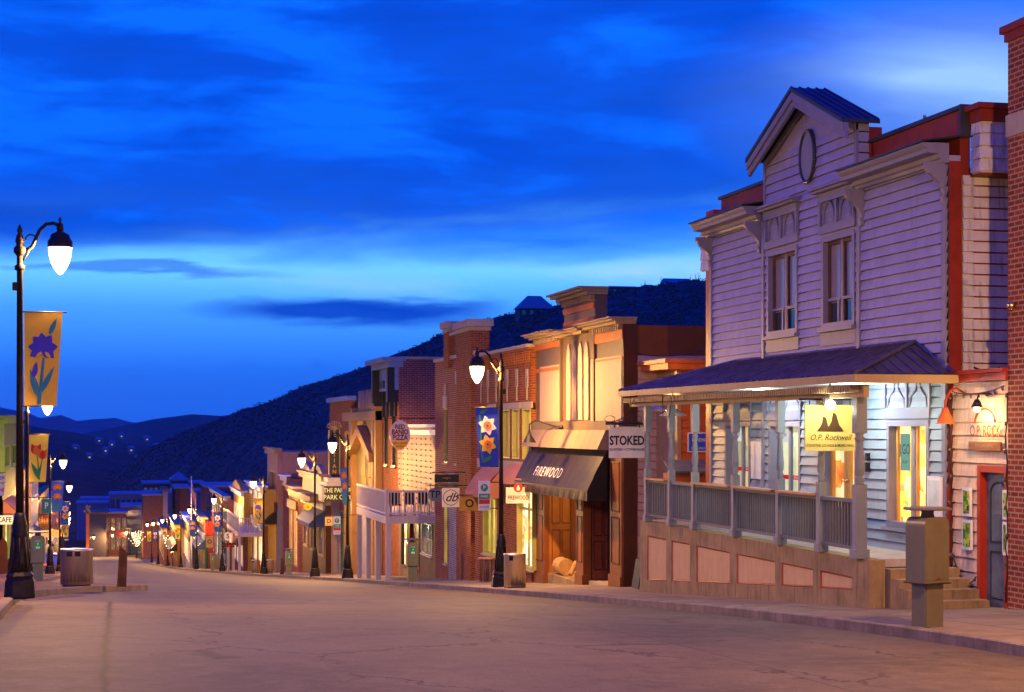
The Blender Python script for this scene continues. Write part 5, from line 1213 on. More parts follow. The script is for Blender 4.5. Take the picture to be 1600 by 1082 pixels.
for i, (X, Y) in enumerate(LL):
    o = lamp(X, Y, False, '%s lit street lamp along the left pavement' % ORDR[i]); banner(KL[i], o, KN[KL[i]] + ' on the %s lamp along the left pavement' % ORDR[i])
    if i == 0: LNEAR = o
# lamps of the same row that stand just outside the picture and light the near buildings
for (X, Y, R2) in ((9.9, 14.0, True), (-2.9, 1.0, False)):
    lamp(X, Y, R2, 'lit street lamp standing beside the camera ' + ('on the right pavement' if R2 else 'on the left pavement'))
# distant lamps on the flat at the foot of the street
for k, (px, py, D) in enumerate(((203, 833, 330), (213, 834, 300), (186, 836, 345), (170, 837, 320), (140.6, 840, 300))):
    x, y = wpt(px, D); o = copy_tree(lamp0, (x, y, -5.72+ZP(py, x, y)), pi if px > 190 else 0); o['label'] = 'distant lit lamp at the street foot, %s' % ['left of the row', 'last before the shops', 'right of the pair', 'left of the pair', 'by the tall lit post on the left'][k]

# ---------------------------------------------------------------- pay stations
def make_station(col, screen):
    t = thing('pay_station', 'x', 'pay station', (0, 0, 0), 'parking pay stations'); m = paint(col[0], col[1], .35, .08, .2, .05, 4.0, False, .5)
    b = MB(); b.bevbox(-.15, .15, -.13, .13, 0, .62, .012); b.build('pedestal', m, t)
    b = MB(); pts = [(-.20, .56), (.20, .56), (.20, 1.27)] + [(.12+.08*cos(q), 1.27+.10*sin(q)) for q in [pi/2*i/6 for i in range(7)]] + [(-.12-.08*cos(q), 1.27+.10*sin(q)) for q in [pi/2*(1-i/6) for i in range(7)]] + [(-.20, 1.27)]
    n = len(pts); vs = [(x, -.17, z) for x, z in pts] + [(x, .17, z) for x, z in pts]; b.add(vs, [tuple(range(n)), tuple(range(2*n-1, n-1, -1))] + [(i, i+n, (i+1) % n+n, (i+1) % n) for i in range(n)])
    o = b.build('cabinet', m, t); b = MB(); b.box(-.185, .185, -.176, -.170, .60, 1.26); b.build('cover_plate', m, o)
    b = MB(); b.box(.2005, .203, -.12, .12, .62, 1.2); b.build('side_panel', m, o); MB().box(-.22, .22, -.19, .19, .548, .562).build('seam', BLACKM, o)
    for sx_ in (-1, 1): MB().lathe((sx_*.12, -.145, 0), [(.014, 0), (.014, .02)], 6, False).build('bolt', BLACKM, t)
    MB().lathe((0, 0, 0), [(.09, 1.36), (.075, 1.42), (.09, 1.46)], 14).build('neck', m, t)
    MB().lathe((0, 0, 0), [(.30, 1.455), (.31, 1.47), (.29, 1.49)], 6, False).build('solar_panel', m, t)
    if screen:
        MB().box(-.10, .10, -.182, -.177, .98, 1.18).build('green_sticker', emit('sticker_green', (.02, .45, .12), .35), o); MB().box(-.06, .06, -.185, -.183, .99, 1.05).build('white_sticker', WHT, o)
        text_mb('PARK', Fr('F', -.178), 0, 1.215, .045, .002).build('lettering', WHT, o); text_mb('P', Fr('F', -.183), 0, 1.115, .07, .002, bold=.02).build('lettering', WHT, o)
    else: MB().box(-.03, .05, -.182, -.177, .61, .63).build('lock', metal('brass', (0,)), o)
    return t
olive = ('station_olive', (.22, .20, .12)); s0 = make_station(olive, False); y = solveY(1449, 9.80); s0.location = (9.80, y, walk(9.8, y)-.01); s0.rotation_euler = (0, 0, .30)
s0['label'] = 'olive parking pay station with a hexagonal top standing alone at the near kerb'
s1 = make_station(('station_sage', (.20, .22, .15)), True)
for k, (px, X, right, lb) in enumerate(((644, 9.95, True, 'sage parking pay station with a green sticker in front of the white balcony building'), (451.5, 9.9, True, 'parking pay station with a green sticker beside the dark slab post before the balcony shop'), (332, 9.9, True, 'small distant pay station between two lamps on the right pavement'), (66, -3.3, False, 'parking pay station behind the nearest left street lamp'))):
    Y = solveY(px, X) if right else 54.0; X_ = X+sh(Y) if right else (66-181)/FL*55*.975; o = s1 if k == 0 else copy_tree(s1); o.location = (X_, Y, walk(X_, Y)-.01 if right else road(X_, Y)+.13); o['label'] = lb
# ---------------------------------------------------------------- litter bins, slab posts
def bin_(X, Y, w, dpt, z, label, h=.88):
    t = thing('litter_bin', label, 'litter bin', (X, Y, z), 'steel litter bins'); b = MB(); n = 32; pr = []
    sq = lambda q: (abs(cos(q))**.85*(1 if cos(q) >= 0 else -1)*w/2, abs(sin(q))**.85*(1 if sin(q) >= 0 else -1)*dpt/2)
    zs = [.02, .04, h-.05, h-.03, h]; sc_ = [.96, 1, 1.0, 1.02, 1.02]
    vs = [(X+sq(2*pi*k/n)[0]*s_, Y+sq(2*pi*k/n)[1]*s_, z+zz) for zz, s_ in zip(zs, sc_) for k in range(n)]
    b.add(vs, [(i*n+k, i*n+(k+1) % n, (i+1)*n+(k+1) % n, (i+1)*n+k) for i in range(len(zs)-1) for k in range(n)] + [tuple((len(zs)-1)*n+k for k in range(n))], True); b.build('shell', STEEL, t)
    b = MB()
    for x in ((-.30, -.05) if w > .7 else (-.36,)): b.box(X+x*w, X+(x+.17)*w, Y-dpt/2-.012, Y-dpt/2+.03, z+h-.16, z+h-.04)
    b.build('opening', BLK, t)
    b = MB(); r_ = random.Random(int(X*10))
    for k in range(int(w*26)):
        x = -w*.42+w*.84*(k+.5)/int(w*26); hh = r_.uniform(.10, .34); b.prism([(X+x-.008, z+.10), (X+x+.008, z+.10), (X+x, z+.10+hh)], Fr('F', Y-dpt/2-.002), 0, .006)
    b.build('grass_cutouts', paint('dark_cut', (.06, .045, .02), .6), t); MB().box(X-w*.42, X+w*.42, Y-dpt*.42, Y+dpt*.42, z-.03, z+.025).build('foot', BLACKM, t); return t
def at(px, py, off=.14): x, y = hit(px, py-0, off); return x, y
x, y = hit(120, 915, .14); bin_(x, y, .78, .62, road(x, y)+.15, 'wide brushed steel bin with grass cut-outs beside the nearest left lamp')
y = solveY(795, 10.0)-.7; bin_(10.0, y, .56, .5, walk(10, y), 'steel bin at the foot of the lamp before the brick block')
for k, (px, w) in enumerate(((420, .62), (398, .5))):
    Y = solveY(px, 10.2); X = 10.2+sh(Y); bin_(X, Y, w, .5, walk(X, Y), ['steel bin beside the iris-banner lamp, the larger', 'narrow bin just left of the iris-banner lamp'][k])
CORT = paint('rusted_steel', (.13, .055, .02), .75, .35, .5, .5, 4.0, False)
def slab(X, Y, z, label, w=.25, h=.98, lean=.06):
    b = MB(); vs = [(X-w/2, Y, z-.02), (X+w/2-.03, Y, z-.02), (X+w/2-.03, Y+.09, z-.02), (X-w/2, Y+.09, z-.02), (X-w/2+lean, Y, z+h), (X+w/2, Y, z+h-.17), (X+w/2, Y+.09, z+h-.17), (X-w/2+lean, Y+.09, z+h)]
    b.add(vs, [(0,3,2,1),(4,5,6,7),(0,1,5,4),(1,2,6,5),(2,3,7,6),(3,0,4,7)]); return tag(b.build('slab_post', CORT), label, 'bollard', 'rusted steel slab posts')
x, y = hit(191, 916, .14); slab(x, y, road(x, y)+.14, 'rusted slab post with a slanted top on the bulb-out tip beside the steel bin')
for k, px in enumerate((441, 404)):
    Y = solveY(px, 10.0); X = 10.0+sh(Y); slab(X, Y, walk(X, Y), ['dark slab post between the steel bin and the pay station on the right', 'dark slab post just left of the iris-banner lamp'][k])
x, y = hit(141.5, 890); tag(MB().lathe((x, y, road(x, y)), [(.09, 0), (.09, .5), (.07, .6), (.02, .64)], 12).build('short_bollard', CORT), 'short round dark bollard standing in the roadway behind the wide steel bin', 'bollard')
# small parking notices on the lamps
NG = paint('notice_green', (.04, .32, .14), .5, .05, .05); NR = paint('notice_red', (.55, .05, .04), .5, .05, .05)
def notice(lampo, sgn_, label, z=2.2):
    X, Y, Z = lampo.location; t = thing('parking_notice', label, 'sign', (X, Y, Z+z), 'parking notices on lamp posts'); f_ = Fr('F', Y-.02); x0 = X+sgn_*.30; x1 = X+sgn_*.62; x0, x1 = min(x0, x1), max(x0, x1)
    MB().fb(f_, x0, x1, Z+z, Z+z+.78, -.012, 0).build('notice_board', WHT, t); MB().fb(f_, x0+.01, x1-.01, Z+z+.30, Z+z+.44, 0, .004).build('green_band', NG, t); MB().fb(f_, x0+.01, x1-.01, Z+z+.17, Z+z+.29, 0, .004).build('red_band', NR, t)
    b = MB(); c = (x0+x1)/2; b.prism([(c+.10*cos(q), Z+z+.60+.10*sin(q)) for q in [2*pi*i/18 for i in range(18)]], f_, 0, .005); b.build('green_disc', NG, t); text_mb('P', f_, c, Z+z+.60, .10, .005, bold=.02).build('lettering', WHT, t)
    text_mb('PARK', f_, c, Z+z+.37, .06, .004, bold=.02).build('lettering', WHT, t); text_mb('3 HOUR', f_, c, Z+z+.09, .05, .0, bold=.01).build('lettering', NG, t)
    b = MB(); b.tube([(X, Y, Z+z+.74), (X+sgn_*.64, Y, Z+z+.74)], .016, 6); b.tube([(X, Y, Z+z+.05), (X+sgn_*.5, Y, Z+z+.05)], .012, 6); b.build('bracket', IRON, t)
notice(RLO[0], -1, 'white, green and red parking notice on the lamp before the brick block', 2.05)
notice(RLO[1], -1, 'white, green and red parking notice on the lamp by the white balcony', 1.9)
b_ = None
# ---------------------------------------------------------------- brick block with towers
XB = 11.85; B = Fr('R', XB)
yb0, yb1 = yF1+.02, B.u(680); ybm = B.u(745)
t = thing('brick_hall', 'orange and red brick hall with stone-capped towers and tall olive windows', 'building', (XB, (yb0+yb1)/2, -5))
ztopR = B.v(838, 541); ztopL = B.v(740, 556)
RB = B.rect
wu = [RB(785, 796, 640, 718, 790), RB(801, 811, 640, 718, 805), RB(817, 829, 640, 718, 822), RB(765, 772, 640, 718)]
wl_ = [RB(809, 832, 760, 882, 809), RB(756, 776, 782, 868, 776), RB(730, 740, 790, 878, 735)]
wl_[0] = (wl_[0][0], wl_[0][1], B.v(820, 884), B.v(820, 762))
zt_ = B.v(822, 641); wb_ = B.v(822, 716)
wu = [(r[0], r[1], wb_, zt_) for r in wu]
wt = [(r_[0], r_[1], B.v(700, 722), B.v(700, 640)) for r_ in (RB(694, 699, 600, 700), RB(713, 719, 600, 700), RB(734, 741, 600, 700))]
wt[1] = (wt[1][0], wt[1][1], wt[1][2], B.v(716, 602))
wg = [(r_[0], r_[1], B.v(697, 880), B.v(697, 768)) for r_ in (RB(694, 699, 600, 700),)]
u15 = B.u(748)
b = MB(); flat_wall(b, B, yb0, u15, -6.6, ztopR-.1, [h for h in wu if h[1] < u15] + wl_[:2], .3); b.build('brick_front', BR_O, t)
b = MB(); zl_ = B.v(690, 565)
flat_wall(b, B, u15, yb1, -6.6, zl_, wt + [h for h in wu if h[1] >= u15] + [wl_[2]] + wg, .3)
b.build('brick_front', BR_R, t)
b = MB(); b.box(XB+.32, XB+9, yb0, yb1-.02, -6.6, min(zl_, ztopR)-.15); b.build('rear_block', BR_P, t)
# parapet with corbels
b = MB(); b.fb(B, yb0, u15, ztopR-.1, ztopR, -.3, .10); y = yb0+.1
while y < u15-.1: b.fb(B, y, y+.12, ztopR-.42, ztopR-.103, 0, .09); y += .30
b.build('corbel_course', BR_O, t); b = MB(); b.fb(B, yb0-.0, u15, ztopR, ztopR+.10, -.34, .15); b.fb(B, u15+.0, yb1, zl_, zl_+.12, -.34, .08); b.build('coping', STONE, t)
# the two towers
b = MB(); c = MB()
for p0, p1, pt, px in ((719, 742, 510, 742), (699, 706, 513, 706)):
    a0, a1 = B.u(p1), B.u(p0); z = B.v(px, pt); b.fb(B, a0, a1, -6.6 if p0 == 719 else zl_-.3, z, -.5, .14); c.fb(B, a0-.15, a1+.15, z, z+.24, -.62, .26); c.fb(B, a0-.05, a1+.05, z-.14, z-.003, -.55, .18)
b.fb(B, B.u(719), B.u(706), zl_, B.v(712, 524), -.3, .0); c.fb(B, B.u(719), B.u(706), B.v(712, 524), B.v(712, 524)+.12, -.35, .1)
tw = b.build('tower', BR_O, t); c.build('tower_cap', STONE, tw)
GR_L = interior('room_green_gold', [(.10, .12, .02), (.45, .42, .06), (.8, .62, .16), (.3, .3, .05)], .55, (3.0, .6))
SHOP = interior('room_shop', [(.5, .22, .04), (1, .62, .20), (1, .85, .5), (.35, .12, .03), (.9, .7, .55)], 1.5, (3.0, 2.4))
for r in wu: 
    o = window(t, B, r, GREENT, paint('olive_blind', (.40, .40, .12), .5, .1, .1), .12, .05, .01, (1, 0), False, mw=.05)
    MB().fb(B, r[0]-.30, r[1]+.1, r[3]+.05, r[3]+.24, 0, .05).build('lintel', STONE, o)
for r in wt: window(t, B, r, GREENT, GD, .14, .05, .0, (1, 0), True, STONE)
for r in wg: window(t, B, r, GREENT, SHOP, .14, .05, .0, (0, 0), True, STONE)
window(t, B, wl_[0], GREENT, SHOP, .16, .07, .02, (1, 0), True, STONE, mw=.04, hd=.72); window(t, B, wl_[1], GREENT, GR_L, .16, .07, .02, (2, 0), True, STONE, mw=.04); window(t, B, wl_[2], GREENT, SHOP, .16, .07, .02, (0, 0), True, STONE)
MB().fb(B, yb0, u15, wb_-.42, wb_-.12, 0, .05).build('stone_course', STONE, t)
for p in (752, 763, 776, 793, 808, 824):
    u = B.u(p); z = B.v(p, 590); MB().fb(B, u-.13, u+.13, z-.3, z+.25, 0, .03).build('stone_block', STONE, t); MB().fb(B, u-.04, u+.04, zt_+.3, zt_+.95, 0, .03).build('stone_spike', STONE, t)
for r in wt: c_ = (r[0]+r[1])/2; b = MB(); b.fb(B, c_-.35, c_+.35, r[3]+.05, r[3]+.5, 0, .05); b.fb(B, c_-.1, c_+.1, r[3]+.5, r[3]+.95, 0, .05); b.build('stone_block', STONE, t)
b = MB(); b.fb(B, B.u(719)+.1, B.u(706)-.0, -6.6, B.v(712, 740), .01, .12); b.build('white_brick_pier', BR_W, t)
# awnings
AWP = paint('pink_canvas', (.42, .17, .10), .7, .08, .2)
def small_awning(p0, p1, pyt, pyb, out, label=None, fr=B, mat=AWP, par=t):
    a0, a1 = fr.u(p1), fr.u(p0); zt2 = fr.v(p1, pyt); zb2 = zt2-(pyb-pyt)/FL*depth(fr.c, a0); b = MB(); n = 10
    vs = []
    for i in range(n+1):
        y = a0+(a1-a0)*i/n; vs += [fr.P(y, zt2, .02), fr.P(y, (zt2+zb2)/2+.05, out*.55), fr.P(y, zb2, out), fr.P(y, zb2-.18, out)]
    b.add(vs, [(i*4+k, (i+1)*4+k, (i+1)*4+k+1, i*4+k+1) for i in range(n) for k in range(3)])
    for y in (a0, a1): b.add([fr.P(y, zt2, .02), fr.P(y, zb2, out), fr.P(y, zb2-.18, out), fr.P(y, zb2-.18, .02)], [(0, 1, 2, 3)])
    return b.build('awning', mat, par)
small_awning(757, 786, 731, 770, .65); small_awning(801, 838, 727, 750, .45)
# lamps in the shop bay
light(t, (XB-.9, (wl_[0][0]+wl_[0][1])/2, -2.6), 30, (1, .62, .25), .15); light(t, (XB-.8, (wl_[1][0]+wl_[1][1])/2, -3.0), 25, (1, .7, .25), .15); light(t, (XB-.8, wl_[2][0], -3.3), 25, (1, .65, .2), .15)
# hanging signs of the hall
def hang(name, label, r, Y, board, texts, arm_to=None, shape='rect', lettermat=None, extra=None):
    t = thing(name, label, 'sign', ((r[0]+r[1])/2, Y, r[2])); f_ = Fr('F', Y); cx, cz = (r[0]+r[1])/2, (r[2]+r[3])/2
    b = MB()
    if shape == 'rect': b.fb(f_, *r, -.05, 0)
    else: b.prism([(cx+(r[1]-r[0])/2*cos(q), cz+(r[3]-r[2])/2*sin(q)) for q in [2*pi*i/32 for i in range(32)]], f_, -.05, 0)
    b.build('sign_board', board, t)
    for tx, dz, h, kw in texts:
        m_2 = kw.pop('mat', lettermat or BLK); text_mb(tx, f_, cx+kw.pop('dx', 0), cz+dz, h, .0, **kw).build('lettering', m_2, t)
    b = MB(); zt2 = r[3]+.08; b.tube([(r[0]-.08, Y+.02, zt2), ((arm_to or r[1]+.5), Y+.02, zt2)], .018, 6)
    for x in (r[0]+.1, r[1]-.1): b.tube([(x, Y+.02, zt2), (x, Y+.02, r[3]-.03)], .01, 5)
    b.build('sign_bracket', BLACKM, t); return t, f_, cx, cz
def FR2(Y, *a): return Fr('F', Y).rect(*a)
Yq = 48; t_, f_, cx, cz = hang('hanging_restaurant_sign', 'white hanging sign reading FIREWOOD with a red disc above', FR2(Yq, 791, 828, 762, 787), Yq, paint('sign_white', (0,)), [('FIREWOOD', -.07, .12, dict(bold=.008, sx=.70))], XB)
b = MB(); b.prism([(cx+.13*cos(q), cz+.22+.13*sin(q)) for q in [2*pi*i/20 for i in range(20)]], f_, 0, .006); b.build('red_disc', NR, t_); b = MB(); b.prism([(cx-.04, cz+.14), (cx+.04, cz+.14), (cx+.05, cz+.2), (cx, cz+.30), (cx-.05, cz+.2)], f_, .006, .010); b.build('flame', WHT, t_)
Yq = 57.5; t_, f_, cx, cz = hang('hanging_script_sign', 'cream square hanging sign with the letters db in a ring', FR2(Yq, 691, 718, 763, 793), Yq, paint('sign_white', (0,)), [('db', 0, .30, dict(shear=.4, bold=.01))], XB)
b = MB()
for k in range(24):
    q0, q1 = 2*pi*k/24, 2*pi*(k+1)/24; b.tube([(cx+.26*cos(q0), Yq-.006, cz+.26*sin(q0)), (cx+.26*cos(q1), Yq-.006, cz+.26*sin(q1))], .010, 4, False)
b.build('ring', BLK, t_)
Yq = 60; hang('oval_hanging_sign', 'grey oval hanging sign with monogram letters left of the cream square sign', FR2(Yq, 668, 691, 763, 784), Yq, paint('sign_grey', (.22, .25, .26), .5, .05, .1), [('TP', 0, .26, dict(bold=.01, mat=BLK))], XB, 'oval')
Yq = 58.2; t_, f_, cx, cz = hang('black_hanging_sign', 'long black hanging sign with pale ornament above the cream square sign', FR2(Yq, 679, 717, 742, 754), Yq, BLK, [('~o~', .02, .12, dict(mat=CREAM))], XB)
b = MB(); b.fb(f_, cx-.42, cx+.38, cz-.36, cz-.17, -.03, 0); o = b.build('lower_board', paint('bronze_board', (.10, .07, .04), .5), t_); text_mb('GALLERY', f_, cx-.02, cz-.265, .10, 0, bold=.01).build('lettering', CREAM, t_)
Yq = 54.5; t_, f_, cx, cz = hang('dark_gold_sign', 'dark gold hanging sign with a round emblem under the pink awning', FR2(Yq, 718, 749, 778, 799), Yq, paint('gold_board', (.28, .16, .03), .5), [('O', .02, .26, dict(mat=BLK, bold=.03))], XB)
Yq = 49.5
for k, (px, dx_) in enumerate(((757, 0), (764, 0))):
    Y = (XB-.55)*rr(px); X = XB-.55; z = walk(X, Y); s_ = thing('bar_stool', ['wooden-topped bar stool nearer the brick wall corner', 'wooden-topped bar stool nearer the lamp post'][k], 'stool', (X, Y, z), 'bar stools outside the brick hall')
    MB().lathe((X, Y, z), [(.20, .72), (.21, .74), (.20, .77)], 16).build('seat', paint('varnished_shelf', (0,)), s_)
    for q in range(4):
        a_ = pi/4+q*pi/2; MB().tube([(X+.17*cos(a_), Y+.17*sin(a_), z), (X+.13*cos(a_), Y+.13*sin(a_), z+.72)], .014, 5).build('leg', BLACKM, s_)
# ---------------------------------------------------------------- pink-lit shop with white balcony
XC = 12.05; C = Fr('R', XC); yc0, yc1 = yb1+.03, C.u(623)
t = thing('balcony_shop', 'low white-boarded shop with a white balcony on posts over the pavement', 'building', (XC, (yc0+yc1)/2, -6))
WHB = paint('white_clap', (.32, .22, .17), .6, .08, .3); ztp = ZP(668, XC, yc0)
zd = -3.35
r1 = C.rect(660, 675, 762, 905); r2 = C.rect(641, 655, 770, 906); r3 = C.rect(628, 637, 760, 900)
zg = walk(XC, yc0+2)-.3
hs = [(r1[0], r1[1], zg+1.2, zd-.5), (r2[0], r2[1], zg+.3, zd-.4), (r3[0], r3[1], zg+.3, zd-.4)]
b = MB(); clap_wall(b, C, yc0, yc1, zd-.25, ztp, [], .22); b.build('upper_wall', paint('rosy_clap', (.26, .14, .11), .6, .1, .3), t)
b = MB(); flat_wall(b, C, yc0, yc1, -6.9, zd-.25, hs, .3); b.build('lower_wall', paint('umber_wall', (.20, .11, .06), .6), t)
b = MB(); b.box(XC+.32, XC+6, yc0, yc1, -6.8, ztp-.3); b.build('rear_block', BR_P, t)
window(t, C, hs[0], WHT, DIM, .12, .06, .03, (1, 1)); window(t, C, hs[1], DARKRED, paint('red_door', (.20, .01, .01), .35), .12, .07, .03, (0, 0), False, name='door'); window(t, C, hs[2], BLK, SHOP, .12, .07, .03, (0, 0), False, name='door')
b = MB(); b.fb(C, yc0-.0, yc1, ztp, ztp+.12, -.3, .2); b.fb(C, yc0, yc1, ztp-.3, ztp-.1, 0, .1); b.build('cornice', WHT, t)
b = MB()
for k in range(9):
    y = yc0+(yc1-yc0)*(k+.5)/9; 
    for z in [ztp-.5-j*.22 for j in range(13)]: b.lathe((XC-.07, y, z), [(.01, 0), (.03, .03), (.01, .07)], 5)
b.build('garland_bulbs', glassdark('bulb_dead', (0,)), t)  # separate unlit bulbs in hanging rows, joined in one mesh
# balcony
bx0, bx1, by0, by1 = 9.95, XC-.05, 9.95*rr(603), 9.95*rr(557)
WHP = paint('white_balcony_paint', (.46, .42, .40), .5, .06, .25)
b = MB(); b.box(bx0, bx1, by0, by1, zd-.28, zd); b.build('balcony_deck', WHP, t)
for k in range(4):
    y = by0+.1+(by1-by0-.2)*k/3; MB().box(bx0+.02, bx0+.20, y-.09, y+.09, walk(10, y)-.03, zd-.281).build('balcony_post', WHP, t)
b = MB(); zr2 = zd+.98
b.box(bx0+.0, bx0+.05, by0, by1, zr2-.08, zr2); b.box(bx0+.05, bx1, by0, by0+.05, zr2-.08, zr2); b.box(bx0, bx0+.05, by0+.05, by1, zd+.08, zd+.14); b.box(bx0+.05, bx1, by0, by0+.05, zd+.08, zd+.14)
b.box(bx0-.02, bx0+.12, by0-.02, by0+.12, zd+.003, zr2+.06)
n = 15
for k in range(n): x = bx0+.2+(bx1-bx0-.25)*k/(n-1); b.box(x-.02, x+.02, by0+.01, by0+.045, zd+.14, zr2-.08)
n = 40
for k in range(n): y = by0+.15+(by1-by0-.2)*k/(n-1); b.box(bx0+.008, bx0+.042, y-.03, y+.03, zd+.14, zr2-.08)
b.build('balcony_railing', WHP, t)
b = MB(); r_ = random.Random(9)
for k in range(7):
    x, y = r_.uniform(bx0+.5, bx1-.2), r_.uniform(by0+.6, by0+4); b.box(x-.22, x+.22, y-.22, y+.22, zd+.42, zd+.46); b.box(x-.22, x-.17, y-.22, y+.22, zd+.46, zd+.9); b.box(x-.2, x-.16, y-.2, y-.16, zd, zd+.42); b.box(x+.16, x+.2, y-.2, y-.16, zd, zd+.42)
ch = b; 
for k in range(3):
    x, y = bx0+.45+.55*k, by0+.55; c_ = thing('balcony_chair', 'dark chair on the white balcony behind the front railing, %s from the corner post' % ORDR[k], 'chair', (x, y, zd), 'chairs on the balcony')
    MB().bevbox(x-.2, x+.2, y-.2, y+.2, zd+.42, zd+.46, .01).build('seat', BLK, c_); MB().bevbox(x-.2, x+.2, y+.17, y+.21, zd+.46, zd+.88, .01).build('backrest', BLK, c_)
    for sx_ in (-1, 1):
        for sy_ in (-1, 1): MB().box(x+sx_*.18-.015, x+sx_*.18+.015, y+sy_*.18-.015, y+sy_*.18+.015, zd, zd+.42).build('leg', BLK, c_)
light(t, (XC-.9, C.u(640), zd+1.2), 14, (1, .42, .30), .1); light(t, (XC-.9, C.u(633), zd-.9), 50, (.9, .9, .35), .1)
# oval pizza sign
Yq = 68; r = FR2(Yq, 609, 641, 657, 703); PZ = paint('sign_gold', (.90, .55, .04), .45, .04, .05); OXB = paint('sign_oxblood', (.16, .008, .015), .5)
t_, f_, cx, cz = hang('oval_pizza_sign', 'big oval cream and gold pizza sign hanging off the tall dark brick building', r, Yq, paint('sign_cream', (.72, .60, .42), .5), [('RED', .32, .17, dict(mat=OXB, bold=.03, sx=.9)), ('BANJO', .11, .20, dict(mat=OXB, bold=.03, sx=.78)), ('PIZZA', -.11, .20, dict(mat=OXB, bold=.03, sx=.8)), ('BEER & GAMES', -.33, .08, dict(mat=OXB, sx=.8)), ('SALADS', -.45, .08, dict(mat=OXB, sx=.8))], 12.6, 'oval')
b = MB(); W2, H2 = (r[1]-r[0])/2-.03, (r[3]-r[2])/2-.03; qs = [pi+.42+(pi-.84)*i/16 for i in range(17)]; b.prism([(cx+W2*cos(q), cz+H2*sin(q)) for q in qs], f_, 0, .004); b.build('gold_field', PZ, t_)
# ---------------------------------------------------------------- tall plum brick building
XD = 12.2; Dd = Fr('R', XD); yd0, yd1 = Dd.u(623), Dd.u(597); zt3 = ZP(568, XD, yd1)
t = thing('tall_brick_building', 'tall dark plum brick building with black window hoods and a blue-grey cornice', 'building', (XD, (yd0+yd1)/2, -7))
hs = [(r_[0], r_[1], ZP(728, XD, yd0), ZP(612, XD, yd1)) for r_ in (Dd.rect(602, 606, 0, 9), Dd.rect(614, 619, 0, 9))]
b = MB(); flat_wall(b, Dd, yd0, yd1, -8, zt3, hs, .3); b.build('brick_front', BR_O, t)
b = MB(); b.box(XD+.0, XD+9, yd0+.02, yd1, -8, zt3-.02) if False else None
b.box(XD+.02, XD+9, yd0-.02, yd0+.25, -8, zt3-.01); b.box(XD+.32, XD+9, yd0+.26, yd1, -8, zt3-.05); b.build('side_wall', BR_P, t)
b = MB(); b.box(XD, XD+9, yd0-.06, yd0+.3, zt3, zt3+.12); b.build('coping', STONE, t)
for r in hs:
    o = window(t, Dd, r, BLK, GD, .14, .08, .04, (0, 1)); b = MB(); b.fb(Dd, r[0]-.25, r[1]+.25, r[3]+.1, r[3]+.45, 0, .25); b.fb(Dd, r[0]-.3, r[0]-.1, r[3]-1.2, r[3]+.1, 0, .12); b.fb(Dd, r[1]+.1, r[1]+.3, r[3]-1.2, r[3]+.1, 0, .12); b.build('window_hood', BLK, o)
SLB = paint('slate_blue_cornice', (.16, .22, .34), .5, .1, .2)
b = MB(); zc = zt3; b.fb(Dd, yd0-.0, yd1+.2, zc-1.35, zc-.35, 0, .18); b.fb(Dd, yd0-.05, yd1+.4, zc-.35, zc-.1, -.2, .45); b.fb(Dd, yd0-.1, yd1+.5, zc-.098, zc+.10, -.3, .75); b.build('cornice', SLB, t)
for u in (yd0+.2, yd1-.1): MB().fb(Dd, u-.18, u+.18, zc-1.9, zc-.36, .0, .5).build('bracket', BLK, t)
# ---------------------------------------------------------------- gothic-gabled shop
XE_ = 12.2; E_ = Fr('R', XE_); ye0, ye1 = yd1+.02, E_.u(545); zt4 = E_.v(570, 647)
t = thing('pointed_gable_shop', 'tan shopfront with a pointed porch gable set in a lavender false front', 'building', (XE_, (ye0+ye1)/2, -8))
TAN = paint('tan_board', (.25, .135, .05), .6, .08, .2); LAV = paint('lavender_board', (.22, .20, .25), .6, .08, .2); OLV = paint('olive_wall', (.17, .15, .055), .6, .1, .2)
yc_ = E_.u(573); hs = [(E_.u(578)-.4, E_.u(578)+1.2, E_.v(578, 742), E_.v(578, 706)), (E_.u(556), E_.u(551), E_.v(555, 750), E_.v(555, 708)), (ye0+.8, yc_-2.2, -8, E_.v(573, 800))]
b = MB(); flat_wall(b, E_, ye0, ye1, -9, zt4, hs, .3); b.build('wall', LAV, t); MB().box(XE_+.32, XE_+8, ye0, ye1, -9, zt4-.2).build('rear_block', BR_P, t)
zg0, zga = E_.v(573, 706), E_.v(573, 682); hw_ = 3.3
b = MB(); b.prism([(yc_-hw_, E_.v(573, 800)), (yc_+hw_, E_.v(573, 800)), (yc_+hw_, zg0), (yc_, zga), (yc_-hw_, zg0)], E_, .001, .04); 
o = b.build('gable_field', OLV, t)
b = MB()
for sg in (-1, 1): b.prism([(yc_, zga+.55), (yc_+sg*(hw_+.8), zg0-.0), (yc_+sg*(hw_+.8), zg0-.45), (yc_, zga+.1)], E_, .04, .5)
b.build('gable_roof', TAN, t)
b = MB()
for u in (ye0+.3, yc_-hw_-.5, yc_+hw_+.3, ye1-.5): b.fb(E_, u-.3, u+.3, -9, zg0+2.2 if abs(u-yc_) < 5 else zg0+1, .0, .30)
b.fb(E_, ye0, ye1, zt4-.35, zt4+.1, 0, .35); b.build('pilaster', TAN, t)
tb = MB()
b = MB(); r_ = random.Random(4)
for k in range(14): u = yc_-2.6+5.2*k/13; b.tube([E_.P(u, zga+.8+abs(u-yc_)*-.3, .06), E_.P(u+r_.uniform(-.5, .5), zga+2.3, .06)], .06, 5)
b.build('fan_ornament', CREAM, t)
window(t, E_, hs[0], TAN, interior('room_red', [(.1, .01, .01), (.6, .05, .02), (.35, .02, .02)], .6), .15, .1, .06, (1, 0)); window(t, E_, hs[1], TAN, GR_L, .15, .1, .05, (0, 1)); window(t, E_, hs[2], TAN, DIM, .15, .1, .05, (1, 0), False)
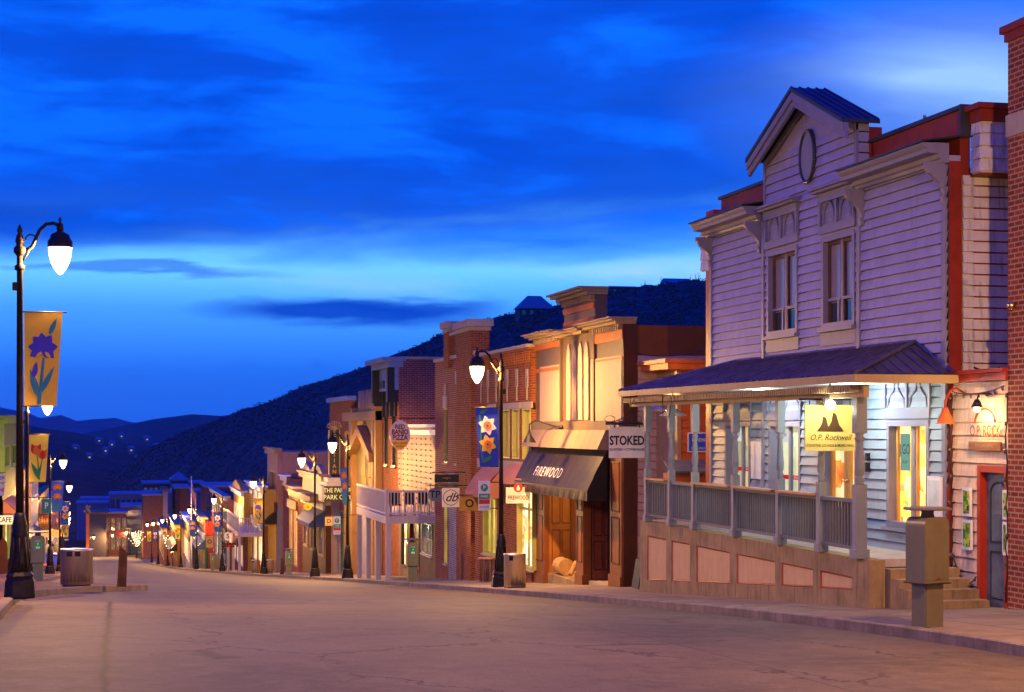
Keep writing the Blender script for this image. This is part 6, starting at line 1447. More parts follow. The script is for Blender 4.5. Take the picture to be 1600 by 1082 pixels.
light(t, (XE_-.8, yc_, E_.v(573, 690)), 15, (1, .6, .2), .1); light(t, (XE_-.7, E_.u(556), E_.v(556, 700)), 60, (1, .7, .2), .1)
# ---------------------------------------------------------------- cinema with vertical sign and marquee
XT = 12.3; T_ = Fr('R', XT); yt0, yt1 = ye1+.03, T_.u(515); zt5 = T_.v(530, 628)
t = thing('cinema', 'brick cinema tower front behind a tall vertical name sign and marquee', 'building', (XT, (yt0+yt1)/2, -9))
b = MB(); hs = [(T_.u(538), T_.u(530), -8, T_.v(535, 800))]; flat_wall(b, T_, yt0, yt1, -10.5, zt5, hs, .3); b.box(XT+.32, XT+9, yt0+.5, yt1, -10.5, zt5-.1); b.build('wall', BR_O, t)
window(t, T_, hs[0], TAN, DIM, .15, .1, .05, (1, 0), False, name='entrance')
b = MB(); b.fb(T_, yt0-.1, yt1+.1, zt5, zt5+.25, -.3, .2); b.build('coping', SLB, t)
b = MB(); b.fb(T_, T_.u(533), T_.u(524), -10.5, T_.v(528, 795), .0, .12); b.build('white_brick_pier', BR_W, t)
Yv = 93; fv = Fr('F', Yv); r = fv.rect(515, 530, 672, 742); SG = paint('sign_charcoal', (.025, .025, .03), .5)
v_ = thing('vertical_cinema_sign', 'tall dark vertical sign with stacked cream letters topped by a fan crest', 'sign', ((r[0]+r[1])/2, Yv, r[2])); MB().fb(fv, r[0], r[1], r[2], r[3], -.25, 0).build('sign_board', SG, v_)
b = MB(); b.fb(fv, r[0]-.05, r[0]+.0, r[2], r[3], -.27, .03); b.fb(fv, r[1], r[1]+.05, r[2], r[3], -.27, .03); b.build('sign_border', CREAM, v_)
H_ = (r[3]-r[2])/8; cx = (r[0]+r[1])/2
for k, ch_ in enumerate('EGYPTIAN'): text_mb(ch_, fv, cx, r[3]-H_*(k+.5), H_*.72, 0, bold=.02, sx=.95).build('lettering', CREAM, v_)
b = MB()
for k in range(7): q = pi*(.12+.76*k/6); b.tube([(cx, Yv-.02, r[3]+.0), (cx+.42*cos(q), Yv-.02, r[3]+.45*sin(q)+.0)], .03, 5)
b.tube([(cx+.42*cos(pi*(.12+.76*k/10)), Yv-.02, r[3]+.45*sin(pi*(.12+.76*k/10))) for k in range(11)], .03, 5); b.build('fan_crest', CREAM, v_)
Ym = 90; fm = Fr('F', Ym); r = fm.rect(507, 558, 760, 784)
m_ = thing('cinema_marquee', 'dark marquee board with two rows of warm yellow capital letters', 'sign', ((r[0]+r[1])/2, Ym, r[2])); MB().fb(fm, r[0], r[1], r[2], r[3], -2.2, 0).build('marquee_box', SG, m_)
LETY = emit('letter_yellow', (1, .72, .25), 1.1)
text_mb('THE PARK REC', fm, (r[0]+r[1])/2-.02, r[3]-.23, .24, 0, bold=.004, sx=.80).build('lettering', LETY, m_); text_mb('PARK CITY P', fm, (r[0]+r[1])/2-.05, r[2]+.21, .24, 0, bold=.004, sx=.90).build('lettering', LETY, m_)
b = MB(); b.fb(fm, r[0]+.1, r[1]-.4, r[3]+.0, r[3]+.18, -2.2, .03); b.fb(fm, r[0]+.2, r[1]-.7, r[3]+.183, r[3]+.42, -2.1, -.1); b.fb(fm, r[0]-.14, r[0]-.02, r[2], r[3]+.0, -1.5, .05); b.build('marquee_crown', GREYT, m_)
light(m_, ((r[0]+r[1])/2, Ym+1, r[2]-.3), 60, (1, .7, .35), .2)
# ---------------------------------------------------------------- generic shops lower down the right side
SHN = [0]
def small_awn(fr, a0, a1, zt2, mat, par, out=.9, drop=.75):
    b = MB(); n = 12; vs = []
    for i in range(n+1):
        y = a0+(a1-a0)*i/n; vs += [fr.P(y, zt2, .02), fr.P(y, zt2-drop*.45, out*.55), fr.P(y, zt2-drop, out), fr.P(y, zt2-drop-.2, out)]
    b.add(vs, [(i*4+k, (i+1)*4+k, (i+1)*4+k+1, i*4+k+1) for i in range(n) for k in range(3)])
    for y in (a0, a1): b.add([fr.P(y, zt2, .02), fr.P(y, zt2-drop, out), fr.P(y, zt2-drop-.2, out), fr.P(y, zt2-drop-.2, .02)], [(0, 1, 2, 3)])
    return b.build('awning', mat, par)
def shop(name, label, px0, px1, X0, pyt, mat, rows, shopf=(0, 0), trim=None, lit=None, depth_=8, cornh=.3, awn=None, par=True, ladder=None, upm=None):
    """px0<px1: far and near ends; rows = (py_top, py_bottom, n, lit) of windows measured at px1"""
    def X_of(px):
        Y = solveY(px, X0); return X0+sh(Y), Y
    Xa, Ya = X_of(px1); Xb, Yb = X_of(px0); X = (Xa+Xb)/2; f = Fr('R', X); zt = ZP(pyt, X, Ya); zb = G(Yb)-1.2
    trim = trim or CREAM; lit = lit or SHOP
    t = thing(name, label, 'building', (X, (Ya+Yb)/2, zb)); hs = []
    for (a, c, n, l) in rows:
        z1, z0 = ZP(a, X, Ya), ZP(c, X, Ya); w = (Yb-Ya)/n
        for k in range(n): hs.append(((Ya+w*(k+.22), Ya+w*(k+.78), z0, z1), l))
    lows = [h for h, l in hs if l and h[2] < ZP(812, X, Ya)]; zs_ = max([h[3] for h in lows])+.35 if lows else zb+1; hh = [h for h, _ in hs]
    SHN[0] += 1; lm = [BROWN, BR_P, paint('dark_umber', (0,)), paint('bottle_green', (.03, .07, .045), .5), GREYT][SHN[0] % 5]
    b = MB(); flat_wall(b, f, Ya, Yb, zs_, zt, hh, .3); b.build('upper_wall', mat, t); b = MB(); flat_wall(b, f, Ya, Yb, zb, zs_, hh, .3); b.build('shopfront', lm, t)
    b = MB(); b.fb(f, Ya+.1, Yb-.1, zs_-.28, zs_+.3, .01, .16); b.build('sign_band', [TAN, paint('dark_umber', (0,)), SLB][SHN[0] % 3], t)
    if SHN[0] % 2 == 0: small = small_awn(f, Ya+.4, Ya+(Yb-Ya)*.6, zs_-.3, [AWP, paint('black_canvas', (0,)), paint('navy_canvas', (.03, .05, .16), .7)][SHN[0] % 3], t)
    MB().box(X+.31, X+depth_, Ya+.02, Yb, zb, zt-.15).build('rear_block', mat, t)
    for h, l in hs: window(t, f, h, trim, lit if l else GD, .12, .12, .05, (1, 0), bool(l == 0), mw=.06)
    b = MB(); b.fb(f, Ya-.05, Yb+.05, zt-cornh, zt, 0, .25); b.fb(f, Ya-.1, Yb+.1, zt+.003, zt+.12, -.3, .38); b.build('cornice', trim, t)
    return t, f, Ya, Yb, zt
YEL = paint('butter_board', (.44, .27, .05), .6, .08, .2); PKB = paint('rose_plaster', (.34, .18, .13), .7, .1, .2); WCL = WHB
t, f, Ya, Yb, zt = shop('stone_shop', 'tan stone shop with a small arched niche beyond the cinema', 450, 468, 12.3, 764, TAN, [(800, 885, 2, 1)], lit=SHOP)
t, f, Ya, Yb, zt = shop('ornate_white_shop', 'shop with a curly white cornice and tall dark glass left of the cinema', 469, 513, 12.1, 745, WCL, [(800, 870, 3, 1)], lit=interior('room_blue', [(.02, .02, .05), (.05, .05, .3), (.6, .4, .1), (.1, .08, .05)], .5))
b = MB(); b.fb(f, Ya-.1, Yb+.1, ZP(786, f.c, Ya), ZP(776, f.c, Ya), 0, .9); b.build('canopy', TAN, t)
b = MB(); pts = [(Ya+(Yb-Ya)*k/20, zt+.15+.5*abs(sin(pi*k/10))) for k in range(21)]; b.prism(pts+[(Yb, zt), (Ya, zt)], f, -.1, .2); b.build('scroll_crest', WCL, t); light(t, (f.c-1, (Ya+Yb)/2, ZP(770, f.c, Ya)), 60, (1, .75, .5), .2)
t, f, Ya, Yb, zt = shop('long_dark_brick_shop', 'dark brick building with a strip of blue-lit glass under its white roof edge', 437, 449, 12.9, 745, BR_P, [(748, 756, 3, 0)], trim=WHT)
t, f, Ya, Yb, zt = shop('rose_false_front', 'rose plaster false front with a square parapet rising above its neighbours', 417, 436, 12.6, 703, PKB, [(740, 775, 1, 0), (800, 880, 2, 1)], trim=CREAM)
MB().box(f.c+.4, f.c+30, Ya+.5, Yb, ZP(735, f.c, Ya), ZP(712, f.c, Ya)).build('upper_storey', LAV, t)
t, f, Ya, Yb, zt = shop('small_balcony_shop', 'ochre shop with a small white balcony beside the iris-banner lamp', 385, 416, 11.8, 762, YEL, [(775, 800, 3, 1), (830, 885, 3, 1)], trim=WHT)
b = MB(); zb_ = ZP(833, f.c, Ya); b.fb(f, Ya+.5, Yb-1, zb_-.3, zb_, 0, 1.8); n = 40
for k in range(n): u = Ya+.6+(Yb-1.6-Ya)*k/(n-1); b.fb(f, u-.03, u+.03, zb_, zb_+1, 1.74, 1.8)
for k in range(10): b.fb(f, Ya+.5, Ya+.56, zb_, zb_+1, .1+.17*k, .15+.17*k)
b.fb(f, Ya+.5, Yb-1, zb_+1.003, zb_+1.08, 1.7, 1.82); b.fb(f, Ya+.48, Ya+.58, zb_+1.003, zb_+1.08, 0, 1.69)
for u in (Ya+.7, (Ya+Yb)/2, Yb-1.3): b.fb(f, u-.1, u+.1, G(u)-1, zb_-.3, 1.6, 1.78)
b.build('balcony', WHP, t); light(t, (f.c-1, Ya+3, ZP(845, f.c, Ya)), 54, (1, .6, .25), .2)
t, f, Ya, Yb, zt = shop('yellow_scroll_shop', 'butter-yellow shopfront with a scrolled gable and blue-white trim', 362, 384, 11.4, 770, YEL, [(795, 815, 2, 0), (835, 885, 3, 1)], trim=WHT)
b = MB(); ym = (Ya+Yb)/2; b.prism([(Ya, zt), (Yb, zt), (ym+4, zt+.5), (ym, zt+.85), (ym-4, zt+.5)], f, -.2, .2); b.build('gable', YEL, t); light(t, (f.c-1, Ya+3, ZP(850, f.c, Ya)), 54, (1, .65, .2), .2)
t, f, Ya, Yb, zt = shop('grey_brick_row', 'dark red brick block with a flat roof behind the daffodil-banner lamp', 326, 361, 11.3, 778, BR_P, [(800, 815, 4, 0), (840, 885, 4, 1)], trim=SLB)
t, f, Ya, Yb, zt = shop('rust_corner_shop', 'rust-red shop with a warm lit doorway beside the flagpole', 302, 325, 11.0, 812, DARKRED, [(845, 882, 4, 1)], trim=CREAM); light(t, (f.c-1.5, Ya+3, ZP(850, f.c, Ya)), 67, (1, .55, .2), .2)
t, f, Ya, Yb, zt = shop('lower_green_shop', 'narrow green-trimmed shop beyond the tulip-banner lamp', 283, 301, 10.6, 815, OLV, [(848, 880, 4, 1)], trim=WHT); light(t, (f.c-1.5, Ya+5, ZP(856, f.c, Ya)), 67, (1, .6, .25), .2)
t, f, Ya, Yb, zt = shop('lower_cream_shop', 'small glowing cream shop in the lowest row on the right', 262, 282, 10.4, 822, CREAM, [(850, 878, 5, 1)]); light(t, (f.c-1.5, Ya+8, ZP(858, f.c, Ya)), 112, (1, .65, .3), .3)
t, f, Ya, Yb, zt = shop('lowest_brick_shop', 'last brick shop where the right row meets the foot of the street', 245, 261, 10.2, 828, BR_R, [(852, 876, 5, 1)]); light(t, (f.c-1.5, Ya+8, ZP(858, f.c, Ya)), 112, (1, .6, .25), .3)
# small hanging signs down the row
for k, (px0, px1, a, c, Y, mat, txt, lb) in enumerate(((322, 333, 838, 856, 150, CREAM, 'O', 'pale gabled hanging sign with a dark ring by the daffodil-banner lamp'), (352, 366, 848, 856, 128, NR, 'OPEN', 'small glowing red sign on the yellow scrolled shop'), (350, 362, 832, 845, 130, WHT, 'S', 'round white hanging disc above the glowing red sign'), (475, 487, 786, 798, 92, PZ, 'o', 'round gold disc sign on the dark board below the ornate shop'), (508, 520, 808, 822, 88, CREAM, 'D', 'cream half-round hanging sign just left of the parking notice'))):
    hang('hanging_shop_sign', lb, FR2(Y, px0, px1, a, c), Y, mat, [(txt, 0, .35 if k < 3 else .2, dict(bold=.02))], Fr('F', Y).u(px1)+1.2, 'oval' if k in (2, 3) else 'rect')
# ---------------------------------------------------------------- loose cables seen in the photograph
def wire(name, label, pts, sag, r=.012):
    b = MB()
    for P0, P1 in zip(pts, pts[1:]): b.tube(swag(P0, P1, sag, 16), r, 5)
    tag(b.build(name, BLACKM), label, 'cable')
xw = 12.5; yw_ = 40.1
wire('overhead_cable', 'black cable sagging from the restaurant roof edge to the orange annex', [(12.3, 40.25, ZP(552, 12.3, 40.25)+.0), (13.35, 38.0, ZP(545, 13.35, 38.0))], .12)
wire('eave_cable', 'thin dark cable looping down from the porch eave near the fourth post', [(10.68, 33.1, .84), (10.66, 33.0, .25), (10.66, 32.6, .22), (10.68, 32.4, .86)], .03, .009)
wire('eave_cable', 'short dark cable dangling from the porch eave near its far end', [(10.68, 35.2, .83), (10.66, 35.3, .40), (10.68, 34.7, .84)], .02, .009)
wire('roof_cable', 'dark tangled cable at the foot of the side wall above the narrow shop', [(12.7, 24.0, .92), (12.9, 23.6, .90), (13.3, 23.9, .95), (13.6, 23.2, .90)], .05, .018)
P_ = RLO[0].location
# ---------------------------------------------------------------- shops down the left side
def lshop(name, label, Ya, Yb, X0, pyt, mat, rows, trim=None, lit=None, gable=0.0):
    X = X0+sh((Ya+Yb)/2); f = Fr('L', X); zt = ZP(pyt, X, Ya); zb = G(Yb)-1.5; trim = trim or CREAM; lit = lit or SHOP
    t = thing(name, label, 'building', (X, (Ya+Yb)/2, zb)); hs = []
    for (a, c, n, l) in rows:
        z1, z0 = ZP(a, X, Ya), ZP(c, X, Ya); w = (Yb-Ya)/n
        for k in range(n): hs.append(((Ya+w*(k+.2), Ya+w*(k+.8), z0, z1), l))
    lows = [h for h, l in hs if l]; zs_ = max([h[3] for h in lows])+.35; hh = [h for h, _ in hs]; SHN[0] += 1; lm = [BROWN, BR_P, paint('dark_umber', (0,)), paint('bottle_green', (0,)), GREYT][SHN[0] % 5]
    b = MB(); flat_wall(b, f, Ya, Yb, zs_, zt, hh, .3); b.build('upper_wall', mat, t); b = MB(); flat_wall(b, f, Ya, Yb, zb, zs_, hh, .3); b.build('shopfront', lm, t)
    small_awn(f, Ya+.4, Ya+(Yb-Ya)*.6, zs_-.1, [AWP, paint('black_canvas', (0,)), paint('navy_canvas', (.03, .05, .16), .7)][SHN[0] % 3], t)
    MB().box(X-12, X-.31, Ya, Yb, zb, zt-.1).build('rear_block', mat, t)
    for h, l in hs: window(t, f, h, trim, lit if l else GD, .12, .12, .05, (1, 0), bool(l == 0), mw=.05)
    b = MB(); b.fb(f, Ya-.05, Yb+.05, zt-.35, zt, 0, .25); b.fb(f, Ya-.1, Yb+.1, zt+.003, zt+.12, -.3, .38); b.build('cornice', trim, t)
    return t, f, zt
GRB = paint('sage_green_board', (.09, .17, .05), .6, .1, .2); GRB2 = paint('pale_green_board', (.15, .27, .06), .6, .1, .2)
SGN = paint('sign_white', (0,))
# tall sage building whose upper gable end faces up the street
t, f, zt = lshop('sage_green_building', 'tall sage green clapboard building at the left edge of the view', 98, 112, -5.4, 652, GRB, [(700, 730, 2, 0), (790, 880, 2, 1)], trim=GRB2)
FG = Fr('F', 98); b = MB(); x0_, x1_ = FG.u(-60), f.c; clap_wall(b, FG, x0_, x1_, ZP(772, f.c, 98), ZP(652, f.c, 98), [], .30, .04, .1); b.build('end_wall', GRB, t)
b = MB(); b.fb(FG, x0_, x1_+.15, ZP(742, f.c, 98), ZP(734, f.c, 98), 0, .25); b.fb(FG, x1_-.5, x1_+.1, ZP(768, f.c, 98), ZP(655, f.c, 98), .04, .14); b.fb(FG, x0_, x1_+.35, ZP(654, f.c, 98), ZP(650, f.c, 98), -.2, .4); b.build('green_trim', GRB2, t)
b = MB(); b.fb(FG, x0_, x1_, G(98)-.5, ZP(772, f.c, 98), -.1, .0); b.build('timber_base', paint('weathered_timber', (.20, .12, .06), .8, .3, .4), t)
r = FG.rect(-2, 12, 845, 902); b = MB(); b.prism([(r[0], r[2]), (r[1], r[2])] + [((r[0]+r[1])/2+(r[1]-r[0])/2*cos(q), r[3]-.4+.5*sin(q)) for q in [pi*i/8 for i in range(9)]], FG, 0, .05); b.build('door', paint('dark_umber', (0,)), t)
light(t, ((r[0]+r[1])/2+.8, 96.5, r[3]+.6), 70, (1, .6, .3), .1)
t, f, zt = lshop('plum_shop', 'plum-coloured shop tucked beyond the sage green building', 112.1, 128, -4.9, 735, paint('plum_board', (.28, .12, .12), .6), [(770, 790, 2, 0), (835, 882, 2, 1)], trim=PKB)
t, f, zt = lshop('blue_grey_shop', 'blue-grey boarded shop behind the second left banner', 128.1, 148, -4.8, 748, paint('steel_blue_board', (.20, .24, .34), .6), [(765, 785, 2, 0), (838, 880, 3, 1)], trim=WHT)
t, f, zt = lshop('timber_balcony_shop', 'shop with a lit timber balcony behind the third left lamp', 148.1, 172, -4.4, 775, paint('amber_board', (.42, .22, .07), .6), [(795, 812, 3, 1), (838, 876, 3, 1)], trim=TAN)
b = MB(); z_ = ZP(824, f.c, 148); b.fb(f, 148.5, 168, z_-.25, z_, 0, 1.9); b.fb(f, 148.5, 168, z_+1.0, z_+1.08, 1.8, 1.9)
for k in range(44): b.fb(f, 148.6+k*.44, 148.68+k*.44, z_, z_+1, 1.82, 1.88)
for k in range(9): b.fb(f, 148.5, 148.6, z_, z_+1, .1+.2*k, .17+.2*k)
b.fb(f, 148.5, 148.6, z_+1.003, z_+1.08, 0, 1.79); b.build('balcony', paint('golden_panel', (0,)), t); light(t, (f.c+1.4, 149.5, z_-.8), 117, (1, .55, .18), .2); light(t, (f.c+1.4, 147.3, z_+1.5), 54, (1, .55, .18), .2)
t, f, zt = lshop('glass_front_shop', 'lilac rendered shop with bright glass fronts below the fourth left lamp', 172.1, 200, -4.3, 785, LAV, [(805, 820, 3, 0), (840, 874, 4, 1)], trim=WHT); light(t, (f.c+1.6, 173, ZP(850, f.c, 172)), 117, (1, .75, .5), .2)
t, f, zt = lshop('russet_row_shop', 'russet shop far down the left row', 200.1, 235, -4.2, 800, BR_R, [(815, 826, 4, 0), (845, 872, 5, 1)]); light(t, (f.c+1.6, 205, ZP(850, f.c, 200)), 157, (1, .6, .25), .2)
t, f, zt = lshop('last_left_shop', 'last tan shop of the left row before the foot of the street', 235.1, 275, -4.2, 812, TAN, [(822, 832, 4, 0), (846, 870, 5, 1)]); light(t, (f.c+1.6, 240, ZP(850, f.c, 236)), 180, (1, .6, .25), .2)
# signs on the left
def fsign(name, label, px0, px1, a, c, Y, mat, txt=None, h=.2, lm=None, sx=.8, dz=0, em=None):
    f_ = Fr('F', Y); r = f_.rect(px0, px1, a, c); t = thing(name, label, 'sign', ((r[0]+r[1])/2, Y, r[2])); MB().fb(f_, *r, -.06, 0).build('sign_board', mat, t)
    if txt: text_mb(txt, f_, (r[0]+r[1])/2, (r[2]+r[3])/2+dz, h, 0, bold=.02, sx=sx).build('lettering', lm or BLK, t)
    b = MB(); b.tube([(r[0]-1.2, Y+.02, r[3]+.08), (r[1]+.05, Y+.02, r[3]+.08)], .02, 5); b.tube([(r[0]+.1, Y+.02, r[3]+.08), (r[0]+.1, Y+.02, r[3])], .012, 4); b.tube([(r[1]-.1, Y+.02, r[3]+.08), (r[1]-.1, Y+.02, r[3])], .012, 4); b.build('sign_bracket', BLACKM, t); return t
fsign('projecting_sign', 'lit cream sign board hanging low at the left edge under the sage green building', -6, 20, 806, 820, 88, emit('sign_lit', (1, .72, .38), 1.3), 'CAFE', .26, NR)
fsign('projecting_sign', 'upper of two small pale signs at the left edge on the green wall', -8, 7, 741, 754, 90, SGN, 'SHOP', .16)
fsign('projecting_sign', 'lower of two small pale signs at the left edge on the green wall', -8, 7, 757, 775, 90, SGN, 'MINE', .18, DARKRED)
fsign('projecting_sign', 'black and white sign with diamonds between the lit board and the nearest left lamp', 21, 37, 806, 824, 92, SGN, 'SNODA', .18)
fsign('projecting_sign', 'green and white notice board beyond the nearest left lamp', 65, 80, 780, 802, 86, NG, 'P', .3, WHT)
fsign('projecting_sign', 'amber lit board under the timber balcony on the left', 64, 92, 829, 840, 120, emit('sign_amber', (1, .45, .10), 1.0))
for k in range(3):
    Y = 78+8*k; X = -4.2; z = road(X, Y)+.14; t = thing('hoop_rack', 'dark metal hoop rail on the left pavement, %s from the nearest lamp' % ORDR[k], 'rail', (X, Y, z), 'hoop rails on the left pavement')
    MB().tube([(X-.35, Y, z), (X-.35, Y, z+.7), (X-.25, Y, z+.8), (X+.25, Y, z+.8), (X+.35, Y, z+.7), (X+.35, Y, z)], .03, 6).build('hoop', IRON, t)
# parked car glimpsed beyond the third lamp
def car(X, Y, label, mat):
    z = road(X, Y); t = thing('parked_car', label, 'car', (X, Y, z)); w = .9
    prof = [(-2.2, .35), (-2.25, .75), (-1.5, .92), (-.9, 1.42), (.9, 1.45), (1.7, .95), (2.2, .85), (2.25, .35)]; n = len(prof)
    b = MB(); vs = [(X+s_*w*(.82 if zz > 1 else 1), Y+yy, z+zz) for s_ in (-1, 1) for yy, zz in prof]; b.add(vs, [tuple(range(n)), tuple(range(2*n-1, n-1, -1))]+[(i, i+n, (i+1) % n+n, (i+1) % n) for i in range(n)]); b.build('body', mat, t)
    b = MB(); b.add([(X-.66, Y-1.42, z+.98), (X+.66, Y-1.42, z+.98), (X+.6, Y-.95, z+1.38), (X-.6, Y-.95, z+1.38)], [(0, 1, 2, 3)]); b.build('rear_window', GD, t)
    for sx_ in (-1, 1):
        for yy in (-1.4, 1.4): MB().tube([(X+sx_*.72, Y+yy, z+.32), (X+sx_*.92, Y+yy, z+.32)], .32, 14, False).build('wheel', BLK, t)
        MB().box(X+sx_*.55-.15, X+sx_*.55+.15, Y-2.27, Y-2.2, z+.7, z+.82).build('tail_light', emit('tail', (1, .08, .03), 2.0), t)
CARP = paint('silver_car_paint', (.35, .37, .42), .25, .03, .05, .02, 5, False, .6)
car(-3.1+sh(135), 135, 'silver car parked by the left kerb under the timber balcony', CARP)
car(-3.9, 345, 'distant silver car at the foot of the street', CARP)
# ---------------------------------------------------------------- buildings at and beyond the foot of the street
def fbox(name, label, px0, px1, pyt, pyb, Y, mat, dpt=14, cols=0, rows=0, roofm=None, wm=None, trim=None, ww=.5, grp=None, roof=0.0):
    f_ = Fr('F', Y); x0_, x1_, z0, z1 = f_.rect(px0, px1, pyt, pyb); z0 -= 2
    t = thing(name, label, 'building', ((x0_+x1_)/2, Y, z0), grp); hs = []
    if cols:
        cw = (x1_-x0_)/cols; H = z1-z0-2.4; rh = H/max(1, rows)
        for i in range(cols):
            for j in range(rows): hs.append((x0_+cw*(i+.5-ww/2), x0_+cw*(i+.5+ww/2), z0+2+rh*(j+.25), z0+2+rh*(j+.85)))
    b = MB(); flat_wall(b, f_, x0_, x1_, z0, z1, hs, .3); b.build('wall', mat, t); MB().box(x0_, x1_, Y+.31, Y+dpt, z0, z1-.02).build('rear_block', mat, t)
    for h in hs[:100]: window(t, f_, h, trim or GREYT, wm or GD, .12, .1, .04, (1, 0), False, mw=.06)
    b = MB(); b.box(x0_-.3, x1_+.3, Y-.3, Y+dpt+.3, z1, z1+.35)
    if roof: b.add([(x0_-.4, Y-.4, z1+.352), (x1_+.4, Y-.4, z1+.352), (x1_+.4, Y+dpt, z1+.352), (x0_-.4, Y+dpt, z1+.352), ((x0_+x1_)/2, Y+dpt/2, z1+roof)], [(0, 1, 4), (1, 2, 4), (2, 3, 4), (3, 0, 4), (0, 3, 2, 1)])
    b.build('roof', roofm or paint('flat_roof_blue', (.22, .27, .36), .6, .1, .2, .1, 1, False), t); return t
RF = paint('flat_roof_blue', (.22, .27, .36), .6, .1, .2, .1, 1, False); PALE = paint('pale_concrete_wall', (.25, .24, .26), .7, .08, .15); BEI = paint('beige_render', (.44, .36, .27), .7, .08, .15)
fbox('dark_shed_block', 'wide dark grey block at the end of the street on the left', 135, 166, 804, 866, 330, paint('grey_block', (.09, .08, .09), .8), roofm=TAN)
fbox('corner_pavilion', 'tan two-storey corner building with red doors beside the glass hall', 164, 198, 803, 866, 338, BR_P, cols=4, rows=2, wm=DIM)
fbox('glass_hall', 'pale building with a tall blue grid of windows at the end of the street', 190, 222, 793, 866, 345, PALE, cols=5, rows=5, ww=.86, trim=PALE, wm=glassdark('blue_glass', (.08, .20, .45), .15))
fbox('pale_upper_block', 'pale flat-roofed block standing behind the glass hall', 172, 222, 774, 830, 380, PALE, cols=6, rows=2)
fbox('long_low_roof', 'long low building with a bright edged blue roof left of the pale block', 120, 168, 788, 830, 400, paint('steel_blue_board', (0,)))
fbox('long_low_roof', 'narrow low building under a pale blue roof farthest left at the valley floor', 126, 170, 781, 800, 440, LAV)
fbox('brown_tower_block', 'big plain brown brick block right of the glass hall', 224, 257, 775, 880, 320, BR_R, 20)
fbox('brown_annex', 'narrow lit orange-edged wall against the brown brick block', 255, 262, 768, 880, 318, BEI, 16, roofm=TAN)
fbox('tapered_brick_block', 'second plain brown block with a slanting right edge', 274, 296, 764, 880, 322, BR_R, 18)
fbox('blue_roof_house', 'low house with a wide pale blue roof behind the tapered brown block', 262, 276, 772, 850, 360, LAV, roofm=RF)
fbox('white_blue_roof_block', 'block with a broad white-blue roof behind the flagpole', 296, 326, 770, 860, 345, paint('steel_blue_board', (0,)), roofm=RF)
fbox('hotel_block', 'large dark red building with a small pyramid roof turret far beyond the street', 224, 320, 757, 800, 420, BR_P, 20, cols=12, rows=2, wm=DIM)
fbox('pyramid_turret', 'small turret with a pale pyramid roof on top of the far dark red building', 268, 293, 752, 760, 418, BR_P, 8, roofm=paint('metal_roof_pale', (0,)), roof=2.2)
fbox('right_row_block', 'wide plum brick block rising behind the right-hand row', 322, 374, 762, 830, 300, BR_P, 20, cols=6, rows=2)
fbox('right_row_block', 'dark flat block behind the yellow scrolled shop', 372, 420, 765, 830, 260, BR_P, 16)
fbox('purple_store', 'violet-grey store with a tall flat front behind the rose false front', 436, 545, 712, 760, 175, LAV, 14)
# flagpole
x, y = wpt(299, 172); z = walk(x, y); t = thing('flagpole', 'tall white flagpole standing among the lamps on the right pavement', 'flagpole', (x, y, z)); zt = ZP(747, x, y)
MB().tube([(x, y, z), (x, y, zt)], [.09, .05], 8).build('pole', paint('white_pole', (.7, .68, .64), .4, .05, .1), t); MB().ball((x, y, zt+.08), .10).build('finial', metal('brass', (0,)), t)
b = MB(); vs = []
for i in range(9):
    for j in range(5): vs.append((x+.08+.05*i+.02*sin(i), y+.05*sin(i*1.3), zt-.5-j*.35-i*.16))
b.add(vs, [(i*5+j, i*5+j+1, (i+1)*5+j+1, (i+1)*5+j) for i in range(8) for j in range(4)], True); b.build('flag', paint('flag_cloth', (.20, .09, .14), .7), t)
# tall lit posts with decorations at the foot of the street
x, y = wpt(137, 270); z = road(x, y); t = thing('gateway_post', 'tall orange-lit post with a pale ornament at the foot of the street', 'post', (x, y, z)); zt = ZP(803, x, y)
MB().box(x-.25, x+.25, y-.25, y+.25, z, zt).build('post', paint('orange_paint', (0,)), t); b = MB(); r_ = random.Random(2)
for k in range(10): b.ball((x+r_.uniform(-.5, .3), y+r_.uniform(-.2, .2), zt+.3+k*.1), .22, 6)
b.build('ornament', CREAM, t); light(t, (x+.6, y-1.5, z+2), 135, (1, .5, .2), .2)
# little string-lit trees along the row
def bare_tree(X, Y, h, label, lit=True):
    z = walk(X, Y) if X > 0 else road(X, Y)+.14; t = thing('bare_tree', label, 'tree', (X, Y, z), 'small bare street trees'); r_ = random.Random(int(Y)); b = MB(); c = MB()
    b.tube([(X, Y, z), (X+.05, Y, z+h*.4)], [.09, .06], 6).build('trunk', paint('bark', (0,)), t); b = MB()
    for k in range(26):
        q = r_.uniform(0, 6.28); z0 = z+h*r_.uniform(.3, .5); l = h*r_.uniform(.3, .55); P = [Vector((X, Y, z0))]; d = Vector((cos(q)*.6, sin(q)*.6, 1)).normalized()
        for s_ in range(4): d = (d+Vector((r_.uniform(-.3, .3), r_.uniform(-.3, .3), r_.uniform(-.1, .2)))).normalized(); P.append(P[-1]+d*l/4)
        b.tube(P, [.03, .025, .02, .012, .005], 4)
        if lit:
            for p in P[1:]: c.ball(p, .05, 5)
    b.build('crown', paint('bark', (0,)), t)
    if lit: c.build('fairy_lights', emit('fairy', (1, .65, .3), 10), t)
for k, (px, D, h) in enumerate(((352, 150, 4.2), (316, 178, 4.5), (270, 215, 4.5), (215, 300, 5))):
    x, y = wpt(px, D); bare_tree(x, y, h, ['bare little tree by the yellow scrolled shop', 'bare fairy-lit tree just right of the flagpole', 'bare fairy-lit tree near the tulip-banner lamp', 'bare fairy-lit tree at the foot of the street'][k], k > 0)
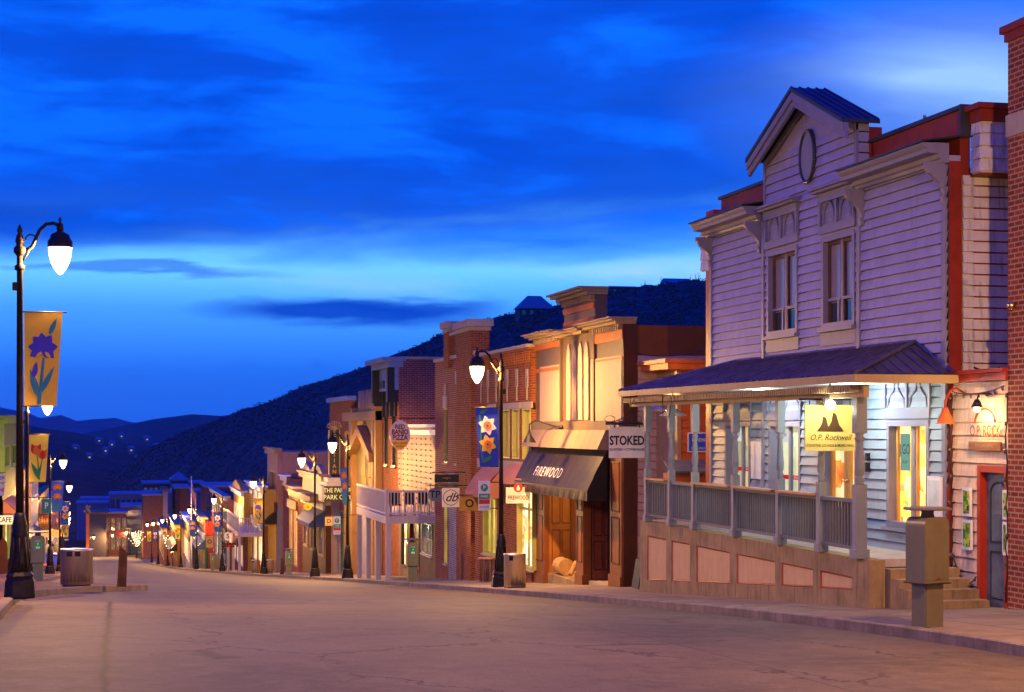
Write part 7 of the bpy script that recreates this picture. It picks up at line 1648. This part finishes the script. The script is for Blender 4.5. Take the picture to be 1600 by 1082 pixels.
# town lights and roofs across the valley
for k, (px, py, D, w, lb) in enumerate(((155, 690, 2450, 10, 'far valley house lit by one window, leftmost of the hillside specks'), (175, 696, 2300, 9, 'far valley house in the middle of the dark hillside'), (230, 688, 2500, 11, 'far valley house high near the saddle of the hill'), (118, 702, 2200, 9, 'far valley house low beside the left lamps'), (205, 705, 2100, 8, 'far valley house lowest above the pale valley road'), (262, 712, 1900, 7, 'far valley house rightmost at the foot of the dark hill'), (90, 690, 2500, 9, 'far valley house just right of the nearest left lamp post'), (190, 683, 2650, 9, 'far valley house highest on the slope in the middle'), (140, 716, 2000, 7, 'far valley house lowest of all, above the left lamps'), (215, 720, 1900, 7, 'far valley house low above the glass hall'), (245, 700, 2200, 8, 'far valley house midway down beside the dark hill'), (165, 706, 2150, 8, 'far valley house at the centre of the cluster'))):
    x, y = wpt(px, D); z = ZP(py, x, y); t = thing('valley_house', lb, 'house', (x, y, z), 'houses across the valley'); MB().box(x-w/2, x+w/2, y, y+w, z-4, z+3.5).build('wall', PALE, t)
    b = MB(); b.add([(x-w*.6, y-1, z+3.5), (x+w*.6, y-1, z+3.5), (x+w*.6, y+w+1, z+3.5), (x-w*.6, y+w+1, z+3.5), (x-w*.3, y+w/2, z+6.5), (x+w*.3, y+w/2, z+6.5)], [(0, 1, 5, 4), (2, 3, 4, 5), (1, 2, 5), (3, 0, 4), (0, 3, 2, 1)]); b.build('roof', paint('metal_roof_pale', (0,)), t)
    MB().box(x-1.0, x+1.0, y-.4, y, z, z+1.6).build('window', emit('valley_light', (1, .7, .45), .5), t)
# ---------------------------------------------------------------- the evening air
b = MB(); b.box(-9000, 12500, -60, 12800, -420, 345); hz = b.build('haze', paint('scrub', (0, 0, 0)))
m = bpy.data.materials.new('evening_air'); m.use_nodes = True; nt = m.node_tree; nt.nodes.clear()
out = N(nt, 'OutputMaterial'); pv = N(nt, 'VolumePrincipled'); pv.inputs['Density'].default_value = 4.5e-5; pv.inputs['Color'].default_value = (.75, .85, 1.0, 1); pv.inputs['Anisotropy'].default_value = 0.0
L(nt, pv.outputs[0], out.inputs['Volume']); hz.data.materials.clear(); hz.data.materials.append(m)
tag(hz, 'thin blue evening air over the valley', 'haze', kind='stuff')
SC.cycles.volume_bounces = 0
print('objects', len(bpy.data.objects))
